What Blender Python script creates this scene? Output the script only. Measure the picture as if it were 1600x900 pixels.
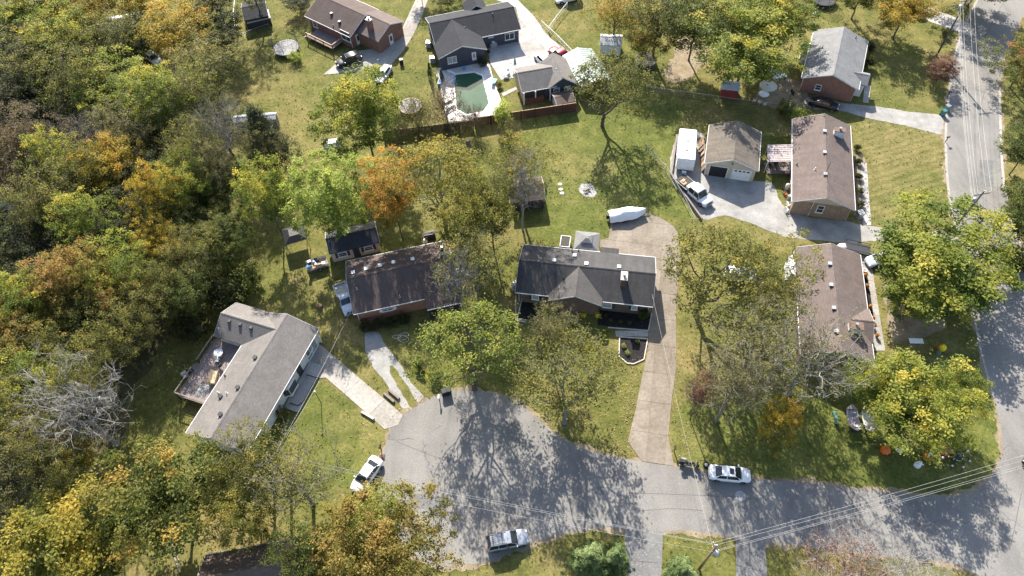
import bpy, math, random
import numpy as np
from mathutils import Vector, Matrix

for o in list(bpy.data.objects):
    bpy.data.objects.remove(o)
scene = bpy.context.scene
COL = scene.collection

# ------------------------------------------------------------------ camera
CAM_F, CAM_PITCH, CAM_ROLL, CAM_H = 1110.0, math.radians(55.0), math.radians(-3.3), 82.0
cam = bpy.data.cameras.new("Camera")
cam.sensor_width = 36.0
cam.lens = 36.0 * CAM_F / 1600.0
cam.clip_start = 1.0
cam.clip_end = 6000.0
cam_ob = bpy.data.objects.new("Camera", cam)
COL.objects.link(cam_ob)
_fw = Vector((0, math.cos(CAM_PITCH), -math.sin(CAM_PITCH)))
_R0 = Vector((1, 0, 0))
_U0 = Vector((0, math.sin(CAM_PITCH), math.cos(CAM_PITCH)))
_c, _s = math.cos(CAM_ROLL), math.sin(CAM_ROLL)
_right = _c * _R0 + _s * _U0
_up = -_s * _R0 + _c * _U0
cam_ob.matrix_world = Matrix(((_right.x, _up.x, -_fw.x, 0), (_right.y, _up.y, -_fw.y, 0),
                              (_right.z, _up.z, -_fw.z, CAM_H), (0, 0, 0, 1)))
scene.camera = cam_ob

# ------------------------------------------------------------------ sky and sun
SUN_EL = math.radians(35.0)
SUN_AZ = math.radians(-8.0)                      # from +Y towards +X
world = bpy.data.worlds.new("World")
scene.world = world
world.use_nodes = True
wn = world.node_tree
bg = wn.nodes["Background"]
sky = wn.nodes.new("ShaderNodeTexSky")
sky.sky_type = 'NISHITA'
sky.sun_disc = False
sky.sun_elevation = SUN_EL
sky.sun_rotation = SUN_AZ
sky.air_density = 1.0
sky.dust_density = 1.5
bg.inputs["Strength"].default_value = 0.112
wn.links.new(sky.outputs[0], bg.inputs["Color"])

sun = bpy.data.lights.new("Sun", 'SUN')
sun.energy = 5.0
sun.angle = math.radians(0.55)
sun.color = (1.0, 0.94, 0.84)
sun_ob = bpy.data.objects.new("Sun", sun)
COL.objects.link(sun_ob)
to_sun = Vector((math.sin(SUN_AZ) * math.cos(SUN_EL), math.cos(SUN_AZ) * math.cos(SUN_EL), math.sin(SUN_EL)))
sun_ob.rotation_euler = (-to_sun).to_track_quat('-Z', 'Y').to_euler()
sun_ob.location = (0, 60, 120)

scene.render.engine = 'CYCLES'
scene.view_settings.view_transform = 'Standard'
scene.view_settings.look = 'None'
scene.view_settings.exposure = 1.40
scene.view_settings.gamma = 1.0
scene.view_settings.use_curve_mapping = False

# ------------------------------------------------------------------ survey: photograph pixel -> place on a level
def ray(px, py):
    x = (px - 800.0) / CAM_F
    y = -(py - 450.0) / CAM_F
    return (_fw + x * _right + y * _up)

def G(px, py, z=0.0):
    """Place at height z that the survey photograph shows at (px, py)."""
    d = ray(px, py)
    t = (z - CAM_H) / d.z
    return Vector((d.x * t, d.y * t, z))

def PX(p):
    d = Vector(p) - Vector((0, 0, CAM_H))
    w = d.dot(_fw)
    return 800 + CAM_F * d.dot(_right) / w, 450 - CAM_F * d.dot(_up) / w

def z_at(base, py):
    b = G(*base)
    lo, hi = 0.0, 40.0
    for _ in range(40):
        m = (lo + hi) / 2
        if PX((b.x, b.y, m))[1] > py: lo = m
        else: hi = m
    return lo

# ------------------------------------------------------------------ object helpers
def tag(o, label=None, cat=None, group=None, kind=None):
    if label: o["label"] = label
    if cat: o["category"] = cat
    if group: o["group"] = group
    if kind: o["kind"] = kind
    return o

def empty(name, loc, rz=0.0, label=None, cat=None, group=None):
    o = bpy.data.objects.new(name, None)
    o.empty_display_size = 0.3
    COL.objects.link(o)
    o.location = loc
    o.rotation_euler = (0, 0, rz)
    return tag(o, label, cat, group)

def copy_tree(o, parent=None):
    c = o.copy()
    COL.objects.link(c)
    c.parent = parent
    for ch in o.children:
        copy_tree(ch, c)
    return c

class MB:
    """Collects shapes for one mesh."""
    def __init__(self):
        self.v, self.f, self.m = [], [], []
    def add(self, vs, fs, m=0):
        b = len(self.v)
        self.v += [tuple(p) for p in vs]
        self.f += [tuple(i + b for i in f) for f in fs]
        self.m += [m] * len(fs)
        return self
    def box(self, c, s, rz=0.0, m=0, top=None):
        """box centred at c with size s; top = scale of the upper face"""
        hx, hy, hz = s[0] / 2, s[1] / 2, s[2] / 2
        t = top if top else (1, 1)
        ca, sa = math.cos(rz), math.sin(rz)
        P = []
        for sz in (-1, 1):
            kx, ky = (t if sz > 0 else (1, 1))
            for sx, sy in ((-1, -1), (1, -1), (1, 1), (-1, 1)):
                x, y = sx * hx * kx, sy * hy * ky
                P.append((c[0] + x * ca - y * sa, c[1] + x * sa + y * ca, c[2] + sz * hz))
        return self.add(P, [(3, 2, 1, 0), (4, 5, 6, 7), (0, 1, 5, 4), (1, 2, 6, 5), (2, 3, 7, 6), (3, 0, 4, 7)], m)
    def prism(self, poly, z0, z1, m=0):
        n = len(poly)
        a = sum(poly[i][0] * poly[(i + 1) % n][1] - poly[(i + 1) % n][0] * poly[i][1] for i in range(n))
        if a < 0: poly = list(poly)[::-1]
        P = [(p[0], p[1], z0) for p in poly] + [(p[0], p[1], z1) for p in poly]
        F = [tuple(range(n - 1, -1, -1)), tuple(range(n, 2 * n))]
        F += [(i, (i + 1) % n, n + (i + 1) % n, n + i) for i in range(n)]
        return self.add(P, F, m)
    def tube(self, a, b, r0, r1=None, n=6, m=0, caps=True):
        a, b = Vector(a), Vector(b)
        r1 = r0 if r1 is None else r1
        d = (b - a)
        if d.length < 1e-6: return self
        d.normalize()
        u = d.orthogonal().normalized()
        w = d.cross(u)
        P = []
        for c, r in ((a, r0), (b, r1)):
            for i in range(n):
                t = 2 * math.pi * i / n
                P.append(c + u * (r * math.cos(t)) + w * (r * math.sin(t)))
        F = [(i, (i + 1) % n, n + (i + 1) % n, n + i) for i in range(n)]
        if caps: F += [tuple(range(n - 1, -1, -1)), tuple(range(n, 2 * n))]
        return self.add(P, F, m)
    def path(self, pts, r, n=6, m=0):
        for a, b in zip(pts, pts[1:]): self.tube(a, b, r, r, n, m)
        return self
    def lathe(self, prof, c=(0, 0, 0), n=12, m=0, sx=1.0, sy=1.0):
        """prof: list of (r, z) from bottom to top"""
        P = []
        for r, z in prof:
            for i in range(n):
                t = 2 * math.pi * i / n
                P.append((c[0] + r * sx * math.cos(t), c[1] + r * sy * math.sin(t), c[2] + z))
        F = []
        for k in range(len(prof) - 1):
            for i in range(n):
                j = (i + 1) % n
                F.append((k * n + i, k * n + j, (k + 1) * n + j, (k + 1) * n + i))
        F.append(tuple(range(n - 1, -1, -1)))
        F.append(tuple((len(prof) - 1) * n + i for i in range(n)))
        return self.add(P, F, m)
    def loft(self, secs, m=0, close=True, caps=True):
        n = len(secs[0])
        P = [p for s in secs for p in s]
        F = []
        for k in range(len(secs) - 1):
            for i in range(n if close else n - 1):
                j = (i + 1) % n
                F.append((k * n + i, k * n + j, (k + 1) * n + j, (k + 1) * n + i))
        if caps:
            F.append(tuple(range(n - 1, -1, -1)))
            F.append(tuple((len(secs) - 1) * n + i for i in range(n)))
        return self.add(P, F, m)
    def ring(self, c, R, r, n=16, k=6, m=0, axis='z'):
        P = []
        for i in range(n):
            t = 2 * math.pi * i / n
            for j in range(k):
                s = 2 * math.pi * j / k
                x, y, z = (R + r * math.cos(s)) * math.cos(t), (R + r * math.cos(s)) * math.sin(t), r * math.sin(s)
                if axis == 'y': x, y, z = x, z, y
                if axis == 'x': x, y, z = z, x, y
                P.append((c[0] + x, c[1] + y, c[2] + z))
        F = [(i * k + j, ((i + 1) % n) * k + j, ((i + 1) % n) * k + (j + 1) % k, i * k + (j + 1) % k)
             for i in range(n) for j in range(k)]
        return self.add(P, F, m)
    def mesh(self, name, mats, smooth=False):
        me = bpy.data.meshes.new(name)
        me.from_pydata(self.v, [], self.f)
        for mt in (mats if isinstance(mats, (list, tuple)) else [mats]):
            me.materials.append(mt)
        if max(self.m, default=0) > 0:
            me.polygons.foreach_set("material_index", self.m)
        if smooth:
            me.polygons.foreach_set("use_smooth", [True] * len(self.f))
        me.update()
        return me
    def build(self, name, mats, parent=None, smooth=False, loc=None, rz=None):
        me = self.mesh(name, mats, smooth)
        return link(name, me, parent, loc, rz)

def link(name, me, parent=None, loc=None, rz=None):
    o = bpy.data.objects.new(name, me)
    COL.objects.link(o)
    o.parent = parent
    if loc is not None: o.location = loc
    if rz is not None: o.rotation_euler = (0, 0, rz)
    return o

# ------------------------------------------------------------------ materials
MAT = {}
def nodes(name):
    m = bpy.data.materials.new(name)
    m.use_nodes = True
    nt = m.node_tree
    b = nt.nodes["Principled BSDF"]
    b.inputs["Roughness"].default_value = 0.8
    b.inputs["Specular IOR Level"].default_value = 0.3
    MAT[name] = m
    return m, nt, b

def N(nt, t, **kw):
    n = nt.nodes.new(t)
    for k, v in kw.items(): setattr(n, k, v)
    return n

def coord(nt, kind="Object", scale=(1, 1, 1), rot=(0, 0, 0)):
    tc = N(nt, "ShaderNodeTexCoord")
    mp = N(nt, "ShaderNodeMapping")
    mp.inputs["Scale"].default_value = scale
    mp.inputs["Rotation"].default_value = rot
    nt.links.new(tc.outputs[kind], mp.inputs["Vector"])
    return mp.outputs["Vector"]

def noise(nt, vec, scale, detail=4.0, rough=0.6):
    n = N(nt, "ShaderNodeTexNoise")
    n.inputs["Scale"].default_value = scale
    n.inputs["Detail"].default_value = detail
    n.inputs["Roughness"].default_value = rough
    nt.links.new(vec, n.inputs["Vector"])
    return n.outputs["Fac"]

def ramp(nt, fac, stops):
    r = N(nt, "ShaderNodeValToRGB")
    e = r.color_ramp.elements
    while len(e) < len(stops): e.new(0.5)
    for i, (p, c) in enumerate(stops):
        e[i].position = p
        e[i].color = (*c, 1)
    nt.links.new(fac, r.inputs["Fac"])
    return r.outputs["Color"]

def mixc(nt, fac, a, b, mode='MIX'):
    n = N(nt, "ShaderNodeMix", data_type='RGBA', blend_type=mode)
    for s, v in ((n.inputs[0], fac), (n.inputs[6], a), (n.inputs[7], b)):
        if hasattr(v, "links") or isinstance(v, bpy.types.NodeSocket): nt.links.new(v, s)
        elif isinstance(v, (int, float)): s.default_value = v
        else: s.default_value = (*v, 1)
    return n.outputs[2]

def smooth_step(nt, fac, a, b):
    n = N(nt, "ShaderNodeMapRange")
    n.inputs["From Min"].default_value = a
    n.inputs["From Max"].default_value = b
    nt.links.new(fac, n.inputs["Value"])
    return n.outputs[0]

def bump(nt, b, h, strength=0.3, dist=0.05):
    n = N(nt, "ShaderNodeBump")
    n.inputs["Strength"].default_value = strength
    n.inputs["Distance"].default_value = dist
    nt.links.new(h, n.inputs["Height"])
    nt.links.new(n.outputs[0], b.inputs["Normal"])

def plain(name, col, rough=0.6, metal=0.0, var=0.12, scale=3.0, spec=0.3):
    """one colour with slight uneven wear"""
    m, nt, b = nodes(name)
    f = noise(nt, coord(nt), scale)
    lo = tuple(c * (1 - var) for c in col)
    hi = tuple(min(1, c * (1 + var)) for c in col)
    nt.links.new(ramp(nt, f, [(0.3, lo), (0.7, hi)]), b.inputs["Base Color"])
    b.inputs["Roughness"].default_value = rough
    b.inputs["Metallic"].default_value = metal
    b.inputs["Specular IOR Level"].default_value = spec
    return m

# grass -------------------------------------------------------------
def grass_mat(name, tint=(1, 1, 1), dry=0.0, mow=0.0):
    m, nt, b = nodes(name)
    v = coord(nt)
    big = noise(nt, v, 0.07, 3)
    mid = noise(nt, v, 0.45, 5, 0.65)
    fin = noise(nt, v, 2.6, 5, 0.75)
    tiny = noise(nt, v, 9.0, 3, 0.8)
    green = ramp(nt, mid, [(0.30, (0.058, 0.074, 0.019)), (0.55, (0.100, 0.114, 0.030)), (0.75, (0.155, 0.152, 0.050))])
    straw = ramp(nt, mid, [(0.3, (0.105, 0.106, 0.032)), (0.7, (0.205, 0.180, 0.075))])
    c = mixc(nt, smooth_step(nt, big, 0.44 - dry, 0.66 - dry), green, straw)
    c = mixc(nt, 0.75, c, ramp(nt, fin, [(0.30, (0.42, 0.47, 0.38)), (0.5, (1, 1, 1)), (0.70, (1.6, 1.5, 1.4))]), 'MULTIPLY')
    bare_ = noise(nt, v, 0.16, 6, 0.7)
    c = mixc(nt, smooth_step(nt, bare_, 0.64, 0.80), c, (0.19, 0.16, 0.08))
    c = mixc(nt, smooth_step(nt, tiny, 0.68, 0.78), c, (0.30, 0.24, 0.11))
    if mow:
        wv = N(nt, "ShaderNodeTexWave", wave_type='BANDS', bands_direction='X')
        wv.inputs["Scale"].default_value = 0.28
        wv.inputs["Distortion"].default_value = 1.2
        nt.links.new(coord(nt, rot=(0, 0, mow)), wv.inputs["Vector"])
        c = mixc(nt, 0.6, c, ramp(nt, wv.outputs["Fac"], [(0.2, (0.80, 0.84, 0.78)), (0.8, (1.14, 1.10, 1.08))]), 'MULTIPLY')
    c = mixc(nt, 1.0, c, tint, 'MULTIPLY')
    nt.links.new(c, b.inputs["Base Color"])
    b.inputs["Roughness"].default_value = 0.95
    b.inputs["Specular IOR Level"].default_value = 0.1
    bump(nt, b, fin, 0.6, 0.12)
    return m
grass_mat("grass", (1.16, 1.05, 1.08))
grass_mat("lawn_green", (1.08, 1.06, 1.0), -0.05)
grass_mat("lawn_dry", (1.05, 1.0, 1.05), 0.10, 1.3)

def ground_mat(name, stops, s1=0.5, s2=7.0, bstr=0.4, speck=None, rough=0.95):
    m, nt, b = nodes(name)
    v = coord(nt)
    a = noise(nt, v, s1, 5, 0.6)
    f = noise(nt, v, s2, 4, 0.75)
    c = ramp(nt, a, stops)
    c = mixc(nt, 0.7, c, ramp(nt, f, [(0.25, (0.6, 0.6, 0.6)), (0.5, (1, 1, 1)), (0.75, (1.35, 1.35, 1.35))]), 'MULTIPLY')
    oi = N(nt, "ShaderNodeObjectInfo")           # each slab cast separately
    c = mixc(nt, 1.0 if "concrete" in name else 0.0, c, ramp(nt, oi.outputs["Random"], [(0.0, (0.84, 0.83, 0.81)), (0.5, (1, 1, 1)), (1.0, (1.12, 1.12, 1.12))]), 'MULTIPLY')
    if speck:
        t = noise(nt, v, 5.0, 2, 0.5)
        c = mixc(nt, smooth_step(nt, t, speck[1], speck[1] + 0.06), c, speck[0])
    nt.links.new(c, b.inputs["Base Color"])
    b.inputs["Roughness"].default_value = rough
    b.inputs["Specular IOR Level"].default_value = 0.2
    bump(nt, b, f, bstr, 0.04)
    return m
def crack_net(name, scale, width, dark):
    """thin wandering cracks over an existing surface material"""
    mt = MAT[name]; nt = mt.node_tree; b = nt.nodes["Principled BSDF"]
    src = b.inputs["Base Color"].links[0].from_socket
    v = coord(nt)
    nz = N(nt, "ShaderNodeTexNoise"); nz.inputs["Scale"].default_value = 0.7; nz.inputs["Detail"].default_value = 4
    nt.links.new(v, nz.inputs["Vector"])
    ad = N(nt, "ShaderNodeMix", data_type='VECTOR'); ad.inputs[0].default_value = 0.6
    nt.links.new(v, ad.inputs[4]); nt.links.new(nz.outputs["Color"], ad.inputs[5])
    vo = N(nt, "ShaderNodeTexVoronoi", feature='DISTANCE_TO_EDGE'); vo.inputs["Scale"].default_value = scale
    nt.links.new(ad.outputs[1], vo.inputs["Vector"])
    gate = smooth_step(nt, noise(nt, v, 0.09, 3), 0.46, 0.56)
    ln = smooth_step(nt, vo.outputs["Distance"], width, width * 0.3)
    mu = N(nt, "ShaderNodeMath", operation='MULTIPLY'); nt.links.new(gate, mu.inputs[0]); nt.links.new(ln, mu.inputs[1])
    wear = noise(nt, coord(nt, scale=(1, 0.25, 1)), 0.35, 4, 0.6)
    c = mixc(nt, 0.8, src, ramp(nt, wear, [(0.33, (0.78, 0.78, 0.80)), (0.5, (1, 1, 1)), (0.68, (1.15, 1.14, 1.11))]), 'MULTIPLY')
    oil = noise(nt, v, 0.9, 2, 0.4)
    c = mixc(nt, smooth_step(nt, oil, 0.72, 0.80), c, dark)
    c = mixc(nt, mu.outputs[0], c, dark)
    nt.links.new(c, b.inputs["Base Color"])
ground_mat("asphalt", [(0.3, (0.165, 0.157, 0.146)), (0.5, (0.198, 0.188, 0.175)), (0.72, (0.228, 0.217, 0.202))], 0.12, 6.0, 0.25, ((0.29, 0.27, 0.23), 0.66))
crack_net("asphalt", 0.17, 0.006, (0.125, 0.122, 0.118))
ground_mat("asphalt_old", [(0.3, (0.13, 0.13, 0.128)), (0.7, (0.20, 0.195, 0.19))], 0.35, 5.0, 0.3, ((0.27, 0.25, 0.21), 0.64))
ground_mat("gravel", [(0.3, (0.205, 0.195, 0.18)), (0.55, (0.30, 0.29, 0.272)), (0.75, (0.38, 0.37, 0.35))], 0.45, 5.0, 0.8, ((0.13, 0.12, 0.07), 0.67))
ground_mat("concrete", [(0.28, (0.265, 0.245, 0.215)), (0.5, (0.31, 0.29, 0.26)), (0.72, (0.35, 0.33, 0.30))], 0.4, 2.5, 0.08, ((0.27, 0.22, 0.16), 0.74))
ground_mat("concrete_tan", [(0.28, (0.165, 0.138, 0.108)), (0.5, (0.21, 0.178, 0.143)), (0.72, (0.25, 0.215, 0.175))], 0.4, 2.5, 0.1, ((0.31, 0.26, 0.20), 0.72))
ground_mat("concrete_grey", [(0.28, (0.27, 0.255, 0.235)), (0.5, (0.35, 0.335, 0.315)), (0.72, (0.42, 0.40, 0.375))], 0.5, 4.0, 0.15, ((0.25, 0.22, 0.17), 0.7))
ground_mat("pool_paving", [(0.28, (0.50, 0.45, 0.42)), (0.5, (0.60, 0.55, 0.52)), (0.72, (0.68, 0.64, 0.60))], 0.5, 3.0, 0.1)
ground_mat("soil", [(0.3, (0.17, 0.13, 0.085)), (0.55, (0.25, 0.20, 0.135)), (0.75, (0.33, 0.265, 0.18))], 0.6, 5.0, 0.5, ((0.10, 0.11, 0.03), 0.62))
ground_mat("mulch", [(0.3, (0.012, 0.011, 0.012)), (0.7, (0.03, 0.027, 0.026))], 2.0, 9.0, 0.9, ((0.12, 0.10, 0.08), 0.74))
ground_mat("forest_floor", [(0.3, (0.045, 0.040, 0.020)), (0.5, (0.085, 0.075, 0.035)), (0.72, (0.15, 0.12, 0.06))], 0.35, 4.0, 0.9, ((0.17, 0.16, 0.05), 0.64))
ground_mat("ash", [(0.3, (0.20, 0.19, 0.18)), (0.7, (0.42, 0.41, 0.39))], 1.0, 5.0, 0.6)

# roofs -------------------------------------------------------------
def roof_mat(name, col, streak=0.35, tab=True, patch=None, metal=False):
    m, nt, b = nodes(name)
    v = coord(nt)
    n1 = noise(nt, v, 0.6, 4, 0.6)
    st = noise(nt, coord(nt, scale=(1.6, 0.18, 0.18)), 1.0, 4, 0.6)
    n2 = noise(nt, v, 7.0, 3, 0.8)
    c = ramp(nt, n1, [(0.3, tuple(k * 0.86 for k in col)), (0.7, tuple(k * 1.12 for k in col))])
    c = mixc(nt, streak, c, ramp(nt, st, [(0.3, (0.45, 0.45, 0.47)), (0.55, (1, 1, 1)), (0.8, (1.25, 1.22, 1.2))]), 'MULTIPLY')
    c = mixc(nt, 0.6, c, ramp(nt, n2, [(0.25, (0.62, 0.62, 0.62)), (0.5, (1, 1, 1)), (0.75, (1.4, 1.4, 1.4))]), 'MULTIPLY')
    if patch: c = mixc(nt, smooth_step(nt, noise(nt, v, 6.5, 2, 0.5), patch[1], patch[1] + 0.05), c, patch[0])
    if tab:
        br = N(nt, "ShaderNodeTexBrick")
        br.inputs["Scale"].default_value = 1.0
        br.inputs["Brick Width"].default_value = 0.33
        br.inputs["Row Height"].default_value = 0.16
        br.inputs["Mortar Size"].default_value = 0.018
        br.inputs["Color1"].default_value = (1.1, 1.1, 1.1, 1)
        br.inputs["Color2"].default_value = (0.86, 0.86, 0.86, 1)
        br.inputs["Mortar"].default_value = (0.55, 0.55, 0.55, 1)
        nt.links.new(v, br.inputs["Vector"])
        c = mixc(nt, 0.8, c, br.outputs["Color"], 'MULTIPLY')
        bump(nt, b, br.outputs["Fac"], -0.25, 0.02)
    nt.links.new(c, b.inputs["Base Color"])
    b.inputs["Roughness"].default_value = 0.5 if metal else 0.9
    b.inputs["Specular IOR Level"].default_value = 0.25
    return m
roof_mat("roof_grey", (0.185, 0.170, 0.158), 0.12, patch=((0.36, 0.34, 0.31), 0.69))
roof_mat("roof_black", (0.072, 0.069, 0.070), 0.45)
roof_mat("roof_black_lit", (0.105, 0.098, 0.094), 0.2)  # black shingles in a lighter copy, sunlight on the front gable painted in
roof_mat("roof_brown", (0.150, 0.117, 0.104), 0.22)
roof_mat("roof_darkbrown", (0.112, 0.084, 0.075), 0.28)
roof_mat("roof_tan", (0.150, 0.128, 0.105), 0.5)
roof_mat("roof_ltgrey", (0.205, 0.205, 0.205), 0.15)
roof_mat("roof_slate", (0.036, 0.037, 0.043), 0.35)
roof_mat("roof_warm", (0.140, 0.105, 0.085), 0.25)
roof_mat("roof_metal_black", (0.040, 0.042, 0.052), 0.2, tab=False, metal=True)
roof_mat("roof_metal_green", (0.40, 0.46, 0.41), 0.15, tab=False, metal=True)
roof_mat("roof_metal_pink", (0.40, 0.33, 0.31), 0.3, tab=False, metal=True)

def brick_mat(name, c1, c2, mortar):
    m, nt, b = nodes(name)
    tc = N(nt, "ShaderNodeTexCoord")
    sep = N(nt, "ShaderNodeSeparateXYZ")
    nt.links.new(tc.outputs["Object"], sep.inputs[0])
    add = N(nt, "ShaderNodeMath", operation='ADD')
    nt.links.new(sep.outputs[0], add.inputs[0]); nt.links.new(sep.outputs[1], add.inputs[1])
    cmb = N(nt, "ShaderNodeCombineXYZ")
    nt.links.new(add.outputs[0], cmb.inputs[0]); nt.links.new(sep.outputs[2], cmb.inputs[1])
    br = N(nt, "ShaderNodeTexBrick")
    br.inputs["Scale"].default_value = 1.0
    br.inputs["Brick Width"].default_value = 0.24
    br.inputs["Row Height"].default_value = 0.085
    br.inputs["Mortar Size"].default_value = 0.009
    br.inputs["Color1"].default_value = (*c1, 1)
    br.inputs["Color2"].default_value = (*c2, 1)
    br.inputs["Mortar"].default_value = (*mortar, 1)
    nt.links.new(cmb.outputs[0], br.inputs["Vector"])
    f = noise(nt, tc.outputs["Object"], 1.5, 4)
    c = mixc(nt, 0.5, br.outputs["Color"], ramp(nt, f, [(0.3, (0.7, 0.7, 0.7)), (0.7, (1.25, 1.25, 1.25))]), 'MULTIPLY')
    nt.links.new(c, b.inputs["Base Color"])
    bump(nt, b, br.outputs["Fac"], -0.3, 0.01)
    return m
brick_mat("brick_red", (0.26, 0.095, 0.062), (0.20, 0.075, 0.052), (0.30, 0.25, 0.21))
brick_mat("brick_orange", (0.33, 0.135, 0.075), (0.26, 0.10, 0.06), (0.30, 0.24, 0.19))
brick_mat("brick_tan", (0.34, 0.24, 0.15), (0.20, 0.13, 0.085), (0.36, 0.31, 0.25))
brick_mat("brick_dark", (0.12, 0.07, 0.055), (0.09, 0.055, 0.045), (0.20, 0.17, 0.15))

def siding_mat(name, col):
    m, nt, b = nodes(name)
    w = N(nt, "ShaderNodeTexWave", wave_type='BANDS', bands_direction='Z', wave_profile='SAW')
    w.inputs["Scale"].default_value = 2.2
    w.inputs["Distortion"].default_value = 0.0
    nt.links.new(coord(nt), w.inputs["Vector"])
    f = noise(nt, coord(nt), 1.2, 3)
    c = ramp(nt, f, [(0.3, tuple(k * 0.9 for k in col)), (0.7, tuple(min(1, k * 1.07) for k in col))])
    nt.links.new(c, b.inputs["Base Color"])
    b.inputs["Roughness"].default_value = 0.6
    bump(nt, b, w.outputs["Fac"], 0.5, 0.02)
    return m
siding_mat("siding_white", (0.72, 0.71, 0.68))
siding_mat("siding_cream", (0.55, 0.48, 0.36))
siding_mat("siding_slate", (0.065, 0.072, 0.095))
siding_mat("siding_teal", (0.22, 0.30, 0.32))
siding_mat("siding_red", (0.22, 0.045, 0.04))
siding_mat("siding_grey", (0.42, 0.43, 0.45))
siding_mat("siding_dark", (0.05, 0.045, 0.04))

def wood_mat(name, col):
    m, nt, b = nodes(name)
    f = noise(nt, coord(nt, scale=(0.6, 6, 6)), 2.0, 4, 0.6)
    g = noise(nt, coord(nt), 0.8, 3)
    c = ramp(nt, f, [(0.3, tuple(k * 0.72 for k in col)), (0.7, tuple(k * 1.2 for k in col))])
    c = mixc(nt, 0.5, c, ramp(nt, g, [(0.3, (0.75, 0.75, 0.75)), (0.7, (1.2, 1.2, 1.2))]), 'MULTIPLY')
    nt.links.new(c, b.inputs["Base Color"])
    return m
wood_mat("wood_grey", (0.23, 0.19, 0.175))
wood_mat("wood_brown", (0.16, 0.085, 0.055))
wood_mat("wood_red", (0.115, 0.052, 0.038))
wood_mat("wood_pale", (0.45, 0.32, 0.20))
wood_mat("wood_dark", (0.060, 0.050, 0.042))
wood_mat("pole_wood", (0.30, 0.20, 0.11))
wood_mat("pole_grey", (0.12, 0.105, 0.09))

def bark_mat(name, col):
    m, nt, b = nodes(name)
    f = noise(nt, coord(nt, scale=(5, 5, 1)), 2.0, 4, 0.7)
    nt.links.new(ramp(nt, f, [(0.3, tuple(k * 0.6 for k in col)), (0.7, tuple(k * 1.3 for k in col))]), b.inputs["Base Color"])
    b.inputs["Roughness"].default_value = 0.95
    bump(nt, b, f, 0.6, 0.05)
    return m
bark_mat("bark", (0.105, 0.088, 0.068))
bark_mat("bark_grey", (0.20, 0.185, 0.155))
bark_mat("bark_pale", (0.31, 0.29, 0.26))

plain("white_paint", (0.78, 0.77, 0.74), 0.5)
plain("trim_white", (0.70, 0.69, 0.67), 0.55)
plain("trim_brown", (0.14, 0.09, 0.07), 0.6)
plain("trim_dark", (0.05, 0.05, 0.052), 0.6)
plain("metal_grey", (0.38, 0.39, 0.40), 0.4, 0.6)
plain("metal_dark", (0.05, 0.05, 0.055), 0.5, 0.4)
plain("galvanised", (0.40, 0.41, 0.42), 0.45, 0.5)
plain("plastic_black", (0.025, 0.025, 0.027), 0.5)
plain("plastic_white", (0.75, 0.75, 0.74), 0.45)
plain("plastic_blue", (0.10, 0.30, 0.60), 0.45)
plain("plastic_teal", (0.03, 0.16, 0.16), 0.5)
plain("plastic_green", (0.10, 0.22, 0.17), 0.6)
plain("plastic_red", (0.50, 0.05, 0.05), 0.45)
plain("plastic_pink", (0.42, 0.03, 0.10), 0.5)
plain("plastic_orange", (0.75, 0.16, 0.02), 0.5)
plain("plastic_yellow", (0.70, 0.58, 0.02), 0.5)
plain("fabric_cream", (0.60, 0.56, 0.48), 0.9)
plain("fabric_tan", (0.42, 0.33, 0.22), 0.9)
plain("fabric_grey", (0.30, 0.30, 0.31), 0.9)
plain("fabric_mauve", (0.42, 0.36, 0.38), 0.9)
plain("fabric_blue", (0.24, 0.36, 0.52), 0.9)
plain("tarp_white", (0.82, 0.83, 0.85), 0.55, scale=1.5, var=0.05)
plain("terracotta", (0.35, 0.14, 0.07), 0.8)
plain("rust", (0.20, 0.09, 0.05), 0.8)
plain("stone_grey", (0.30, 0.29, 0.27), 0.9)
plain("stone_pale", (0.48, 0.44, 0.38), 0.9)
plain("net_black", (0.035, 0.035, 0.04), 0.7)
plain("net_grey", (0.27, 0.26, 0.25), 0.8)
plain("wire", (0.36, 0.355, 0.34), 0.6, 0.1)
plain("rubber", (0.018, 0.018, 0.019), 0.85)
plain("rim", (0.45, 0.46, 0.47), 0.35, 0.8)
plain("lamp_red", (0.35, 0.01, 0.01), 0.25)
plain("lamp_clear", (0.72, 0.74, 0.76), 0.15)
plain("ceramic", (0.55, 0.55, 0.57), 0.35)

def paint(name, col, metal=0.0, rough=0.32):
    m, nt, b = nodes(name)
    f = noise(nt, coord(nt), 2.5, 4)
    nt.links.new(ramp(nt, f, [(0.3, tuple(k * 0.93 for k in col)), (0.7, tuple(min(1, k * 1.05) for k in col))]), b.inputs["Base Color"])
    b.inputs["Roughness"].default_value = rough
    b.inputs["Metallic"].default_value = metal
    b.inputs["Coat Weight"].default_value = 0.5
    b.inputs["Coat Roughness"].default_value = 0.12
    return m
paint("paint_white", (0.80, 0.80, 0.79))
paint("paint_silver", (0.36, 0.38, 0.42), 0.35)
paint("paint_black", (0.012, 0.013, 0.016))
paint("paint_red", (0.33, 0.02, 0.03))
paint("paint_bluegrey", (0.50, 0.56, 0.62), 0.2)
paint("paint_blue", (0.10, 0.20, 0.36), 0.1)

def glass_mat(name, col, rough=0.06):
    m, nt, b = nodes(name)
    f = noise(nt, coord(nt), 1.5, 2)
    nt.links.new(ramp(nt, f, [(0.3, tuple(k * 0.8 for k in col)), (0.7, tuple(k * 1.2 for k in col))]), b.inputs["Base Color"])
    b.inputs["Roughness"].default_value = rough
    b.inputs["Specular IOR Level"].default_value = 0.6
    return m
glass_mat("car_glass", (0.018, 0.022, 0.026))
glass_mat("window_glass", (0.05, 0.06, 0.07), 0.1)
glass_mat("curtain_glass", (0.35, 0.35, 0.34), 0.2)

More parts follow.
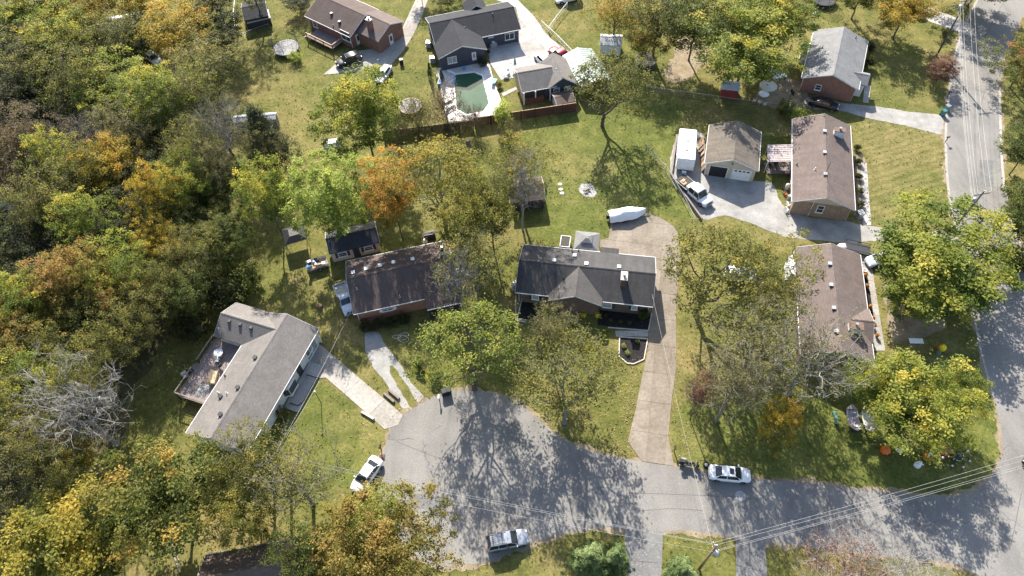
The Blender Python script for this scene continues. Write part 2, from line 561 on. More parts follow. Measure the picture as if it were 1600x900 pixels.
# pool water: murky green over a pale liner
m, nt, b = nodes("pool_water")
f = noise(nt, coord(nt), 0.35, 3)
nt.links.new(ramp(nt, f, [(0.35, (0.030, 0.078, 0.042)), (0.65, (0.042, 0.100, 0.056))]), b.inputs["Base Color"])
b.inputs["Roughness"].default_value = 0.02
b.inputs["Specular IOR Level"].default_value = 0.35
bump(nt, b, noise(nt, coord(nt), 2.0, 3), 0.02, 0.02)

# foliage: palette chosen per tree, "tone" varies by clump and leaf
def leaf_mat(name, stops, trans=0.54):
    m, nt, b = nodes(name)
    at = N(nt, "ShaderNodeAttribute", attribute_name="tone")
    oi = N(nt, "ShaderNodeObjectInfo")
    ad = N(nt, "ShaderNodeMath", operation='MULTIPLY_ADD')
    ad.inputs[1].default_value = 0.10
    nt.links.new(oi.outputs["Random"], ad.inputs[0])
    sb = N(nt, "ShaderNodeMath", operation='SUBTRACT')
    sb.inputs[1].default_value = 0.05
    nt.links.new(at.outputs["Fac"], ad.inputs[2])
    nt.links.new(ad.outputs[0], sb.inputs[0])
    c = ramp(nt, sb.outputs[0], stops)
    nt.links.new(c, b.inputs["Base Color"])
    b.inputs["Roughness"].default_value = 0.6
    b.inputs["Specular IOR Level"].default_value = 0.25
    tr = N(nt, "ShaderNodeBsdfTranslucent")
    nt.links.new(c, tr.inputs["Color"])
    mx = N(nt, "ShaderNodeMixShader")
    mx.inputs[0].default_value = trans
    nt.links.new(b.outputs[0], mx.inputs[1]); nt.links.new(tr.outputs[0], mx.inputs[2])
    nt.links.new(mx.outputs[0], nt.nodes["Material Output"].inputs["Surface"])
    return m
leaf_mat("leaf_yellowgreen", [(0.1, (0.10, 0.145, 0.028)), (0.45, (0.20, 0.245, 0.044)), (0.70, (0.36, 0.36, 0.062)), (0.95, (0.60, 0.50, 0.09))])
leaf_mat("leaf_lime", [(0.1, (0.18, 0.235, 0.045)), (0.5, (0.34, 0.40, 0.085)), (0.9, (0.56, 0.56, 0.16))])
leaf_mat("leaf_goldgreen", [(0.1, (0.10, 0.12, 0.022)), (0.4, (0.21, 0.21, 0.035)), (0.66, (0.40, 0.32, 0.05)), (0.92, (0.52, 0.36, 0.06))])
leaf_mat("leaf_gold", [(0.1, (0.16, 0.14, 0.022)), (0.4, (0.32, 0.26, 0.035)), (0.7, (0.48, 0.34, 0.05)), (0.95, (0.54, 0.31, 0.06))])
leaf_mat("leaf_orange", [(0.1, (0.24, 0.20, 0.04)), (0.4, (0.42, 0.30, 0.06)), (0.7, (0.56, 0.30, 0.065)), (0.95, (0.60, 0.25, 0.06))])
leaf_mat("leaf_rust", [(0.1, (0.13, 0.13, 0.03)), (0.4, (0.26, 0.22, 0.05)), (0.7, (0.42, 0.29, 0.085)), (0.95, (0.46, 0.26, 0.09))])
leaf_mat("leaf_green", [(0.1, (0.052, 0.078, 0.018)), (0.5, (0.110, 0.140, 0.030)), (0.9, (0.24, 0.23, 0.06))])
leaf_mat("leaf_greengold", [(0.1, (0.060, 0.085, 0.018)), (0.42, (0.120, 0.150, 0.030)), (0.66, (0.26, 0.23, 0.05)), (0.92, (0.46, 0.30, 0.06))])
leaf_mat("leaf_olive", [(0.1, (0.080, 0.095, 0.024)), (0.45, (0.165, 0.172, 0.038)), (0.75, (0.29, 0.265, 0.055)), (0.95, (0.43, 0.33, 0.07))])
leaf_mat("leaf_khaki", [(0.1, (0.090, 0.094, 0.036)), (0.5, (0.185, 0.176, 0.060)), (0.9, (0.34, 0.29, 0.095))])
leaf_mat("leaf_brown", [(0.1, (0.10, 0.078, 0.040)), (0.5, (0.19, 0.140, 0.068)), (0.9, (0.31, 0.21, 0.10))])
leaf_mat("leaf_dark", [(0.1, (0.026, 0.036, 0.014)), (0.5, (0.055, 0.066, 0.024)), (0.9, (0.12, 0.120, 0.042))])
leaf_mat("leaf_grass", [(0.1, (0.075, 0.085, 0.026)), (0.5, (0.135, 0.132, 0.046)), (0.9, (0.27, 0.225, 0.11))], 0.25)
leaf_mat("leaf_cedar", [(0.1, (0.034, 0.046, 0.018)), (0.5, (0.058, 0.074, 0.027)), (0.9, (0.10, 0.108, 0.04))], 0.15)
leaf_mat("leaf_pine", [(0.1, (0.06, 0.10, 0.03)), (0.5, (0.13, 0.19, 0.06)), (0.9, (0.30, 0.35, 0.14))], 0.3)
leaf_mat("leaf_redmix", [(0.1, (0.080, 0.105, 0.024)), (0.45, (0.155, 0.170, 0.038)), (0.68, (0.27, 0.23, 0.055)), (0.82, (0.40, 0.21, 0.06)), (0.95, (0.40, 0.15, 0.06))])
leaf_mat("leaf_maroon", [(0.1, (0.12, 0.055, 0.05)), (0.5, (0.24, 0.11, 0.085)), (0.9, (0.38, 0.25, 0.16))])
leaf_mat("leaf_litter", [(0.1, (0.17, 0.11, 0.05)), (0.5, (0.32, 0.21, 0.10)), (0.9, (0.48, 0.34, 0.17))], 0.1)
# ================================================================== THE SETTING
rnd = random.Random(7)

def catmull(pts, k=6, closed=False):
    out = []
    n = len(pts)
    for i in range(n if closed else n - 1):
        p0 = pts[(i - 1) % n] if closed or i > 0 else pts[0]
        p1, p2 = pts[i], pts[(i + 1) % n]
        p3 = pts[(i + 2) % n] if closed or i + 2 < n else pts[-1]
        for j in range(k):
            t = j / k
            out.append(tuple(0.5 * ((2 * b) + (-a + c) * t + (2 * a - 5 * b + 4 * c - d) * t * t + (-a + 3 * b - 3 * c + d) * t ** 3)
                             for a, b, c, d in zip(p0, p1, p2, p3)))
    if not closed: out.append(tuple(pts[-1]))
    return out

def gpoly(px, smooth=0):
    p = [tuple(G(*q)[:2]) for q in px]
    return catmull(p, smooth, True) if smooth else p

def ragged(poly, amp, step=0.5, seed=1):
    """uneven edge: slow and quick wander along the outline"""
    r = random.Random(seed)
    ph = [r.uniform(0, 6.28) for _ in range(5)]
    out = []
    n = len(poly)
    s = 0.0
    for i in range(n):
        a, b = Vector(poly[i]), Vector(poly[(i + 1) % n])
        L = (b - a).length
        k = max(1, int(L / step))
        nrm = Vector((-(b - a).y, (b - a).x)).normalized() if L > 0 else Vector((0, 0))
        for j in range(k):
            u = s + L * j / k
            w = .45 * math.sin(u * .71 + ph[0]) + .3 * math.sin(u * 1.9 + ph[1]) + .25 * math.sin(u * 4.3 + ph[2]) + .2 * math.sin(u * 9.1 + ph[3]) + r.uniform(-.2, .2)
            p = a.lerp(b, j / k) + nrm * amp * w
            out.append((p.x, p.y))
        s += L
    return out

def sheet(name, poly, z, mat, parent=None, kind='structure', thick=None):
    mb = MB()
    if thick:
        mb.prism(poly, z - thick, z)
    else:
        n = len(poly)
        a = sum(poly[i][0] * poly[(i + 1) % n][1] - poly[(i + 1) % n][0] * poly[i][1] for i in range(n))
        if a < 0: poly = poly[::-1]
        mb.add([(p[0], p[1], z) for p in poly], [tuple(range(n))])
    o = mb.build(name, MAT[mat], parent)
    if parent is None: tag(o, kind=kind)
    return o

# ground sheet out to the horizon, finer in the middle
mb = MB()
xs = [-3000, -800, -300] + list(range(-200, 201, 10)) + [300, 800, 3000]
ys = [-3000, -800, -200] + list(range(-60, 261, 10)) + [400, 1000, 3000]
mb.add([(x, y, 0) for y in ys for x in xs],
       [(j * len(xs) + i, j * len(xs) + i + 1, (j + 1) * len(xs) + i + 1, (j + 1) * len(xs) + i)
        for j in range(len(ys) - 1) for i in range(len(xs) - 1)])
tag(mb.build("ground", MAT["grass"]), "rough autumn grass ground under the whole neighbourhood", "ground", kind="structure")

# ---- patches of the ground that have their own cover
def patch(name, px, mat, z, label, amp=0.5, smooth=5, seed=1):
    p = gpoly(px, smooth)
    return tag(sheet(name, ragged(p, amp, 0.6, seed), z, mat), label, "ground")
patch("forest_floor", [(-260, -60), (-20, -50), (170, 40), (330, 150), (360, 240), (335, 330), (300, 430), (265, 520), (215, 600), (190, 680),
      (150, 740), (60, 770), (-150, 800), (-320, 600), (-330, 200)], "forest_floor", 0.004, "leaf covered floor of the dense wood", 0.9)
patch("lawn", [(1345, 190), (1420, 202), (1474, 212), (1474, 262), (1480, 310), (1488, 345), (1440, 360), (1362, 352), (1352, 260)], "lawn_dry", 0.006,
      "mown yellow green lawn beside the low brown roofed ranch house", 0.3)
patch("lawn", [(800, 190), (900, 178), (1000, 150), (1060, 165), (1055, 280), (1085, 345), (1010, 325), (950, 330), (945, 372), (830, 372), (790, 300)], "lawn_green", 0.008,
      "green back lawn behind the black roofed house", 0.4)
patch("lawn", [(1060, 640), (1180, 625), (1330, 600), (1530, 560), (1556, 660), (1556, 730), (1490, 768), (1350, 758), (1180, 742), (1066, 722)], "lawn_green", 0.010,
      "shady green corner lawn with Halloween decorations", 0.4)
patch("lawn", [(500, 600), (570, 652), (598, 680), (590, 715), (560, 760), (490, 745), (470, 700), (470, 650)], "lawn_green", 0.012,
      "small front lawn between driveway and cul-de-sac", 0.4)
patch("bare_soil", [(1382, 440), (1410, 470), (1440, 490), (1480, 505), (1440, 530), (1400, 530), (1385, 500)], "soil", 0.010,
      "bare trodden soil under the corner tree", 0.5)
patch("bare_soil", [(1205, 118), (1252, 128), (1262, 160), (1240, 172), (1205, 165), (1180, 150)], "soil", 0.010,
      "dusty soil yard behind the grey roofed brick house", 0.5)
patch("bare_soil", [(1040, 120), (1075, 45), (1110, 60), (1085, 120)], "soil", 0.012, "dry leafy soil under the trees near the trampoline", 0.8)
patch("ash_patch", [(905, 292), (920, 288), (932, 297), (928, 308), (912, 307)], "ash", 0.016, "pale ash of a burnt out bonfire on the lawn", 0.3)
patch("garden_strip", [(1337, 245), (1352, 250), (1356, 310), (1360, 345), (1340, 345), (1338, 300)], "soil", 0.014, "leafy brown flower border along the ranch house front", 0.1)

# ---- streets
street_px = [(1533, -25), (1527, 0), (1506, 45), (1491, 90), (1484, 140), (1478, 200), (1479, 260), (1484, 310), (1497, 370), (1511, 430), (1519, 470),
             (1527, 522), (1540, 577), (1553, 622), (1564, 672), (1566, 711), (1550, 743), (1521, 768), (1489, 775), (1429, 774), (1351, 765),
             (1251, 754), (1180, 749), (1106, 737), (1053, 729), (1005, 722), (955, 713), (920, 704), (884, 690), (849, 662), (827, 644), (799, 623),
             (753, 612), (717, 610), (671, 623), (636, 644), (614, 665), (600, 704), (592, 735), (600, 790), (625, 840), (655, 872), (685, 886), (721, 882),
             (763, 877), (827, 850), (863, 838), (906, 829), (948, 824), (973, 829), (1000, 836), (1050, 829), (1100, 832), (1144, 839), (1172, 846),
             (1196, 847), (1251, 852), (1340, 862), (1425, 873), (1482, 879), (1525, 897), (1560, 935), (1700, 1010), (1760, 900), (1700, 720), (1660, 600), (1632, 500), (1610, 430),
             (1593, 380), (1582, 352), (1577, 322), (1568, 280), (1564, 220), (1562, 140), (1572, 90), (1586, 50), (1605, 10), (1622, -25)]
street_poly = [tuple(G(*q)[:2]) for q in street_px]
road = sheet("road", ragged(catmull(street_poly, 4, True), 0.07, 0.5, 3), 0.022, "asphalt")
tag(road, "grey asphalt street and cul-de-sac", "road")

PAVED = [street_poly]
def offset(poly, d):
    n = len(poly); out = []
    a = sum(poly[i][0] * poly[(i + 1) % n][1] - poly[(i + 1) % n][0] * poly[i][1] for i in range(n))
    for i in range(n):
        t = Vector(poly[(i + 1) % n]) - Vector(poly[i - 1])
        nr = Vector((t.y, -t.x)).normalized() * (1 if a > 0 else -1)
        out.append((poly[i][0] + nr.x * d, poly[i][1] + nr.y * d))
    return out
tag(sheet("verge", ragged(offset(catmull(street_poly, 4, True), .42), .42, .35, 9), .0195, "soil"), "dusty trodden verge with leaf crumbs along the asphalt edge", "verge")
def strip(px, w, z, name, mat, parent=None, smooth=5, label=None):
    pts = [Vector(G(*q)[:2]) for q in px]
    pts = [Vector(p) for p in catmull([tuple(p) for p in pts], smooth)]
    L, Rr = [], []
    for i, p in enumerate(pts):
        d = (pts[min(i + 1, len(pts) - 1)] - pts[max(i - 1, 0)]).normalized()
        nrm = Vector((-d.y, d.x))
        L.append(p + nrm * w / 2); Rr.append(p - nrm * w / 2)
    mb = MB()
    n = len(pts)
    mb.add([(p.x, p.y, z) for p in L + Rr], [(i + n, i + n + 1, i + 1, i) for i in range(n - 1)])
    o = mb.build(name, MAT[mat], parent)
    if parent is None: tag(o, label, kind='structure')
    return o
plain("crack_dark", (0.10, 0.10, 0.10), 0.9)
strip([(1527, 0), (1506, 45), (1491, 90), (1484, 140), (1478, 200), (1479, 260), (1484, 310), (1497, 370)], 0.35, 0.027, "road_edge_strip", "concrete", road)
strip([(1562, 140), (1564, 220), (1568, 280), (1577, 322), (1582, 352), (1593, 380)], 0.35, 0.027, "road_edge_strip", "concrete", road)
strip([(1519, 470), (1527, 522), (1540, 577), (1553, 622)], 0.22, 0.027, "road_edge_strip", "concrete", road)
for cpx in ([(1575, -5), (1555, 25), (1545, 48)], [(1546, 118), (1534, 160), (1528, 215)], [(1005, 798), (1050, 795), (1098, 798)], [(620, 690), (700, 720), (800, 735)],
            [(980, 770), (1090, 774), (1200, 780)], [(1580, 850), (1590, 800), (1596, 770)], [(1560, 480), (1588, 465), (1600, 458)]):
    strip(cpx, 0.06, 0.028, "crack", "crack_dark", road)
for q in ([(640, 770), (700, 778), (698, 800), (636, 792)], [(1230, 800), (1300, 806), (1298, 830), (1228, 824)], [(1530, 250), (1552, 251), (1553, 290), (1531, 289)], [(930, 760), (975, 764), (973, 776), (928, 772)]):
    sheet("repair_patch", ragged(gpoly(q), .05, .4, int(q[0][0])), .0265, "asphalt_old", road)
mb = MB(); c = G(1157, 775); mb.lathe([(0.62, 0), (0.6, 0.02)], (c.x, c.y, 0.024), 14)
mh = mb.build("manhole_lid", MAT["concrete_grey"], road)  # round concrete manhole lid set in the asphalt

# ---- slabs clipped to a driveway outline
def clip(poly, a, b, c):            # keep a*x+b*y<=c
    out = []
    n = len(poly)
    for i in range(n):
        p, q = poly[i], poly[(i + 1) % n]
        fp, fq = a * p[0] + b * p[1] - c, a * q[0] + b * q[1] - c
        if fp <= 0: out.append(p)
        if fp * fq < 0:
            t = fp / (fp - fq)
            out.append((p[0] + (q[0] - p[0]) * t, p[1] + (q[1] - p[1]) * t))
    return out

def slabs(root, poly, ang, sx, sy, mat, z=0.05, gap=0.03, off=(0, 0), seed=1):
    r = random.Random(seed)
    ca, sa = math.cos(ang), math.sin(ang)
    loc = [(p[0] * ca + p[1] * sa, -p[0] * sa + p[1] * ca) for p in poly]
    x0, x1 = min(p[0] for p in loc), max(p[0] for p in loc)
    y0, y1 = min(p[1] for p in loc), max(p[1] for p in loc)
    x = x0 - off[0]
    while x < x1:
        y = y0 - off[1]
        while y < y1:
            q = loc
            for a, b, c in ((-1, 0, -(x + gap / 2)), (1, 0, x + sx - gap / 2), (0, -1, -(y + gap / 2)), (0, 1, y + sy - gap / 2)):
                q = clip(q, a, b, c)
                if len(q) < 3: break
            if len(q) >= 3:
                area = abs(sum(q[i][0] * q[(i + 1) % len(q)][1] - q[(i + 1) % len(q)][0] * q[i][1] for i in range(len(q)))) / 2
                if area > 0.15:
                    w = [(p[0] * ca - p[1] * sa, p[0] * sa + p[1] * ca) for p in q]
                    zz = z + r.uniform(-0.006, 0.006)
                    MB().prism(w, 0.001, zz).build("slab", MAT[mat], root)
            y += sy
        x += sx

def driveway(name, label, px, mat, ang_px, sx, sy, z=0.05, smooth=0, off=(0, 0), base="soil"):
    poly = gpoly(px, smooth)
    PAVED.append(poly)
    root = sheet(name, poly, 0.026, base)
    tag(root, label, "driveway")
    a, b = G(*ang_px[0]), G(*ang_px[1])
    slabs(root, poly, math.atan2(b.y - a.y, b.x - a.x), sx, sy, mat, z, off=off)
    return root

driveway("driveway", "long tan concrete driveway beside the black roofed house",
         [(1053, 728), (1044, 682), (1050, 620), (1057, 574), (1056, 489), (1060, 430), (1063, 395), (1059, 364), (1052, 354), (1035, 342), (1012, 333), (985, 336), (955, 345),
          (951, 372), (938, 375), (938, 392), (1024, 404), (1020, 470), (1014, 516), (1013, 548), (1004, 585), (993, 640), (981, 690), (1003, 721)],
         "concrete_tan", ((1007, 660), (1015, 560)), 4.2, 2.25, off=(0.4, 1.2))
driveway("driveway", "pale concrete driveway of the grey shingled house",
         [(478, 545), (492, 532), (509, 545), (560, 589), (630, 648), (622, 664), (601, 671), (572, 645), (509, 590), (499, 591), (478, 565)],
         "concrete", ((509, 568), (610, 655)), 4.6, 3.4)
driveway("walkway", "concrete path along the front of the grey shingled house",
         [(500, 573), (466, 641), (449, 638), (487, 570)], "concrete_grey", ((466, 641), (500, 573)), 2.4, 1.9)
driveway("driveway", "wide concrete car park behind the dark blue house",
         [(760, -6), (803, -6), (831, 22), (860, 60), (888, 80), (892, 110), (870, 120), (856, 110), (802, 122), (783, 125), (766, 99), (758, 52), (814, 44), (806, 12)],
         "concrete_grey", ((800, 30), (850, 90)), 4.2, 3.6)
driveway("driveway", "concrete driveway curving round the red brick house",
         [(652, -6), (671, -6), (658, 28), (646, 55), (630, 80), (612, 100), (560, 112), (505, 117), (526, 99), (560, 80), (600, 74), (629, 44)],
         "concrete", ((630, 60), (655, 10)), 4.5, 2.4)
driveway("walkway", "concrete front path of the low brown ranch house",
         [(1344, 254), (1354, 255), (1361, 352), (1348, 352)], "concrete_grey", ((1348, 350), (1344, 256)), 1.8, 1.5)
driveway("walkway", "narrow path before the brown roofed corner house",
         [(1345, 400), (1360, 402), (1383, 548), (1366, 548), (1362, 500)], "concrete", ((1372, 545), (1350, 400)), 1.9, 1.6)
driveway("walkway", "narrow path from pool terrace to pavilion",
         [(784, 146), (806, 136), (808, 140), (786, 151)], "concrete_grey", ((784, 148), (806, 138)), 1.2, 1.5)
driveway("walkway", "concrete path past the front flower bed of the black roofed house",
         [(961, 517), (1013, 517), (1013, 526), (963, 526)], "concrete_grey", ((961, 520), (1013, 521)), 1.5, 1.5, off=(0, 0.1))
driveway("driveway", "cracked asphalt driveway below the pine",
         [(975, 826), (1036, 831), (1031, 960), (985, 960)], "asphalt_old", ((1005, 900), (1004, 830)), 5.5, 6.0)
driveway("driveway", "grey driveway under the maroon tree",
         [(1150, 842), (1195, 846), (1203, 960), (1150, 960)], "asphalt_old", ((1170, 900), (1172, 845)), 5.0, 3.0)
driveway("driveway", "shaded driveway of the house beyond the tall power pole",
         [(1431, 23), (1451, 11), (1516, 37), (1511, 55), (1450, 33)], "concrete_grey", ((1440, 20), (1514, 46)), 3.4, 2.2)
driveway("walkway", "short porch path of the grey roofed brick house",
         [(1351, 132), (1361, 134), (1357, 161), (1348, 160)], "concrete_grey", ((1351, 160), (1356, 133)), 1.6, 1.6)

# ---- gravel
def gravel(label, px, z, seed):
    PAVED.append(gpoly(px, 4))
    o = sheet("gravel_drive", ragged(gpoly(px, 4), 0.16, 0.5, seed), z, "gravel")
    return tag(o, label, "driveway")
gravel("pale gravel yard in front of the double garage",
       [(1058, 213), (1100, 210), (1104, 262), (1180, 283), (1207, 286), (1232, 330), (1327, 347), (1362, 353), (1440, 362), (1492, 358), (1500, 382), (1440, 378),
        (1384, 377), (1310, 378), (1247, 373), (1207, 363), (1169, 348), (1130, 336), (1097, 343), (1064, 299), (1047, 275)], 0.018, 1)
gravel("pale gravel drive of the grey roofed brick house",
       [(1262, 152), (1313, 160), (1362, 166), (1420, 174), (1479, 184), (1480, 210), (1425, 199), (1350, 183), (1315, 174), (1264, 168)], 0.018, 2)
gravel("gravel track with grassy middle near the dark brown house",
       [(570, 522), (590, 520), (603, 538), (620, 562), (642, 597), (668, 625), (654, 641), (634, 640), (609, 608), (585, 574), (572, 548)], 0.018, 3)
tag(sheet("grass_strip", ragged(gpoly([(608, 576), (617, 574), (640, 610), (653, 632), (640, 636), (626, 612)], 4), 0.15, 0.4, 5), 0.021, "grass"),
    "grass strip between the gravel wheel tracks", "grass")

# ---- pool
pool_px = [(709, 120), (714, 117), (741, 114), (753, 119), (764, 162), (755, 174), (729, 179), (714, 171)]
deck_px = [(683, 107), (762, 97), (766, 104), (771, 125), (785, 162), (777, 179), (742, 187), (699, 191), (690, 150)]
PAVED.append(gpoly(deck_px))
deck = sheet("pool_terrace", gpoly(deck_px), 0.026, "concrete_grey")
tag(deck, "pale paved terrace around the pool", "terrace")
def ring_slabs():
    outer, inner = gpoly(deck_px), gpoly(pool_px)
    ang = math.atan2(*(Vector(inner[3]) - Vector(inner[4]))[::-1]) if False else math.atan2((Vector(inner[2]) - Vector(inner[6])).y, (Vector(inner[2]) - Vector(inner[6])).x)
    cx = sum(p[0] for p in inner) / 8; cy = sum(p[1] for p in inner) / 8
    n = 26
    def hit(poly, t):
        d = Vector((math.cos(t), math.sin(t)))
        best = 1e9
        for i in range(len(poly)):
            a, b = Vector(poly[i]) - Vector((cx, cy)), Vector(poly[(i + 1) % len(poly)]) - Vector((cx, cy))
            e = b - a
            den = d.x * e.y - d.y * e.x
            if abs(den) < 1e-9: continue
            s = (a.x * e.y - a.y * e.x) / den
            u = (a.x * d.y - a.y * d.x) / den
            if s > 0 and -1e-6 <= u <= 1 + 1e-6: best = min(best, s)
        return Vector((cx, cy)) + d * best
    def corner_ts(poly): return [math.atan2(p[1] - cy, p[0] - cx) for p in poly]
    ts = sorted(set([round(t, 4) for t in corner_ts(outer) + corner_ts(inner)] + [round(-math.pi + 2 * math.pi * k / n, 4) for k in range(n)]))
    ts = [t for i, t in enumerate(ts) if i == 0 or t - ts[i - 1] > 0.03]
    for i in range(len(ts)):
        t0, t1 = ts[i] + 0.0015, (ts[(i + 1) % len(ts)] + (2 * math.pi if i == len(ts) - 1 else 0)) - 0.0015
        q = [hit(inner, t0), hit(outer, t0), hit(outer, t1), hit(inner, t1)]
        q[0] = q[0] + (q[1] - q[0]).normalized() * 0.35; q[3] = q[3] + (q[2] - q[3]).normalized() * 0.35
        MB().prism([tuple(p) for p in q], 0.001, 0.06).build("slab", MAT["pool_paving"], deck)
    return outer, inner
_, pool_in = ring_slabs()
pool = empty("swimming_pool", (0, 0, 0), 0, "murky green swimming pool with clipped corners and a white coping", "swimming pool")
pc = Vector((sum(p[0] for p in pool_in) / 8, sum(p[1] for p in pool_in) / 8))
mb = MB()
inn = [Vector(p) for p in pool_in]
outw = [p + (p - pc).normalized() * 0.4 for p in inn]
n = 8
mb.add([(p.x, p.y, 0.10) for p in inn] + [(p.x, p.y, 0.10) for p in outw] + [(p.x, p.y, 0.0) for p in inn] + [(p.x, p.y, 0.0) for p in outw],
       [f for i in range(n) for f in ((i, n + i, n + (i + 1) % n, (i + 1) % n)[::-1], (n + i, n + (i + 1) % n, 3 * n + (i + 1) % n, 3 * n + i), (i, (i + 1) % n, 2 * n + (i + 1) % n, 2 * n + i))])
mb.build("coping", MAT["white_paint"], pool)
MB().add([(p.x, p.y, 0.045) for p in inn], [tuple(range(8))]).build("water", MAT["pool_water"], pool)
# ================================================================== BUILDINGS
class House:
    """gable house from the four eave corners (a-b along the ridge on the +y side, d-c on the -y side)"""
    def __init__(s, name, label, cat, quad, ze, rise, roof, wall, oh=0.45, ohg=0.3, trim="trim_white", px=True, gable=None, group=None, gutters=True):
        if px:
            A, B, C, D = [G(*p, ze) for p in quad]
        else:
            A, B, C, D = [Vector(p) for p in quad]
        x = (B - A + C - D) / 2
        y = (A - D + B - C) / 2
        s.L, s.W = x.length, y.length
        s.rz = math.atan2(x.y, x.x)
        c = (A + B + C + D) / 4
        s.c = Vector((c.x, c.y, 0))
        s.ze, s.rise, s.oh, s.ohg, s.trim = ze, rise, oh, ohg, trim
        s.root = empty(name, s.c, s.rz, label, cat, group)
        s.wallmat, s.roofmat = wall, roof
        l, w = s.L / 2 - ohg, s.W / 2 - oh
        s.l, s.w = l, w
        # height of the wall top under the roof
        zt = ze + rise * oh / (s.W / 2) - 0.12
        s.zt = zt
        zr = ze + rise - 0.12
        mb = MB()
        P = [(-l, -w, -0.2), (l, -w, -0.2), (l, w, -0.2), (-l, w, -0.2), (-l, -w, zt), (l, -w, zt), (l, w, zt), (-l, w, zt), (-l, 0, zr), (l, 0, zr)]
        F = [(0, 1, 5, 4), (2, 3, 7, 6), (1, 2, 6, 5), (3, 0, 4, 7)]
        mb.add(P, F)
        mb.build("wall", MAT[wall], s.root)
        for sg in (-1, 1):
            gb = MB(); x = sg * (l + 0.004)
            gb.add([(x, -w, zt), (x, w, zt), (x, 0, zr)], [(0, 1, 2)])
            gb.build("gable_end", MAT[gable or wall], s.root)
        s.roof = s.gable_roof(s.root, 0, 0, 0, s.L, s.W, ze, rise, roof, "roof")
        if gutters: s.gutters(s.root, 0, 0, 0, s.L, s.W, ze, rise)

    def gable_roof(s, parent, cx, cy, rz, L, W, ze, rise, roof, name="roof", t=0.16):
        l, w = L / 2, W / 2
        mb = MB()
        # top skin with a slightly uneven line, underside t lower
        P = [(-l, -w, ze), (l, -w, ze), (l, 0, ze + rise), (-l, 0, ze + rise), (l, w, ze), (-l, w, ze)]
        Q = [(p[0], p[1], p[2] - t) for p in P]
        F = [(0, 1, 2, 3), (3, 2, 4, 5), (1, 0, 6, 7), (4, 10, 11, 5)[::-1], (6, 9, 8, 7), (9, 11, 10, 8),
             (0, 3, 9, 6), (3, 5, 11, 9), (2, 1, 7, 8), (4, 2, 8, 10)]
        mb.add(P + Q, F)
        o = mb.build(name, MAT[roof], parent, loc=(cx, cy, 0), rz=rz)
        rc = MB()
        k = int(L / 0.9)
        for i in range(k):
            x0, x1 = -l + L * i / k, -l + L * (i + 1) / k - 0.02
            z = ze + rise
            dy = 0.16
            dz = dy * rise / w
            h = 0.025
            rc.add([(x0, -dy, z - dz + h), (x1, -dy, z - dz + h), (x1, 0, z + h), (x0, 0, z + h), (x1, dy, z - dz + h), (x0, dy, z - dz + h)], [(0, 1, 2, 3), (3, 2, 4, 5)])
        rc.build("ridge_cap", MAT[roof], o)
        # rake boards
        for sx in (-1, 1):
            for sy in (-1, 1):
                b = MB()
                x = sx * (l + 0.02)
                b.add([(x - .02, sy * w, ze - 0.02), (x - .02, 0, ze + rise - 0.02), (x - .02, 0, ze + rise - 0.22), (x - .02, sy * w, ze - 0.22),
                       (x + .02, sy * w, ze - 0.02), (x + .02, 0, ze + rise - 0.02), (x + .02, 0, ze + rise - 0.22), (x + .02, sy * w, ze - 0.22)],
                      [(0, 1, 2, 3), (4, 5, 6, 7), (0, 1, 5, 4), (2, 3, 7, 6), (0, 3, 7, 4)])
                b.build("rake_board", MAT[s.trim], o)
        return o

    def gutters(s, parent, cx, cy, rz, L, W, ze, rise):
        for sy in (-1, 1):
            b = MB()
            b.box((0, sy * (W / 2 + 0.045), ze - 0.1), (L - 0.02, 0.09, 0.13))
            b.build("gutter", MAT[s.trim], parent, loc=(cx, cy, 0), rz=rz)
        for sx, sy in ((-1, -1), (1, -1), (1, 1), (-1, 1)):
            b = MB()
            x, y = sx * (s.l - 0.12), sy * (s.w + 0.05)
            b.tube((sx * (L / 2 - 0.3), sy * (W / 2 + 0.03), ze - 0.16), (x, y, ze - 0.5), 0.04, n=5)
            b.tube((x, y, ze - 0.5), (x, y, 0.12), 0.04, n=5)
            b.build("downspout", MAT[s.trim], parent, loc=(cx, cy, 0), rz=rz)

    # ---- local helpers
    def to_local(s, p):
        d = Vector(p) - s.c
        ca, sa = math.cos(-s.rz), math.sin(-s.rz)
        return Vector((d.x * ca - d.y * sa, d.x * sa + d.y * ca, d.z))
    def ray_local(s, px, py):
        o = s.to_local((0, 0, CAM_H))
        d = ray(px, py)
        ca, sa = math.cos(-s.rz), math.sin(-s.rz)
        return o, Vector((d.x * ca - d.y * sa, d.x * sa + d.y * ca, d.z))
    def on_roof(s, px, py):
        o, d = s.ray_local(px, py)
        k = s.rise / (s.W / 2)
        best = None
        for sg in (-1, 1):
            # z = ze + rise - k*sg*y
            t = (s.ze + s.rise - o.z - k * sg * o.y) / (d.z + k * sg * d.y)
            p = o + d * t
            if sg * p.y >= -0.05:
                if best is None or p.z < 99: best = p if best is None or p.z < best.z else best
        return best
    def on_wall(s, face, px, py):
        o, d = s.ray_local(px, py)
        if face[1] == 'y':
            t = ((s.w if face[0] == '+' else -s.w) - o.y) / d.y
        else:
            t = ((s.l if face[0] == '+' else -s.l) - o.x) / d.x
        p = o + d * t
        return (p.x if face[1] == 'y' else p.y), p.z

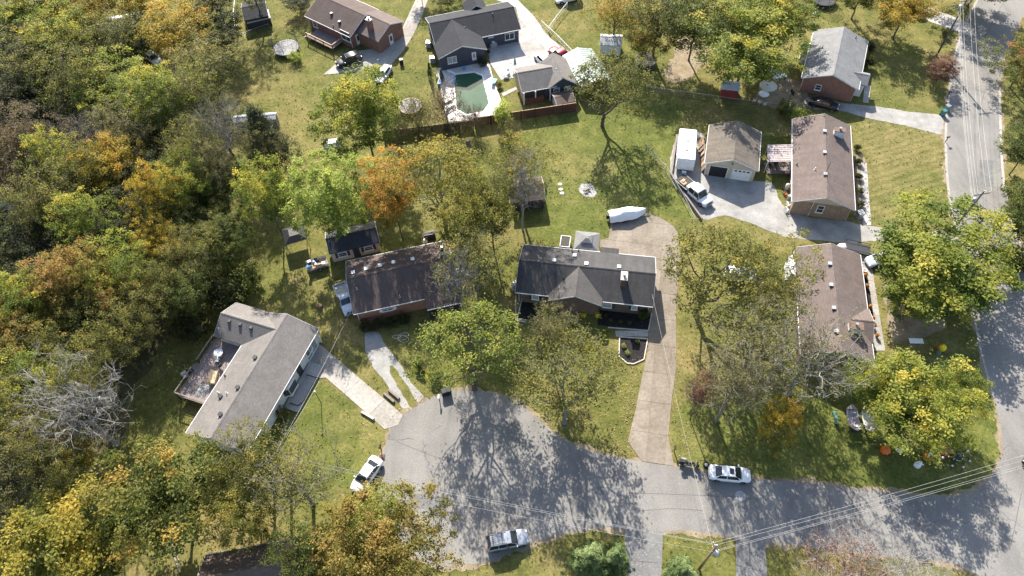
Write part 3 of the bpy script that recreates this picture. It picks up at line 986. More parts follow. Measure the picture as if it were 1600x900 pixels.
    def opening(s, face, u, z0, w, h, kind="window", glass="window_glass", frame="white_paint", shutters=None, grid=True, parent=None, off=0.0):
        """window or door on a wall; u along the wall"""
        horiz = face[1] == 'y'
        sg = 1 if face[0] == '+' else -1
        base = (s.w if horiz else s.l) + off
        par = parent or s.root
        def B(mb, du, dz, dn, su, sz, sn):
            n = sg * (base + dn)
            c = (u + du, n, z0 + dz) if horiz else (n, u + du, z0 + dz)
            mb.box(c, (su, sn, sz) if horiz else (sn, su, sz))
        if kind == "door":
            mb = MB(); B(mb, 0, h / 2, 0.03, w, h, 0.06)
            o = mb.build("door", MAT[frame], par)
            g = MB(); B(g, 0, h * 0.62, 0.066, w * 0.55, h * 0.5, 0.012); g.build("pane", MAT[glass], o)
            k = MB(); B(k, w * 0.4, h * 0.45, 0.09, 0.07, 0.07, 0.05); k.build("handle", MAT["metal_grey"], o)
            return o
        mb = MB(); B(mb, 0, h / 2, 0.012, w, h, 0.024)
        o = mb.build("window", MAT[frame], par)
        fr = MB()
        t = 0.09
        for du, dz, su, sz in ((0, t / 2, w, t), (0, h - t / 2, w, t), (-w / 2 + t / 2, h / 2, t, h - 2 * t), (w / 2 - t / 2, h / 2, t, h - 2 * t)):
            B(fr, du, dz, 0.045, su, sz, 0.07)
        if grid:
            B(fr, 0, h / 2, 0.035, w - 2 * t, 0.05, 0.035)
        if w > 1.3: B(fr, 0, h / 2, 0.0365, 0.06, h - 2 * t, 0.035)
        fr.build("frame", MAT[frame], o)
        n_ = 2 if w > 1.3 else 1
        for i in range(n_):
            g = MB(); B(g, (i - (n_ - 1) / 2) * (w / n_), h / 2, 0.03, w / n_ - 0.1, h - 0.16, 0.008)
            g.build("pane", MAT[glass], o)
        sl = MB(); B(sl, 0, -0.04, 0.06, w + 0.12, 0.08, 0.12); sl.build("sill", MAT[frame], o)
        if shutters:
            for q in (-1, 1):
                sh = MB(); B(sh, q * (w / 2 + 0.22), h / 2, 0.02, 0.38, h + 0.1, 0.045)
                sh.build("shutter", MAT[shutters], par)
        return o
    def window_px(s, face, p0, p1, **kw):
        u0, za = s.on_wall(face, *p0)
        u1, zb = s.on_wall(face, *p1)
        return s.opening(face, (u0 + u1) / 2, min(za, zb), abs(u1 - u0), abs(za - zb), **kw)

    def vent(s, px, py, kind="box", mat="metal_dark"):
        p = s.on_roof(px, py)
        mb = MB()
        if kind == "box":
            mb.box((p.x, p.y, p.z + 0.12), (0.42, 0.42, 0.28), top=(0.8, 0.8))
            mb.box((p.x, p.y, p.z + 0.27), (0.5, 0.5, 0.04))
            mb.build("roof_vent", MAT[mat], s.roof)
        elif kind == "pipe":
            mb.tube((p.x, p.y, p.z - 0.1), (p.x, p.y, p.z + 0.45), 0.06, n=8)
            mb.lathe([(0.16, 0), (0.07, 0.12)], (p.x, p.y, p.z), 8)
            mb.build("vent_pipe", MAT[mat], s.roof)
        elif kind == "dish":
            mb.tube((p.x, p.y, p.z - 0.1), (p.x, p.y - 0.15, p.z + 0.45), 0.03, n=5)
            mb.lathe([(0.05, 0), (0.2, 0.03), (0.32, 0.1), (0.3, 0.1), (0.18, 0.045), (0.04, 0.02)], (p.x, p.y - 0.15, p.z + 0.5), 12)
            mb.build("satellite_dish", MAT[mat], s.roof)
    def chimney(s, px, py, size=(0.9, 0.7), h=1.3, mat="brick_red", cap="stone_pale", sub=0.0):
        p = s.on_roof(px, py)
        mb = MB()
        z1 = max(p.z, s.ze) + h
        mb.box((p.x, p.y, (z1 + s.ze - 0.4) / 2), (size[0], size[1], z1 - s.ze + 0.4))
        o = mb.build("chimney", MAT[mat], s.roof)
        # flashing and capping belong to the chimney and share its mesh where they are too small to tell apart
        cp = MB()
        cp.box((p.x, p.y, z1 + 0.05), (size[0] + 0.16, size[1] + 0.16, 0.12))
        cp.build("chimney_cap", MAT[cap], s.roof)
        fl = MB()
        fl.lathe([(0.17, 0), (0.17, 0.35), (0.24, 0.36), (0.2, 0.42)], (p.x, p.y, z1 + 0.1), 10)
        fl.build("chimney_pot", MAT["metal_grey"], s.roof)
    def wing(s, cx, cy, rz, L, W, ze, rise, wall=None, roof=None, wl=None, oh=0.4, ohg=0.3, gut=True, drop=0.0):
        """a second gable joined to the house, in local coordinates (ridge along its own x)"""
        wall = wall or s.wallmat
        l, w = L / 2 - ohg, W / 2 - oh
        zt, zr = ze + rise * oh / (W / 2) - 0.12, ze + rise - 0.12
        mb = MB()
        P = [(-l, -w, -0.2), (l, -w, -0.2), (l, w, -0.2), (-l, w, -0.2), (-l, -w, zt), (l, -w, zt), (l, w, zt), (-l, w, zt), (-l, 0, zr), (l, 0, zr)]
        mb.add(P, [(0, 1, 5, 4), (2, 3, 7, 6), (1, 2, 6, 9, 5), (3, 0, 4, 8, 7)])
        mb.build("wing_wall", MAT[wall], s.root, loc=(cx, cy, 0), rz=rz)
        return s.gable_roof(s.root, cx, cy, rz, L, W, ze, rise, roof or s.roofmat, "wing_roof")

def mid(a, b): return ((a[0] + b[0]) / 2, (a[1] + b[1]) / 2)

# ------------------------------------------------ E: long low brown roofed ranch house upper right
E = House("ranch_house", "long ranch house with pinkish brown roof and tan brick beside the white garage", "house",
          ((1238, 314.7), (1238, 185), (1329, 196.5), (1336, 328)), 2.9, 1.75, "roof_brown", "brick_tan", gable="siding_cream")
E.opening('-x', 0.1, 1.05, 1.0, 1.5, glass="window_glass")
b = MB(); b.tube((-E.l - 0.06, 1.35, 0), (-E.l - 0.06, 1.35, 3.4), 0.045); b.build("conduit", MAT["trim_white"], E.root)
for u in (-5.6, -2.2, 1.4, 5.0):
    E.opening('-y', u, 0.95, 1.5, 1.25, shutters="trim_brown")
E.opening('-y', 3.1, 0.1, 0.95, 2.05, kind="door")
for u in (-3.0, 4.0): E.opening('+y', u, 1.0, 1.2, 1.1)
E.opening('+y', 0.6, 0.1, 0.95, 2.05, kind="door")
E.vent(1288, 206, "box", "galvanised"); E.vent(1288, 239, "box", "galvanised"); E.vent(1289, 273, "box", "galvanised"); E.vent(1287, 181, "pipe", "galvanised")
E.vent(1245, 207, "dish"); E.vent(1245, 258, "pipe"); E.vent(1273, 265, "pipe", "plastic_white")
E.chimney(1309, 211, (0.85, 1.5), 1.0, "siding_white", "trim_brown")
tv = MB(); p = E.on_roof(1289, 273)
tv.tube((p.x, p.y, p.z), (p.x, p.y, p.z + 2.6), 0.035, n=6)
tv.build("vent_stack", MAT["metal_dark"], E.roof)
mb = MB(); mb.box((E.l * -1 - 0.12, 1.4, 1.2), (0.12, 0.3, 0.5)); mb.build("meter_box", MAT["metal_grey"], E.root)

# patio cover on the left of E
def canopy(name, label, cat, quad_px, z, mat, posts=True, post="white_paint", slope=0.25, ribs=0):
    A, B, C, D = [G(*p, z) for p in quad_px]
    c = (A + B + C + D) / 4
    root = empty(name, (c.x, c.y, 0), 0, label, cat)
    q = [p - Vector((c.x, c.y, 0)) for p in (A, B, C, D)]
    q[1].z += slope; q[2].z += slope
    mb = MB()
    mb.add([tuple(p) for p in q] + [(p.x, p.y, p.z - 0.08) for p in q], [(0, 1, 2, 3)[::-1], (4, 5, 6, 7), (0, 4, 5, 1), (1, 5, 6, 2), (2, 6, 7, 3), (3, 7, 4, 0)])
    o = mb.build("canopy_roof", MAT[mat], root)
    if ribs:
        for i in range(ribs):
            t = (i + 0.5) / ribs
            r = MB(); a = q[0].lerp(q[3], t); b = q[1].lerp(q[2], t)
            r.tube(a + Vector((0, 0, .02)), b + Vector((0, 0, .02)), 0.035, n=4)
            r.build("rib", MAT[mat], o)
    if posts:
        for p in q:
            r = MB(); k = p * 0.95
            r.tube((k.x, k.y, 0), (k.x, k.y, p.z - 0.06), 0.05, n=6)
            r.build("post", MAT[post], root)
    return root, q
canopy("patio_cover", "ribbed mauve metal patio cover attached to the ranch house", "patio cover",
       ((1199, 252.5), (1238, 254), (1238, 227.5), (1199.5, 226.5)), 2.45, "roof_metal_pink", ribs=9)

# ------------------------------------------------ F: double garage
Fh = House("double_garage", "cream double garage with streaked tan roof and one open bay", "garage",
           ((1101.3, 254.7), (1108, 195.2), (1189.9, 205.9), (1185.3, 267.2)), 2.7, 1.6, "roof_tan", "siding_cream", oh=0.35, ohg=0.25, gutters=False)
for sg in (1, -1):
    b = MB(); b.box((0, sg * (Fh.W / 2 + 0.03), Fh.ze - 0.1), (Fh.L, 0.06, 0.18)); b.build("fascia", MAT["trim_white"], Fh.root)
# bays: the left one (+y) is a black panel for its shaded inside, the right one has a white sectional door
def garage_bay(h, face_x, y0, w, hh, closed):
    x = face_x
    sg = -1
    if closed:
        root = MB(); root.box((x - 0.02, y0, hh / 2), (0.05, w, hh))
        o = root.build("garage_door", MAT["white_paint"], h.root)
        for k in range(4):
            b = MB(); b.box((x - 0.055, y0, hh * (k + 0.5) / 4), (0.03, w - 0.06, hh / 4 - 0.04)); b.build("door_panel", MAT["white_paint"], o)
        for k in range(4):
            b = MB(); b.box((x - 0.075, y0 + (k - 1.5) * w / 4.4, hh * 0.875), (0.012, w / 7, 0.26)); b.build("pane", MAT["car_glass"], o)
    else:
        b = MB(); b.box((x - 0.004, y0, hh / 2), (0.02, w, hh)); b.build("bay_shade_panel", MAT["plastic_black"], h.root)  # black panel on the wall, paints the shade inside the bay
    fr = MB()
    for q in (-1, 1): fr.box((x - 0.04, y0 + q * (w / 2 + 0.06), hh / 2 + 0.05), (0.08, 0.12, hh + 0.1))
    fr.box((x - 0.042, y0, hh + 0.06), (0.08, w, 0.12))
    fr.build("door_frame", MAT["trim_white"], h.root)
garage_bay(Fh, -Fh.l, 1.75, 2.6, 2.15, False)
garage_bay(Fh, -Fh.l, -1.75, 2.7, 2.15, True)
b = MB(); b.tube((-Fh.l - 0.1, 0, 3.3), (-Fh.l - 0.25, 0, 3.3), 0.1, 0.14); b.build("floodlight", MAT["metal_dark"], Fh.root)

# ------------------------------------------------ G: brick house with pale grey roof upper right
Gh = House("brick_house", "red brick house with pale grey roof and porch gable by the side street", "house",
           ((1253.4, 121.3), (1270.8, 47.6), (1357.4, 63.5), (1341, 139.5)), 3.0, 1.8, "roof_ltgrey", "brick_red")
yy = -Gh.W / 2
Gh.wing(-Gh.l + 3.2, yy + 0.6, math.pi / 2, 3.6, 3.4, 2.7, 0.9, wall="siding_white")
Gh.wing(2.2, Gh.W / 2 - 0.2, math.pi / 2, 3.0, 3.2, 2.5, 0.7, wall="siding_white")
Gh.vent(1293, 84, "pipe", "plastic_white"); Gh.vent(1285, 75, "pipe"); Gh.vent(1337, 60, "pipe")
for u in (-1.5, 3.2): Gh.opening('-y', u, 0.9, 1.3, 1.2)
Gh.opening('-x', 1.5, 1.0, 1.0, 1.1, shutters=None)

# ------------------------------------------------ D: brown corner house lower right
_b, _c, _d = G(1240.7, 388, 3), G(1344, 396.1, 3), G(1366.3, 565, 3)
D = House("corner_house", "long house with mauve brown shingle roof and white chimney on the street corner", "house",
          (_b + _d - _c, _b, _c, _d), 3.0, 1.7, "roof_brown", "brick_dark", gable="siding_teal", px=False)
for q, k in (((1296, 413), "box"), ((1298, 446), "box"), ((1302, 482), "box"), ((1306, 518), "box")): D.vent(*q, k, "galvanised")
D.vent(1285, 435, "pipe"); D.vent(1254, 454, "pipe"); D.vent(1305, 551, "pipe")
D.chimney(1334, 515, (1.0, 1.6), 0.9, "siding_white", "trim_brown")
D.wing(-D.l + 5.2, -D.W / 2 + 1.5, math.pi / 2, 3.3, 5.2, 3.05, 1.0)
for u in (-5.6, -2.0, 2.2, 5.4): D.opening('-y', u, 0.9, 1.4, 1.3)
D.opening('-y', 0.2, 0.1, 0.95, 2.05, kind="door")
for u in (-2, 1.6): D.opening('-x', u, 1.0, 1.1, 1.1)
for u in (3, 6): D.opening('+y', u, 1.0, 1.1, 1.1)
b = MB(); b.box((-D.l - 0.9, -1.2, 0.1), (1.6, 1.5, 0.2)); b.build("step", MAT["concrete_grey"], D.root)
b = MB(); b.box((D.L / 2 - 2.4, D.w + 0.55, 1.1), (3.4, 0.9, 2.2), top=(1, 0.6)); b.build("rear_lean_to", MAT["siding_white"], D.root)

# ------------------------------------------------ C: centre house with black roof
C = House("ranch_house", "centre ranch house with black shingle roof and a front gable above the drive", "house",
          ((817, 382), (1024, 402), (1020, 479), (806, 456.5)), 2.9, 1.8, "roof_black", "brick_dark")
gx, _ = C.on_wall('-y', 899, 470)
C.wing(gx, -C.W / 2 + 1.65, math.pi / 2, 4.9, 7.2, 3.02, 1.64, wall="brick_dark", gut=False, roof="roof_black_lit")
C.chimney(974, 440, (0.75, 1.3), 1.25, "brick_dark", "stone_pale")
for q in ((866, 408), (898, 400), (916, 413), (967, 418)): C.vent(*q, "box", "plastic_white")
C.vent(895, 395, "pipe"); C.vent(904, 393, "pipe"); C.vent(881, 436, "pipe")
C.window_px('-y', (831, 467), (842, 460), shutters="trim_dark", glass="curtain_glass")
C.window_px('-y', (941, 479.5), (957, 471), shutters="trim_dark", glass="curtain_glass")
C.window_px('-y', (986, 483), (997, 476), shutters="trim_dark", glass="curtain_glass")
C.opening('-y', gx + 0.9, 0.15, 1.0, 2.1, kind="door", frame="trim_dark")
C.opening('-y', gx - 1.6, 0.8, 1.4, 1.5, glass="curtain_glass")
for u in (-6, -2, 3): C.opening('+y', u, 0.9, 1.3, 1.2)
b = MB(); b.box((2.9, C.W / 2 + 0.35, 2.85), (2.6, 1.1, 0.12)); b.build("rear_canopy", MAT["roof_black"], C.root)
for u in (-1.1, 1.1):
    b = MB(); b.tube((2.9 + u, C.W / 2 + 0.75, 0), (2.9 + u, C.W / 2 + 0.75, 2.8), 0.06); b.build("canopy_post", MAT["trim_white"], C.root)

# ------------------------------------------------ B: dark brown house
_a, _b2, _d2 = G(536.5, 409.3, 3), G(694.7, 376, 3), G(556, 489.9, 3)
B = House("brick_house", "orange brick house with dark brown roof and leaning porch roof, next to the long shed", "house",
          (_a, _b2, _b2 + _d2 - _a, _d2), 3.0, 1.95, "roof_darkbrown", "brick_orange", px=False)
# porch roof continuing the front slope lower and further out
l0, l1 = B.L / 2 - 4.8, B.L / 2 + 0.2
yw = -B.W / 2
mb = MB()
k = B.rise / (B.W / 2)
ys0, ys1 = yw + 1.9, yw - 1.7
z0_, z1_ = B.ze + k * 1.9 + 0.12, B.ze - 0.28
mb.add([(l0, ys0, z0_), (l1, ys0, z0_), (l1, ys1, z1_), (l0, ys1, z1_), (l0, ys0, z0_ - .14), (l1, ys0, z0_ - .14), (l1, ys1, z1_ - .14), (l0, ys1, z1_ - .14)],
       [(3, 2, 1, 0), (4, 5, 6, 7), (0, 1, 5, 4), (1, 2, 6, 5), (2, 3, 7, 6), (3, 0, 4, 7)])
mb.build("porch_roof", MAT["roof_darkbrown"], B.root)
b = MB(); b.box(((l0 + l1) / 2, ys1 - 0.05, z1_ - 0.07), (l1 - l0, 0.08, 0.12)); b.build("gutter", MAT["trim_white"], B.root)
for x in (l0 + 0.2, (l0 + l1) / 2, l1 - 0.2):
    b = MB(); b.tube((x, ys1 + 0.25, 0), (x, ys1 + 0.25, z1_ - 0.1), 0.07); b.build("porch_post", MAT["trim_dark"], B.root)
b = MB(); b.box(((l0 + l1) / 2, yw - 0.6, 0.15), (l1 - l0 - 0.2, 2.0, 0.3)); b.build("porch_floor", MAT["wood_dark"], B.root)
for i in range(3):
    b = MB(); b.box((l0 + 1.4, yw - 1.8 - 0.3 * i, 0.25 - 0.08 * i), (1.4, 0.3, 0.08)); b.build("step", MAT["wood_brown"], B.root)
B.window_px('-y', (598, 487), (614, 480), shutters="white_paint", grid=False)
B.opening('-y', l0 + 1.4, 0.3, 0.95, 2.05, kind="door", frame="trim_dark")
for u in (-2.5, 2): B.opening('-x', u, 1.0, 1.0, 1.1)
for q in ((552, 427), (573, 421), (594, 416), (615, 411), (645, 406)): B.vent(*q, "box", "plastic_white")
B.vent(558, 452, "pipe", "galvanised"); B.vent(625, 464, "pipe", "galvanised"); B.vent(663, 442, "pipe", "metal_dark")
B.chimney(692, 396, (0.8, 0.8), 1.0, "siding_white", "metal_dark")

# shed behind B
Sd = House("garden_shed", "long cream shed with black metal roof and small porch behind the orange brick house", "shed",
           ((505, 362), (585, 347), (593.5, 376.5), (517.5, 398)), 2.3, 1.0, "roof_metal_black", "siding_cream", oh=0.25, ohg=0.2, gutters=False)
for i in range(18):
    for sg in (-1, 1):
        r = MB(); x = -Sd.L / 2 + Sd.L * (i + 0.5) / 18
        r.tube((x, sg * 0.05, Sd.ze + Sd.rise + 0.01), (x, sg * Sd.W / 2, Sd.ze + 0.02), 0.022, n=4); r.build("roof_seam", MAT["roof_metal_black"], Sd.roof)
Sd.opening('-y', -1.9, 0.8, 1.3, 0.95, shutters="trim_dark")
Sd.opening('-y', 1.9, 0.8, 1.3, 0.95, shutters="trim_dark")
Sd.opening('-y', 0.1, 0.05, 0.95, 1.95, kind="door", frame="trim_dark")

# ------------------------------------------------ A: grey shingled house on the left with wing and deck
rA = 1.6
Rn, Rf = G(329, 684, 3 + rA), G(448.3, 490.5, 3 + rA)
_a, _c = G(288.5, 675.5, 3), G(495.4, 514.5, 3)
_dn, _bf = 2 * Rn - _a, 2 * Rf - _c
for v in (_dn, _bf): v.z = 3
A = House("shingled_house", "L-shaped house with pale grey shingle roof and a wooden deck", "house",
          (_a, _bf, _c, _dn), 3.0, rA, "roof_grey", "siding_white", px=False)
for q in ((399, 559), (372, 606), (345, 620), (345, 648)): A.vent(*q, "box")
A.vent(341.5, 614, "pipe", "plastic_white"); A.vent(355, 615, "pipe", "plastic_white"); A.vent(352, 588, "pipe")
# wing towards the wood (local +y)
wl_, wn_ = A.to_local(G(369.5, 472.5, 3)), A.to_local(G(333.5, 525, 3))
wc = (wl_ + wn_) / 2
wW = abs(wl_.x - wn_.x)
wLen = wc.y - 0.25
wing = A.wing(wc.x, wc.y - wLen / 2, math.pi / 2, wLen, wW, 3.02, 1.5)
for q in ((359, 503), (376, 508), (393, 513)):
    o_, d_ = A.ray_local(*q)
    t_ = (4.0 - o_.z) / d_.z
    p_ = o_ + d_ * t_
    v_ = MB(); v_.box((p_.x, p_.y, 4.05), (0.45, 0.45, 0.5), top=(0.85, 0.85)); v_.build("roof_vent", MAT["metal_dark"], A.root)
o_, d_ = A.ray_local(345, 518); p_ = o_ + d_ * ((3.6 - o_.z) / d_.z)
v_ = MB(); v_.tube((p_.x, p_.y, 3.2), (p_.x, p_.y, 4.5), 0.05); v_.build("vent_pipe", MAT["galvanised"], A.root)
# bay window and openings on the street side (local -y)
u0, zb = A.on_wall('-y', 463, 590)
bay = MB()
bx, by = u0 - 1.6, -A.w
bay.prism([(bx - 1.3, by + 0.1), (bx + 1.3, by + 0.1), (bx + 0.85, by - 0.7), (bx - 0.85, by - 0.7)], 0.5, 2.55)
bay_o = bay.build("bay_window", MAT["white_paint"], A.root)
for (xa, ya, xb, yb) in ((bx - 1.28, by - 0.02, bx - 0.87, by - 0.68), (bx - 0.8, by - 0.705, bx + 0.8, by - 0.705), (bx + 0.87, by - 0.68, bx + 1.28, by - 0.02)):
    n2 = Vector((yb - ya, -(xb - xa))).normalized()
    if n2.y > 0.2: n2 = -n2
    dx, dy = n2.x * 0.03, n2.y * 0.03
    if abs(ya - yb) > 0.1: dx = abs(dx) * (1 if xa > bx else -1); dy = -abs(dy)
    pn = MB(); pn.add([(xa + dx, ya + dy, 0.95), (xb + dx, yb + dy, 0.95), (xb + dx, yb + dy, 2.3), (xa + dx, ya + dy, 2.3)], [(0, 1, 2, 3)])
    pn.build("pane", MAT["window_glass"], bay_o)
b = MB(); b.box((bx - 4.2, -A.w - 0.03, 1.1), (2.4, 0.06, 2.1)); gd = b.build("garage_door", MAT["white_paint"], A.root)
A.opening('-y', bx + 2.6, 0.1, 0.95, 2.05, kind="door", frame="trim_dark")
A.opening('-y', bx + 5.4, 0.9, 1.5, 1.2)
A.opening('-y', A.l - 2.0, 0.05, 2.6, 2.1, glass="curtain_glass", grid=False)
for x in (A.L / 2 - 0.4,):
    b = MB(); b.box((x, -A.W / 2 + 0.2, 1.4), (0.16, 0.16, 2.8)); b.build("porch_post", MAT["white_paint"], A.root)
for u in (-2, 1.5): A.opening('-x', u, 1.0, 1.1, 1.1)
# front porch slab and planting bed
b = MB(); b.box((bx + 1.0, -A.w - 1.3, 0.09), (7.0, 2.2, 0.18)); b.build("porch_slab", MAT["concrete_grey"], A.root)
b = MB(); b.prism([(bx - 1.7, -A.w - 0.75), (bx + 2.6, -A.w - 0.75), (bx + 2.6, -A.w - 2.3), (bx - 1.0, -A.w - 2.3), (bx - 1.7, -A.w - 1.9)], 0.1, 0.24); b.build("gravel_bed", MAT["stone_grey"], A.root)
b = MB()
pl = [(bx - 1.7, -A.w - 0.75), (bx - 1.7, -A.w - 1.9), (bx - 1.0, -A.w - 2.3), (bx + 2.6, -A.w - 2.3), (bx + 2.6, -A.w - 0.75)]
for p0, p1 in zip(pl, pl[1:]): b.tube((*p0, 0.24), (*p1, 0.24), 0.07, n=4)
b.build("bed_edging", MAT["wood_dark"], A.root)

# deck (a thing of its own, standing against the house)
dk = [A.to_local(G(*q, 1.2)) for q in ((281, 613), (316, 629), (372, 545), (336, 537), (312, 569), (301, 566))]
dz = 1.2
deckA = empty("wooden_deck", A.c, A.rz, "weathered grey timber deck with railings against the grey shingled house", "deck")
polyd = [(p.x, p.y) for p in (A.to_local(G(281, 613, dz)), A.to_local(G(318, 632, dz)), A.to_local(G(378, 542, dz)), A.to_local(G(336, 535, dz)))]
ymax, ymin = max(p[1] for p in polyd), A.w + 0.01
xmin, xmax = min(p[0] for p in polyd), max(p[0] for p in polyd)
nb = 26
for i in range(nb):
    x = xmin + (xmax - xmin) * (i + 0.5) / nb
    b = MB(); b.box((x, (ymax + ymin) / 2, dz), ((xmax - xmin) / nb - 0.015, ymax - ymin, 0.05)); b.build("plank", MAT["wood_grey"], deckA)
b = MB()
for x in (xmin + 0.15, (xmin + xmax) / 2, xmax - 0.15):
    b.box((x, (ymax + ymin) / 2, dz - 0.13), (0.09, ymax - ymin - 0.05, 0.2))
b.build("joist", MAT["wood_dark"], deckA)
def rail(root, p, q, z, h=1.0, wood="wood_grey", bal="wood_dark", name="railing"):
    p, q = Vector(p), Vector(q)
    r = MB()
    d = q - p
    L = d.length
    ang = math.atan2(d.y, d.x)
    m_ = (p + q) / 2
    r.box((m_.x, m_.y, z + h), (L + 0.1, 0.16, 0.06), ang)
    r.box((m_.x, m_.y, z + 0.12), (L, 0.05, 0.08), ang)
    o = r.build(name, MAT[wood], root)
    k = max(2, int(L / 0.3))
    bb = MB()
    for i in range(k):
        t = p.lerp(q, (i + 0.5) / k)
        bb.box((t.x, t.y, z + h / 2 + 0.05), (0.035, 0.035, h - 0.14), ang)
    bb.build("baluster_set", MAT[bal], o)["kind"] = "stuff"
    return o
def post(root, x, y, z0, z1, mat="wood_dark", s=0.12):
    b = MB(); b.box((x, y, (z0 + z1) / 2), (s, s, z1 - z0)); return b.build("post", MAT[mat], root)
gap0 = xmin + (xmax - xmin) * 0.42
gap1 = gap0 + 1.3
rail(deckA, (xmin, ymax), (gap0, ymax), dz); rail(deckA, (gap1, ymax), (xmax, ymax), dz)
rail(deckA, (xmin, ymin + 0.1), (xmin, ymax), dz); rail(deckA, (xmax, ymax), (xmax, ymax - 1.6), dz)
for x, y in ((xmin, ymax), (gap0, ymax), (gap1, ymax), (xmax, ymax), (xmin, ymin + 0.3), (xmax, ymin + 0.3)): post(deckA, x, y, 0, dz + 1.0)
for i in range(5):
    b = MB(); b.box(((gap0 + gap1) / 2, ymax + 0.15 + 0.28 * i, dz - 0.1 - 0.22 * i), (1.2, 0.29, 0.05)); b.build("step", MAT["wood_grey"], deckA)
for x in (gap0 + 0.03, gap1 - 0.03):
    b = MB(); b.tube((x, ymax, dz + 0.95), (x, ymax + 1.4, 0.9), 0.04, n=4); b.build("handrail", MAT["wood_grey"], deckA)
DECK = (A, xmin, xmax, ymin, ymax, dz)

# ------------------------------------------------ H: dark blue house by the pool
hz = 2.9
n0, n1 = G(761, 56, hz), G(814, 45.3, hz)
ridge0 = G(671, 21, hz + 1.7)
# main block: ridge along the top line, near eave along the car park
x_ = (n1 - n0).normalized(); y_ = Vector((-x_.y, x_.x, 0))
Wm = 9.0
cR = n1.copy()
dL = G(683, 87.5, hz); 
tL = (dL - n1).dot(x_)
Dm = n1 + x_ * (tL + 0.3)
Hh = House("pool_house", "dark blue sided house with black roof facing the pool", "house",
           (Dm + y_ * Wm, n1 + y_ * Wm, n1, Dm), hz, 1.75, "roof_slate", "siding_slate", px=False)
e0, e1 = Hh.to_local(G(683, 87.5, hz)), Hh.to_local(G(761, 76.5, hz))
wcx, wW = (e0.x + e1.x) / 2, abs(e1.x - e0.x)
wy = min(e0.y, e1.y)
wL = abs(wy) - 0.15
Hh.wing(wcx, wy + wL / 2, math.pi / 2, wL, wW, hz + 0.02, 1.68, wall="siding_slate")
def hwall(kind, px0, px1, y, **kw):
    o, d = Hh.ray_local(*px0); p = o + d * ((y - o.y) / d.y)
    o, d = Hh.ray_local(*px1); q = o + d * ((y - o.y) / d.y)
    s_w = Hh.w
    Hh.w = -y
    r = Hh.opening('-y', (p.x + q.x) / 2, min(p.z, q.z), abs(p.x - q.x), abs(p.z - q.z), kind=kind, **kw)
    Hh.w = s_w
    return r
yw_ = wy + 0.3
hwall("window", (700, 100), (713, 87), yw_, glass="curtain_glass", grid=False)
hwall("door", (738, 94.5), (743.5, 81), yw_, glass="curtain_glass")
hwall("window", (763, 59), (770.5, 54), -Hh.w, glass="window_glass")
hwall("window", (789, 63), (803.5, 50), -Hh.w, glass="window_glass", grid=False)
b = MB(); b.box((Hh.L / 2 - 7, Hh.W / 2 + 0.2, 2.6), (5.0, 3.0, 0.2)); 
Hh.wing(-Hh.L / 2 + 9.6, Hh.W / 2 + 0.4, math.pi / 2, 3.4, 4.2, 2.9, 1.4)
Hh.vent(770, 24, "pipe"); Hh.vent(727, 45, "pipe")

# ------------------------------------------------ J: brick house at the top
jz = 2.9
p0, p1 = G(475.7, 24.5, jz), G(546.5, 58, jz)
x_ = (p1 - p0).normalized(); y_ = Vector((-x_.y, x_.x, 0))
Wj = 9.2
J = House("brick_house", "red brick house with purple brown roof, side wing and timber porch at the back", "house",
          (p0 + y_ * Wj, p1 + y_ * Wj, p1, p0), jz, 1.9, "roof_darkbrown", "brick_red", px=False)
J.wing(J.L / 2 + 2.0, 0.9, 0, 6.4, 7.4, 2.95, 1.5, roof="roof_brown")
J.chimney(578, 40, (1.0, 0.7), 1.2, "brick_red", "stone_pale")
J.vent(518, 22, "box"); J.vent(530.5, 35, "box"); J.vent(521, 42, "pipe")
J.window_px('-y', (535, 60), (545.5, 52), glass="window_glass", grid=False)
J.opening('-y', -J.l + 1.6, 0.9, 1.2, 1.1)
J.opening('+x', -2.6, 0.1, 0.95, 2.1, kind="door")
sv = J.l
J.l = J.L / 2 + 2.0 + 3.2 - 0.3
J.opening('+x', 0.8, 0.1, 0.95, 2.1, kind="door", frame="white_paint")
J.l = sv
jd = empty("timber_porch", J.c, J.rz, "dark timber porch with pale railings behind the red brick house", "porch")
for i in range(16):
    b = MB(); b.box((-J.l + 2.3 + i * 0.42, -J.w - 1.5, 0.75), (0.4, 2.9, 0.05)); b.build("plank", MAT["wood_grey"], jd)
for x0, y0, x1, y1 in ((-J.l + 2.1, -J.w - 2.95, -J.l + 8.9, -J.w - 2.95), (-J.l + 8.9, -J.w - 2.95, -J.l + 8.9, -J.w - 0.4)):
    rail(jd, (x0, y0), (x1, y1), 0.75, 0.9, "wood_pale", "wood_brown")
for x in (2.1, 4.4, 6.6, 8.9): post(jd, -J.l + x, -J.w - 2.95, 0, 1.65, "wood_brown")
for i in range(4):
    b = MB(); b.box((-J.l + 1.9 - 0.28 * i, -J.w - 2.2, 0.62 - 0.16 * i), (0.3, 1.2, 0.05)); b.build("step", MAT["wood_grey"], jd)

# ------------------------------------------------ I: pavilion beside the pool
iz = 2.6
q = [G(*p, iz) for p in ((803, 110), (868, 103), (861, 136), (815.5, 144))]
x_ = (q[2] - q[3]).normalized(); y_ = Vector((-x_.y, x_.x, 0))
Wi = 6.6
I = House("pool_pavilion", "grey roofed pool pavilion with open front, pale side wall and dark gable", "pavilion",
          (q[3] + y_ * Wi - x_ * 0.0, q[2] + y_ * Wi + x_ * 1.0, q[2] + x_ * 1.0, q[3]), iz, 1.5, "roof_grey", "siding_slate", px=False, oh=0.3)
I.wing(I.L / 2 + 1.0, -0.1, math.pi / 2, 6.8, 5.0, 2.62, 1.75, wall="siding_slate")
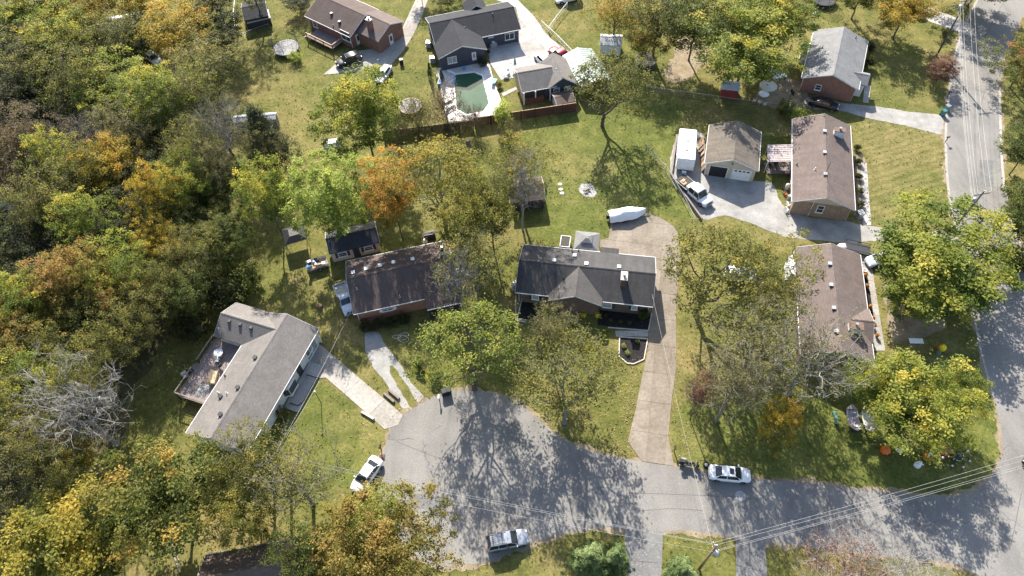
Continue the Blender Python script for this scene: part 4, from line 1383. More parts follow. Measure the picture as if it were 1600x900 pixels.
# dark panel paints the shade inside the open bar front
b = MB(); b.box((-0.9, -I.w - 0.02, 1.25), (I.L * 0.62, 0.05, 1.9)); b.build("front_shade_panel", MAT["siding_dark"], I.root)
b = MB(); b.box((-0.9, -I.w - 0.35, 0.55), (I.L * 0.55, 0.5, 1.1)); b.build("bar_counter", MAT["wood_brown"], I.root)
for x in (-I.l, -I.l + I.L * 0.33, I.l - 0.9):
    b = MB(); b.box((x, -I.w - 0.5, 1.25), (0.18, 0.18, 2.5)); b.build("post", MAT["white_paint"], I.root)
b = MB(); b.box((-I.l - 0.02, 0, 1.15), (0.06, I.W - 0.8, 2.3)); b.build("side_panel", MAT["fabric_tan"], I.root)
sv, sl_ = I.w, I.l
I.w = 0.1 + 3.4 - 0.3
for u in (I.L / 2 + 0.0, I.L / 2 + 1.9):
    I.opening('-y', u, 1.3, 1.1, 0.8, glass="window_glass")
I.w = sv
I.vent(869, 110, "pipe", "plastic_white")
# little lean-to shed in front of the pavilion
Ls = House("small_shed", "small white shed with brown roof wedged between pavilion and brown fence", "shed",
           ((864, 145), (893, 140), (897, 158), (868, 165)), 1.9, 0.45, "roof_warm", "siding_white", oh=0.15, ohg=0.15, gutters=False)

# ------------------------------------------------ green metal carport
cz = 2.6
qc = [G(*p, cz) for p in ((881, 92), (896, 78), (932, 128), (908, 138))]
Cp = empty("metal_carport", (0, 0, 0), 0, "pale green ribbed metal carport next to the pool pavilion", "carport")
a0, a1 = G(879, 88, cz), G(907, 135, cz)          # left eave
d_ = (a1 - a0); Lc = d_.length; d_.normalize(); nrm = Vector((-d_.y, d_.x, 0))
if nrm.x < 0: nrm = -nrm
Wc = 5.6
Cp.location = (a0.x, a0.y, 0)
def cpt(t, w, z): 
    p = d_ * t + nrm * w
    return (p.x, p.y, z)
for sg, w0, w1, z0, z1 in ((0, 0, Wc / 2, cz, cz + 0.95), (1, Wc / 2, Wc, cz + 0.95, cz)):
    mb = MB()
    P = [cpt(-0.2, w0, z0), cpt(Lc + 0.4, w0, z0), cpt(Lc + 0.4, w1, z1), cpt(-0.2, w1, z1)]
    mb.add(P + [(p[0], p[1], p[2] - 0.06) for p in P], [(0, 1, 2, 3), (7, 6, 5, 4), (0, 4, 5, 1), (1, 5, 6, 2), (2, 6, 7, 3), (3, 7, 4, 0)])
    o = mb.build("roof_sheet", MAT["roof_metal_green"], Cp)
    for i in range(14):
        t = (i + 0.5) / 14 * Lc
        r = MB(); r.tube(Vector(cpt(t, w0, z0 + .02)), Vector(cpt(t, w1, z1 + .02)), 0.04, n=4); r.build("rib", MAT["roof_metal_green"], o)
r = MB(); r.box((0, 0, 0), (0.001, 0.001, 0.001))
r = MB(); r.tube(Vector(cpt(-0.25, Wc / 2, cz + 0.97)), Vector(cpt(Lc + 0.45, Wc / 2, cz + 0.97)), 0.09, n=6); r.build("ridge_cap", MAT["white_paint"], Cp)
for w in (0.05, Wc - 0.05):
    for i in range(4):
        r = MB(); r.tube(Vector(cpt(Lc * i / 3, w, 0)), Vector(cpt(Lc * i / 3, w, cz)), 0.05); r.build("post", MAT["galvanised"], Cp)
    r = MB(); P = [cpt(0, w, 1.3), cpt(Lc, w, 1.3), cpt(Lc, w, cz - .05), cpt(0, w, cz - .05)]
    r.add(P, [(0, 1, 2, 3)]); r.build("side_sheet", MAT["roof_metal_green"], Cp)

# ------------------------------------------------ sheds and far roofs
House("old_shed", "dark weathered shed with patched tin roof near the wood edge", "shed",
      ((377, 4), (414, -2), (420, 24), (382, 33)), 2.2, 0.9, "roof_slate", "siding_dark", oh=0.15, ohg=0.15, gutters=False)
ls = House("lean_to", "grey tin lean-to in front of the dark weathered shed", "shed",
      ((383, 23), (420, 14), (421, 28), (386, 36)), 1.7, 0.25, "siding_grey", "siding_dark", oh=0.1, ohg=0.1, gutters=False)
House("white_shed", "small white shed with pale blue roof beneath the yellow trees", "shed",
      ((938, 53), (971, 54), (973, 72), (938, 70)), 2.2, 0.7, "siding_grey", "siding_white", oh=0.15, ohg=0.1, gutters=False)
House("red_shed", "tiny red shed with pale tin roof below the big yellow green tree", "shed",
      ((1130, 125), (1156, 127), (1155, 142), (1126, 138)), 2.0, 0.6, "siding_grey", "siding_red", oh=0.12, ohg=0.1, gutters=False)
House("tin_shed", "long low tin roofed shed hidden behind the dark cedar", "shed",
      ((365, 180), (430, 176), (432, 185), (366, 192)), 2.1, 0.4, "siding_grey", "wood_grey", oh=0.1, ohg=0.1, gutters=False)
House("old_cabin", "dark brown garden cabin under the bare grey tree", "shed",
      ((792, 280), (846, 276), (852, 311), (797, 318)), 2.3, 1.0, "roof_darkbrown", "siding_dark", oh=0.25, ohg=0.2, gutters=False)
# house at the bottom left edge
_a, _b3, _d3 = G(318, 880, 3), G(472, 870, 3), G(262, 960, 3)
Lh = House("cottage", "brown roofed cottage under the trees at the wood's edge, next to a fallen white pole", "house",
           (G(315, 868, 3), G(455, 845, 3), G(480, 925, 3), G(320, 958, 3)), 3.0, 1.9, "roof_warm", "brick_dark", px=False)
Lh.opening('-y', 0, 1.0, 1.3, 1.2)
# roofs glimpsed through the wood
far = [("forest_house", "white roofed house glimpsed through yellow trees", ((150, 30), (222, 18), (230, 48), (156, 62)), "siding_white", "siding_white"),
       ("forest_house", "grey roofed house with red brick walls behind the yellow trees", ((60, -30), (150, -38), (158, -4), (66, 8)), "roof_ltgrey", "brick_red"),
       ("forest_house", "pale house roof deep in the grey wood", ((20, 62), (92, 52), (98, 80), (24, 92)), "roof_ltgrey", "siding_white"),
       ("forest_shed", "white shed roof poking out on the wood's outer edge", ((-30, 292), (14, 296), (14, 312), (-32, 310)), "siding_white", "siding_white")]
for nm, lb, qd, rf_, wl in far:
    House(nm, lb, "house" if "house" in nm else "shed", qd, 2.8, 1.2, rf_, wl, gutters=False)
# ================================================================== VEHICLES
def interp(x, pts):
    for (a, va), (b, vb) in zip(pts, pts[1:]):
        if x <= b: return va + (vb - va) * max(0, (x - a)) / (b - a)
    return pts[-1][1]

def wheel_mesh():
    t = MB()
    prof = [(0.20, -0.10), (0.31, -0.105), (0.335, -0.07), (0.34, 0.0), (0.335, 0.07), (0.31, 0.105), (0.20, 0.10)]
    n = 18
    P = []
    for r, y in prof:
        for i in range(n):
            a = 2 * math.pi * i / n
            P.append((r * math.cos(a), y, r * math.sin(a)))
    F = [(k * n + i, k * n + (i + 1) % n, (k + 1) * n + (i + 1) % n, (k + 1) * n + i) for k in range(len(prof) - 1) for i in range(n)]
    t.add(P, F)
    r = MB()
    for sg in (-1, 1):
        P = [(0, sg * 0.07, 0)] + [(0.21 * math.cos(2 * math.pi * i / n), sg * 0.085, 0.21 * math.sin(2 * math.pi * i / n)) for i in range(n)]
        r.add(P, [(0, 1 + i, 1 + (i + 1) % n) for i in range(n)])
    return t.mesh("tyre", MAT["rubber"], True), r.mesh("rim", MAT["rim"])
TYRE, RIM = wheel_mesh()

def add_wheels(root, xs, hw, r=0.33, ysign=(-1, 1)):
    for x in xs:
        for sg in ysign:
            w = empty("wheel", (x, sg * (hw - 0.09), r))
            w.parent = root
            w.scale = (r / 0.34,) * 3
            link("tyre", TYRE, w); link("rim", RIM, w)

def quad_pane(name, P, mat, root, off=0.012, inset=0.1):
    P = [Vector(p) for p in P]
    c = sum(P, Vector()) / 4
    n = (P[1] - P[0]).cross(P[3] - P[0]).normalized()
    Q = [c + (p - c) * (1 - inset) + n * off for p in P]
    mb = MB(); mb.add([tuple(p) for p in Q] + [tuple(p - n * (off + 0.02)) for p in Q], [(0, 1, 2, 3), (0, 4, 5, 1), (1, 5, 6, 2), (2, 6, 7, 3), (3, 7, 4, 0)])
    return mb.build(name, MAT[mat], root)

def greenhouse(root, paint_, xb0, xb1, xf1, xf0, zb, zt, wb, wt, side_split, glass="car_glass", sunroof=False):
    """cabin: rear base, rear top, front top, front base"""
    mb = MB()
    secs = []
    def sec(x, z, w, crown):
        return [(x, -w, z), (x, -w * 0.55, z + crown), (x, 0, z + crown * 1.25), (x, w * 0.55, z + crown), (x, w, z)]
    P = [(xb0, zb, wb * .94, 0.0), (xb1, zt - .02, wt * .97, .03), ((xb1 + xf1) / 2, zt + .01, wt, .035), (xf1, zt - .02, wt * .97, .03), (xf0, zb, wb * .96, 0.0)]
    for x, z, w, cr in P: secs.append(sec(x, z, w, cr))
    mb.loft(secs, close=False, caps=False)
    # sides
    for sg in (-1, 1):
        idx = [(P[0][0], sg * P[0][2], P[0][1]), (P[1][0], sg * P[1][2], P[1][1]), (P[2][0], sg * P[2][2], P[2][1]), (P[3][0], sg * P[3][2], P[3][1]), (P[4][0], sg * P[4][2], P[4][1])]
        low = [(xf0, sg * wb, zb - 0.12), (xb0, sg * wb, zb - 0.12)]
        f = tuple(range(7))
        mb.add(idx + low, [f if sg < 0 else f[::-1]])
    o = mb.build("cabin", MAT[paint_], root, True)
    # front, rear glass
    quad_pane("windshield", [(xf0, -wb * .96, zb), (xf0, wb * .96, zb), (xf1, wt * .97, zt), (xf1, -wt * .97, zt)], glass, root, .03, 0.09)
    quad_pane("rear_window", [(xb0, wb * .94, zb), (xb0, -wb * .94, zb), (xb1, -wt * .97, zt), (xb1, wt * .97, zt)], glass, root, .03, 0.14)
    for sg in (-1, 1):
        xs = [xb0] + side_split + [xf0]
        for k in range(len(xs) - 1):
            x0, x1 = xs[k], xs[k + 1]
            def top(x):
                if x < xb1: return (x - xb0) / max(xb1 - xb0, 1e-3)
                if x > xf1: return (xf0 - x) / max(xf0 - xf1, 1e-3)
                return 1.0
            t0, t1 = max(0.0, min(1, top(x0))), max(0.0, min(1, top(x1)))
            xa, xb = (x0 + (0.55 * (xb1 - xb0) if k == 0 else 0.04)), (x1 - (0.62 * (xf0 - xf1) if k == len(xs) - 2 else 0.04))
            x0b, x1b = (x0 + 0.12 if k == 0 else x0 + 0.04), (x1 - 0.22 if k == len(xs) - 2 else x1 - 0.04)
            h = zt - zb
            ya, yb = sg * (wb + 0.015), sg * (wb + (wt - wb) * 0.82 + 0.02)
            Pn = [(x0b, ya, zb + 0.02), (x1b, ya, zb + 0.02), (xb, yb, zb + h * 0.82), (xa, yb, zb + h * 0.82)]
            if sg > 0: Pn = Pn[::-1]
            quad_pane("side_window", Pn, glass, root, 0.01, 0.03)
    if sunroof:
        s_ = MB(); cx = (xf1 * 0.75 + xb1 * 0.25); s_.box((cx, 0, zt + 0.045), (0.5, wt * 1.15, 0.02)); s_.build("sunroof", MAT[glass], root)
    return o

def lower_body(root, paint_, L, W, prof, zlow=0.24, name="body"):
    """prof: list of (x, top z, half width)"""
    mb = MB()
    secs = []
    for x, z, w in prof:
        zl = zlow + (0.14 if abs(x) > L / 2 - 0.08 else 0)
        zm = zl + (z - zl) * 0.5
        secs.append([(x, -w * .9, zl), (x, -w * .985, zl + 0.1), (x, -w, zm), (x, -w * .965, z - .07), (x, -w * .86, z), (x, -w * .4, z + .025), (x, 0, z + .03), (x, w * .4, z + .025),
                     (x, w * .86, z), (x, w * .965, z - .07), (x, w, zm), (x, w * .985, zl + 0.1), (x, w * .9, zl)])
    mb.loft(secs)
    return mb.build(name, MAT[paint_], root, True)

def lights(root, L, w, zf, zr, x_off=0.03):
    for sg in (-1, 1):
        b = MB(); b.box((L / 2 - 0.17, sg * w * 0.58, zf - .02), (0.22, w * 0.3, 0.12), rz=-sg * 0.3, top=(0.7, 0.9)); b.build("headlight", MAT["lamp_clear"], root)
        b = MB(); b.box((-L / 2 + 0.07, sg * w * 0.64, zr - .03), (0.12, w * 0.26, 0.12), rz=sg * 0.2, top=(0.8, 0.9)); b.build("taillight", MAT["lamp_red"], root)
def mirrors(root, x, w, z, mat):
    for sg in (-1, 1):
        b = MB(); b.box((x, sg * (w + 0.1), z), (0.14, 0.22, 0.15), top=(0.8, 0.9)); b.build("mirror", MAT[mat], root)
def arches(root, xs, w, r):
    for x in xs:
        for sg in (-1, 1):
            b = MB(); n = 14
            P = [(x + (r + .07) * math.cos(math.pi * i / n), sg * (w + .004), r + (r + .07) * math.sin(math.pi * i / n)) for i in range(n + 1)]
            b.add(P + [(p[0], p[1] - sg * 0.2, p[2]) for p in P], [tuple(range(n + 1)) if sg < 0 else tuple(range(n, -1, -1))])
            b.build("wheel_arch", MAT["rubber"], root)

def place(rear, front, z=0.5):
    a, b = G(*rear, z), G(*front, z)
    c = (a + b) / 2
    return (c.x, c.y, 0.022), math.atan2(b.y - a.y, b.x - a.x)

def sedan(name, label, rear, front, paint_="paint_white", L=4.8, W=1.84, H=1.45, cat="car", sunroof=False, glass="car_glass", z=0.7, suv=False):
    loc, rz = place(rear, front, z)
    r = empty(name, loc, rz, label, cat)
    h = L / 2; w = W / 2
    if not suv:
        prof = [(-h, .72, w * .74), (-h + .12, .93, w * .86), (-h + .45, 1.0, w * .95), (-h + 1.0, 1.0, w), (-.6, .98, w), (.7, .97, w), (1.0, .95, w), (h - .9, .88, w * .97), (h - .4, .78, w * .91), (h - .12, .66, w * .78), (h, .52, w * .62)]
        lower_body(r, paint_, L, W, prof)
        greenhouse(r, paint_, -h + .68, -h + 1.45, .42, 1.22, .98, H, w * .90, w * .66, [-.45], glass, sunroof)
        add_wheels(r, (-h + .98, h - .95), w); arches(r, (-h + .98, h - .95), w * .985, .33)
        lights(r, L, w, .68, .84)
        mirrors(r, .98, w * .93, 1.0, paint_)
        for xj in (-h + .62, 1.28):
            b = MB(); b.box((xj, 0, (.985 if xj < 0 else .97)), (.02, w * 1.5, .03)); b.build("panel_gap", MAT["rubber"], r)
    else:
        prof = [(-h, .8, w * .82), (-h + .12, 1.02, w * .93), (-h + .6, 1.06, w), (-.6, 1.06, w), (.8, 1.04, w), (1.05, 1.02, w), (h - .8, .97, w * .97), (h - .3, .88, w * .9), (h - .08, .74, w * .8), (h, .6, w * .68)]
        lower_body(r, paint_, L, W, prof, .3)
        greenhouse(r, paint_, -h + .12, -h + .5, .35, 1.12, 1.05, H, w * .93, w * .74, [-1.1, -.15], glass, sunroof)
        add_wheels(r, (-h + .95, h - .92), w, .37); arches(r, (-h + .95, h - .92), w * .985, .37)
        lights(r, L, w, .82, 1.0)
        mirrors(r, .95, w * .95, 1.1, paint_)
    b = MB(); b.box((h - 0.06, 0, .42), (.1, w * 1.2, .2)); b.build("grille", MAT["plastic_black"], r)
    b = MB(); b.box((-h + 0.0, 0, .55), (.05, .5, .13)); b.build("number_plate", MAT["plastic_white"], r)
    return r

def pickup(name, label, rear, front, paint_="paint_white", L=5.6, W=1.95, H=1.85, crew=False, flatbed=False, bedmat="plastic_black"):
    loc, rz = place(rear, front, 0.8)
    r = empty(name, loc, rz, label, "pickup truck")
    h = L / 2; w = W / 2
    cabL = 2.35 if crew else 1.55
    xf0 = h - 1.35                       # base of the windshield
    xb = xf0 - .1 - cabL                 # back of the cab
    prof = [(xb, 1.05, w * .96), (xb + .15, 1.08, w), (xf0 - .3, 1.08, w), (xf0 + .1, 1.06, w), (h - .5, 1.02, w * .98), (h - .15, .95, w * .92), (h, .75, w * .86)]
    lower_body(r, paint_, 99, W, prof, .42)
    greenhouse(r, paint_, xb + .02, xb + .16, xf0 - .62, xf0, 1.07, H, w * .94, w * .76, ([xb + cabL * .5] if crew else []))
    if flatbed:
        b = MB(); b.box(((-h + xb - .1) / 2, 0, .98), (xb - .1 + h, W + .12, .1)); b.build("flat_bed", MAT["wood_dark"], r)
        for sg in (-1, 1):
            b = MB(); b.box(((-h + xb - .1) / 2, sg * (w + .03), 1.05), (xb - .1 + h, .06, .12)); b.build("bed_rail", MAT["metal_grey"], r)
        b = MB(); b.box((xb - .28, 0, 1.28), (.5, W * .82, .5)); b.build("tool_box", MAT["white_paint"], r)
        b = MB(); b.box(((-h + xb) / 2, 0, .75), (xb + h, .9, .3)); b.build("chassis", MAT["metal_dark"], r)
    else:
        b = MB(); x0, x1 = -h, xb - .06
        b.box(((x0 + x1) / 2, 0, .72), (x1 - x0, W * .96, .3)); b.build("bed_floor", MAT[bedmat], r)
        for sg in (-1, 1):
            b = MB(); b.box(((x0 + x1) / 2, sg * (w - .06), .87), (x1 - x0, .12, .55)); b.build("bed_side", MAT[paint_], r)
        b = MB(); b.box((x0 + .05, 0, .85), (.09, W - .26, .5)); b.build("tailgate", MAT[paint_], r)
        b = MB(); b.box((x1 - .04, 0, .88), (.06, W - .26, .52)); b.build("bed_front", MAT[paint_], r)
    add_wheels(r, (-h + 1.05, h - .95), w, .39); arches(r, (h - .95,), w * .985, .39)
    lights(r, L, w, .85, .9)
    mirrors(r, xf0 - .15, w * .98, 1.2, "plastic_black")
    b = MB(); b.box((h + .05, 0, .58), (.14, W * .94, .2)); b.build("bumper", MAT["metal_grey"], r)
    b = MB(); b.box((h - .02, 0, .85), (.06, W * .5, .25)); b.build("grille", MAT["plastic_black"], r)
    return r

sedan("parked_car", "white sedan with sunroof parked at the kerb beside a black motorcycle", (1109, 737), (1172, 743), L=4.85, sunroof=True)
sedan("parked_car", "white sedan parked aslant on the cul-de-sac edge with its nose in the leaves", (591, 716), (554, 767), L=4.75)
suv = sedan("parked_suv", "silver SUV with black roof rack and an open door", (764, 849), (822, 838), "paint_silver", 4.75, 1.88, 1.72, "suv", suv=True)
for sg in (-1, 1):
    b = MB(); b.tube((-2.0, sg * .62, 1.8), (-.1, sg * .62, 1.8), .03, n=6)
    for x in (-1.95, -.15): b.tube((x, sg * .62, 1.68), (x, sg * .62, 1.8), .03, n=5)
    b.build("roof_rail", MAT["plastic_black"], suv)
for x in (-1.6, -.6):
    b = MB(); b.tube((x, -.62, 1.82), (x, .62, 1.82), .03, n=6); b.build("cross_bar", MAT["plastic_black"], suv)
for k in range(5):
    b = MB(); b.tube((-1.75, -.42 + k * .21, 1.83), (-.35, -.42 + k * .21, 1.83), .016, n=5); b.build("basket_bar", MAT["plastic_black"], suv)
door = MB(); door.box((-.1, -1.4, .75), (.08, .95, .7)); do = door.build("open_door", MAT["plastic_black"], suv)
dg = MB(); dg.box((-.1, -1.32, 1.3), (.03, .7, .4), top=(1, .8)); dg.build("pane", MAT["car_glass"], do)
tr = pickup("pickup_truck", "white crew cab truck with a dark flat bed by the box trailer", (1062, 279), (1108, 318), L=6.6, W=2.0, H=1.95, crew=True, flatbed=True)
b = MB(); b.box((-2.0, -.5, 1.2), (.9, .7, .3)); b.box((-2.2, -.3, 1.4), (.4, .6, .15), .4)
tag(b.build("timber_crate", MAT["wood_pale"], None, loc=tr.location, rz=tr.rotation_euler[2]), "splintered pale timber crate lying on the dark flat bed", "crate")
pickup("pickup_truck", "faded blue grey old pickup with a loaded bed parked against the orange brick house", (531, 446), (547, 487), "paint_bluegrey", 5.3, 1.9, 1.75, bedmat="metal_grey")
sedan("parked_suv", "black SUV with bluish roof parked by the timber porch", (561, 88), (528, 100), "paint_black", 4.8, 1.9, 1.75, "suv", suv=True)
sedan("parked_car", "white car half hidden by the yellow green tree on the brick house drive", (606, 104), (592, 126), L=4.6)
sedan("parked_car", "white car on the concrete beside the pool pavilion", (860, 105), (838, 82), L=4.7)
pickup("pickup_truck", "red pickup nosing out from the green metal carport", (892, 98), (862, 76), "paint_red", 5.6, 1.95, 1.85, crew=True)
sedan("parked_car", "black sedan in the shade of the grey roofed brick house", (1265, 156), (1311, 167), "paint_black", 4.95)
sedan("parked_car", "pale blue car under the yellow green tree by the corner house path", (1394, 400), (1362, 408), "paint_bluegrey", 4.7, suv=False)
pickup("pickup_truck", "dark red pickup at the top of the shaded driveway", (1419, 0), (1439, 20), "paint_red", 5.4)
sedan("parked_car", "black car coming into the junction at the road's far side", (1652, 712), (1608, 726), "paint_black", 4.6)
sedan("parked_car", "white car under the yellow trees deep in the wood", (231, 82), (246, 97), L=4.6)
sedan("parked_car", "grey white car beside the tangled trees behind the corner house", (1140, 428), (1176, 430), "paint_bluegrey", 4.6, suv=True, H=1.7)
sedan("parked_van", "white van by the white rail fence", (905, -8), (870, 0), L=5.2, W=2.0, H=2.0, cat="van", suv=True)

# box trailer
A4 = [G(*p, 2.75) for p in ((1062.5, 200), (1089.5, 203), (1086, 250), (1059.5, 247))]
c = sum(A4, Vector()) / 4
dv = ((A4[0] + A4[1]) - (A4[2] + A4[3])) / 2
rz = math.atan2(dv.y, dv.x)
TL, TW = dv.length, (A4[1] - A4[0]).length
t = empty("box_trailer", (c.x, c.y, 0), rz, "tall white box trailer parked on the gravel pad next to the garage", "trailer")
mb = MB()
secs = []
for x, z0, z1 in ((-TL / 2 - 0.35, .75, 1.5), (-TL / 2 - .12, .55, 2.45), (-TL / 2 + .1, .5, 2.7), (TL / 2, .5, 2.72)):
    w = TW / 2
    secs.append([(x, -w, z0), (x, -w, z1 - .08), (x, -w + .1, z1), (x, w - .1, z1), (x, w, z1 - .08), (x, w, z0)])
mb.loft(secs)
mb.build("body", MAT["white_paint"], t)
for k in range(7):
    b = MB(); x = -TL / 2 + .5 + (TL - .8) * k / 6; b.box((x, 0, 2.715), (.05, TW - .22, .02)); b.build("roof_seam", MAT["metal_grey"], t)
for k, x in enumerate((-TL * .2, TL * .12)):
    b = MB(); b.box((x, 0, 2.78), (.4, .4, .12), top=(.8, .8)); b.build("roof_vent", MAT["metal_grey"], t)
for sg in (-1, 1):
    b = MB(); b.box((0, sg * (TW / 2 + .012), .7), (TL - .2, .03, .25)); b.build("side_trim", MAT["metal_grey"], t)
    for x in (-TL * .3, TL * .2):
        b = MB(); b.box((x, sg * (TW / 2 + .012), 1.7), (.9, .025, .6)); b.build("side_window", MAT["car_glass"], t)
add_wheels(t, (-.45, .4), TW / 2 + .05, .34)
b = MB(); b.tube((-TL / 2, .7, .5), (-TL / 2 - 1.4, 0, .48), .06, n=5); b.tube((-TL / 2, -.7, .5), (-TL / 2 - 1.4, 0, .48), .06, n=5); b.build("tow_bar", MAT["metal_dark"], t)
b = MB(); b.box((-TL / 2 - .75, 0, .6), (.4, .7, .3)); b.build("gas_locker", MAT["plastic_white"], t)

# covered boat on its trailer
loc, rz = place((951, 337), (1008, 328), 0.9)
bt = empty("covered_boat", loc, rz, "boat shrouded in a crumpled white tarpaulin on the tan concrete", "boat")
r2 = random.Random(4)
mb = MB()
secs = []
for i in range(15):
    tt = i / 14
    x = -2.75 + 5.6 * tt
    w = 1.15 * (1 - max(0, (tt - .55) / .45) ** 2.2 * .85) * (0.9 if i == 0 else 1)
    zt = 1.35 + .35 * math.exp(-((tt - .45) / .18) ** 2) - .25 * max(0, tt - .7)
    s_ = []
    for a in range(13):
        u = a / 12 * 2 - 1
        yy_ = w * u * (1.0 if abs(u) < .99 else 1.02)
        zz = .62 + (zt - .62) * (1 - abs(u) ** 2.6) + r2.uniform(-.06, .05)
        if abs(u) > .99: zz = .5 + r2.uniform(-.08, .05)
        s_.append((x + r2.uniform(-.04, .04), yy_ + r2.uniform(-.03, .03), zz))
    secs.append(s_)
mb.loft(secs, close=False, caps=False)
mb.add(secs[0], [tuple(range(13))[::-1]]); mb.add(secs[-1], [tuple(range(13))])
mb.build("tarpaulin", MAT["tarp_white"], bt, True)
h_ = MB(); hs = []
for x, w, zl in ((-2.6, .95, .35), (0, 1.0, .3), (1.6, .75, .34), (2.7, .1, .6)): hs.append([(x, -w, .7), (x, -w * .5, zl), (x, w * .5, zl), (x, w, .7)])
h_.loft(hs); h_.build("hull", MAT["paint_black"], bt)
add_wheels(bt, (-.7,), 1.12, .32)
b = MB(); b.tube((-2, .5, .32), (3.6, 0, .42), .05, n=5); b.tube((-2, -.5, .32), (3.6, 0, .42), .05, n=5); b.build("trailer_frame", MAT["metal_dark"], bt)
b = MB(); b.box((-2.95, 0, .75), (.35, .4, .8)); b.build("outboard_motor", MAT["plastic_black"], bt)

# motorcycle on the verge
loc, rz = place((1058, 722), (1096, 729), 0.4)
mc = empty("motorcycle", loc, rz, "black touring motorcycle with a silver pannier beside the white sedan", "motorcycle")
for nm, x in (("wheel", -.85), ("wheel", .85)):
    w = empty(nm, (x, 0, .33)); w.parent = mc
    link("tyre", TYRE, w); link("rim", RIM, w); w.scale = (1, .8, 1)
b = MB(); b.box((0, 0, .55), (.75, .42, .5), top=(.8, .7)); b.build("engine", MAT["metal_grey"], mc)
b = MB(); b.loft([[(x, -w, z), (x, -w * .6, z + .16), (x, w * .6, z + .16), (x, w, z)] for x, w, z in ((-.1, .1, .85), (.1, .19, .86), (.35, .18, .88), (.55, .06, .86))]); b.build("fuel_tank", MAT["paint_black"], mc, True)
b = MB(); b.loft([[(x, -w, z), (x, -w * .7, z + .1), (x, w * .7, z + .1), (x, w, z)] for x, w, z in ((-1.0, .14, .85), (-.6, .2, .8), (-.15, .17, .78))]); b.build("seat", MAT["plastic_black"], mc, True)
b = MB(); b.tube((.6, -.5, 1.05), (.7, -.2, 1.12), .025); b.tube((.7, -.2, 1.12), (.7, .2, 1.12), .025); b.tube((.7, .2, 1.12), (.6, .5, 1.05), .025); b.build("handlebar", MAT["metal_grey"], mc)
for sg in (-1, 1):
    b = MB(); b.tube((.72, sg * .12, 1.0), (.88, sg * .12, .35), .035); b.build("fork", MAT["metal_grey"], mc)
    b = MB(); b.box((-.75, sg * .38, .72), (.62, .24, .4), top=(.9, .9)); b.build("pannier", MAT["metal_grey" if sg > 0 else "plastic_black"], mc)
b = MB(); b.box((.88, 0, .95), (.2, .5, .5), top=(.5, .7)); b.build("fairing", MAT["paint_black"], mc)
b = MB(); b.box((-1.05, 0, 1.05), (.4, .45, .3), top=(.9, .9)); b.build("top_box", MAT["plastic_black"], mc)
b = MB(); b.tube((-.2, -.2, .25), (-1.2, -.26, .3), .05); b.build("exhaust", MAT["metal_grey"], mc)
p = G(1103, 727)
t = empty("loose_tyre", (p.x, p.y, .03), 0, "tyre with a blue grey rim lying flat between motorcycle and sedan", "tyre")
b = MB(); b.ring((0, 0, .13), .28, .12, 18, 8); b.build("tyre", MAT["rubber"], t, True)
b = MB(); b.lathe([(.2, 0), (.2, .2), (.05, .22)], (0, 0, 0), 14); b.build("rim", MAT["rim"], t)

# junk trailer behind the shed
loc, rz = place((481, 418), (511, 408), 0.6)
jt = empty("utility_trailer", loc, rz, "grey wooden utility trailer heaped with scrap beside the long shed", "trailer")
b = MB(); b.box((0, 0, .55), (3.0, 1.7, .1)); b.build("bed", MAT["wood_grey"], jt)
for sg in (-1, 1):
    for k in range(2):
        b = MB(); b.box((0, sg * .85, .72 + .22 * k), (3.0, .04, .16)); b.build("side_board", MAT["wood_grey"], jt)
add_wheels(jt, (0.1,), 1.05, .32)
b = MB(); b.tube((1.5, 0, .5), (2.4, 0, .45), .05); b.build("tow_bar", MAT["metal_dark"], jt)
jr = random.Random(9)
kinds = [("scrap_box", "white_paint", "white scrap appliance heaped on the utility trailer"), ("scrap_bag", "plastic_black", "black rubbish bag heaped on the utility trailer"),
         ("scrap_drum", "plastic_blue", "blue drum heaped on the utility trailer"), ("scrap_board", "wood_pale", "pale board heaped on the utility trailer")]
for i in range(14):
    nm, mt, lb = kinds[[0, 1, 2, 3, 1, 1, 0, 3, 1, 2, 1, 3, 1, 0][i]]
    x, y = jr.uniform(-1.3, 1.3), jr.uniform(-.65, .65)
    zb = .6 + (0 if i < 8 else .35)
    b = MB()
    if "bag" in nm: b.lathe([(.1, 0), (.28, .1), (.3, .25), (.18, .42), (.05, .5)], (0, 0, 0), 8, sx=jr.uniform(.8, 1.3))
    elif "drum" in nm: b.lathe([(.22, 0), (.24, .05), (.24, .55), (.2, .6)], (0, 0, 0), 10)
    elif "board" in nm: b.box((0, 0, .15), (1.3, .25, .05), .0)
    else: b.box((0, 0, .25), (.5, .45, .5), top=(.95, .95))
    o = b.build(nm, MAT[mt], None)
    M_ = Matrix.Rotation(jt.rotation_euler[2], 4, 'Z') @ Vector((x, y, zb))
    o.location = Vector(jt.location) + M_
    o.rotation_euler = (jr.uniform(-.2, .2), jr.uniform(-.2, .2), jr.uniform(0, 6))
    tag(o, lb, nm.split("_")[1], "scrap heaped on the utility trailer")
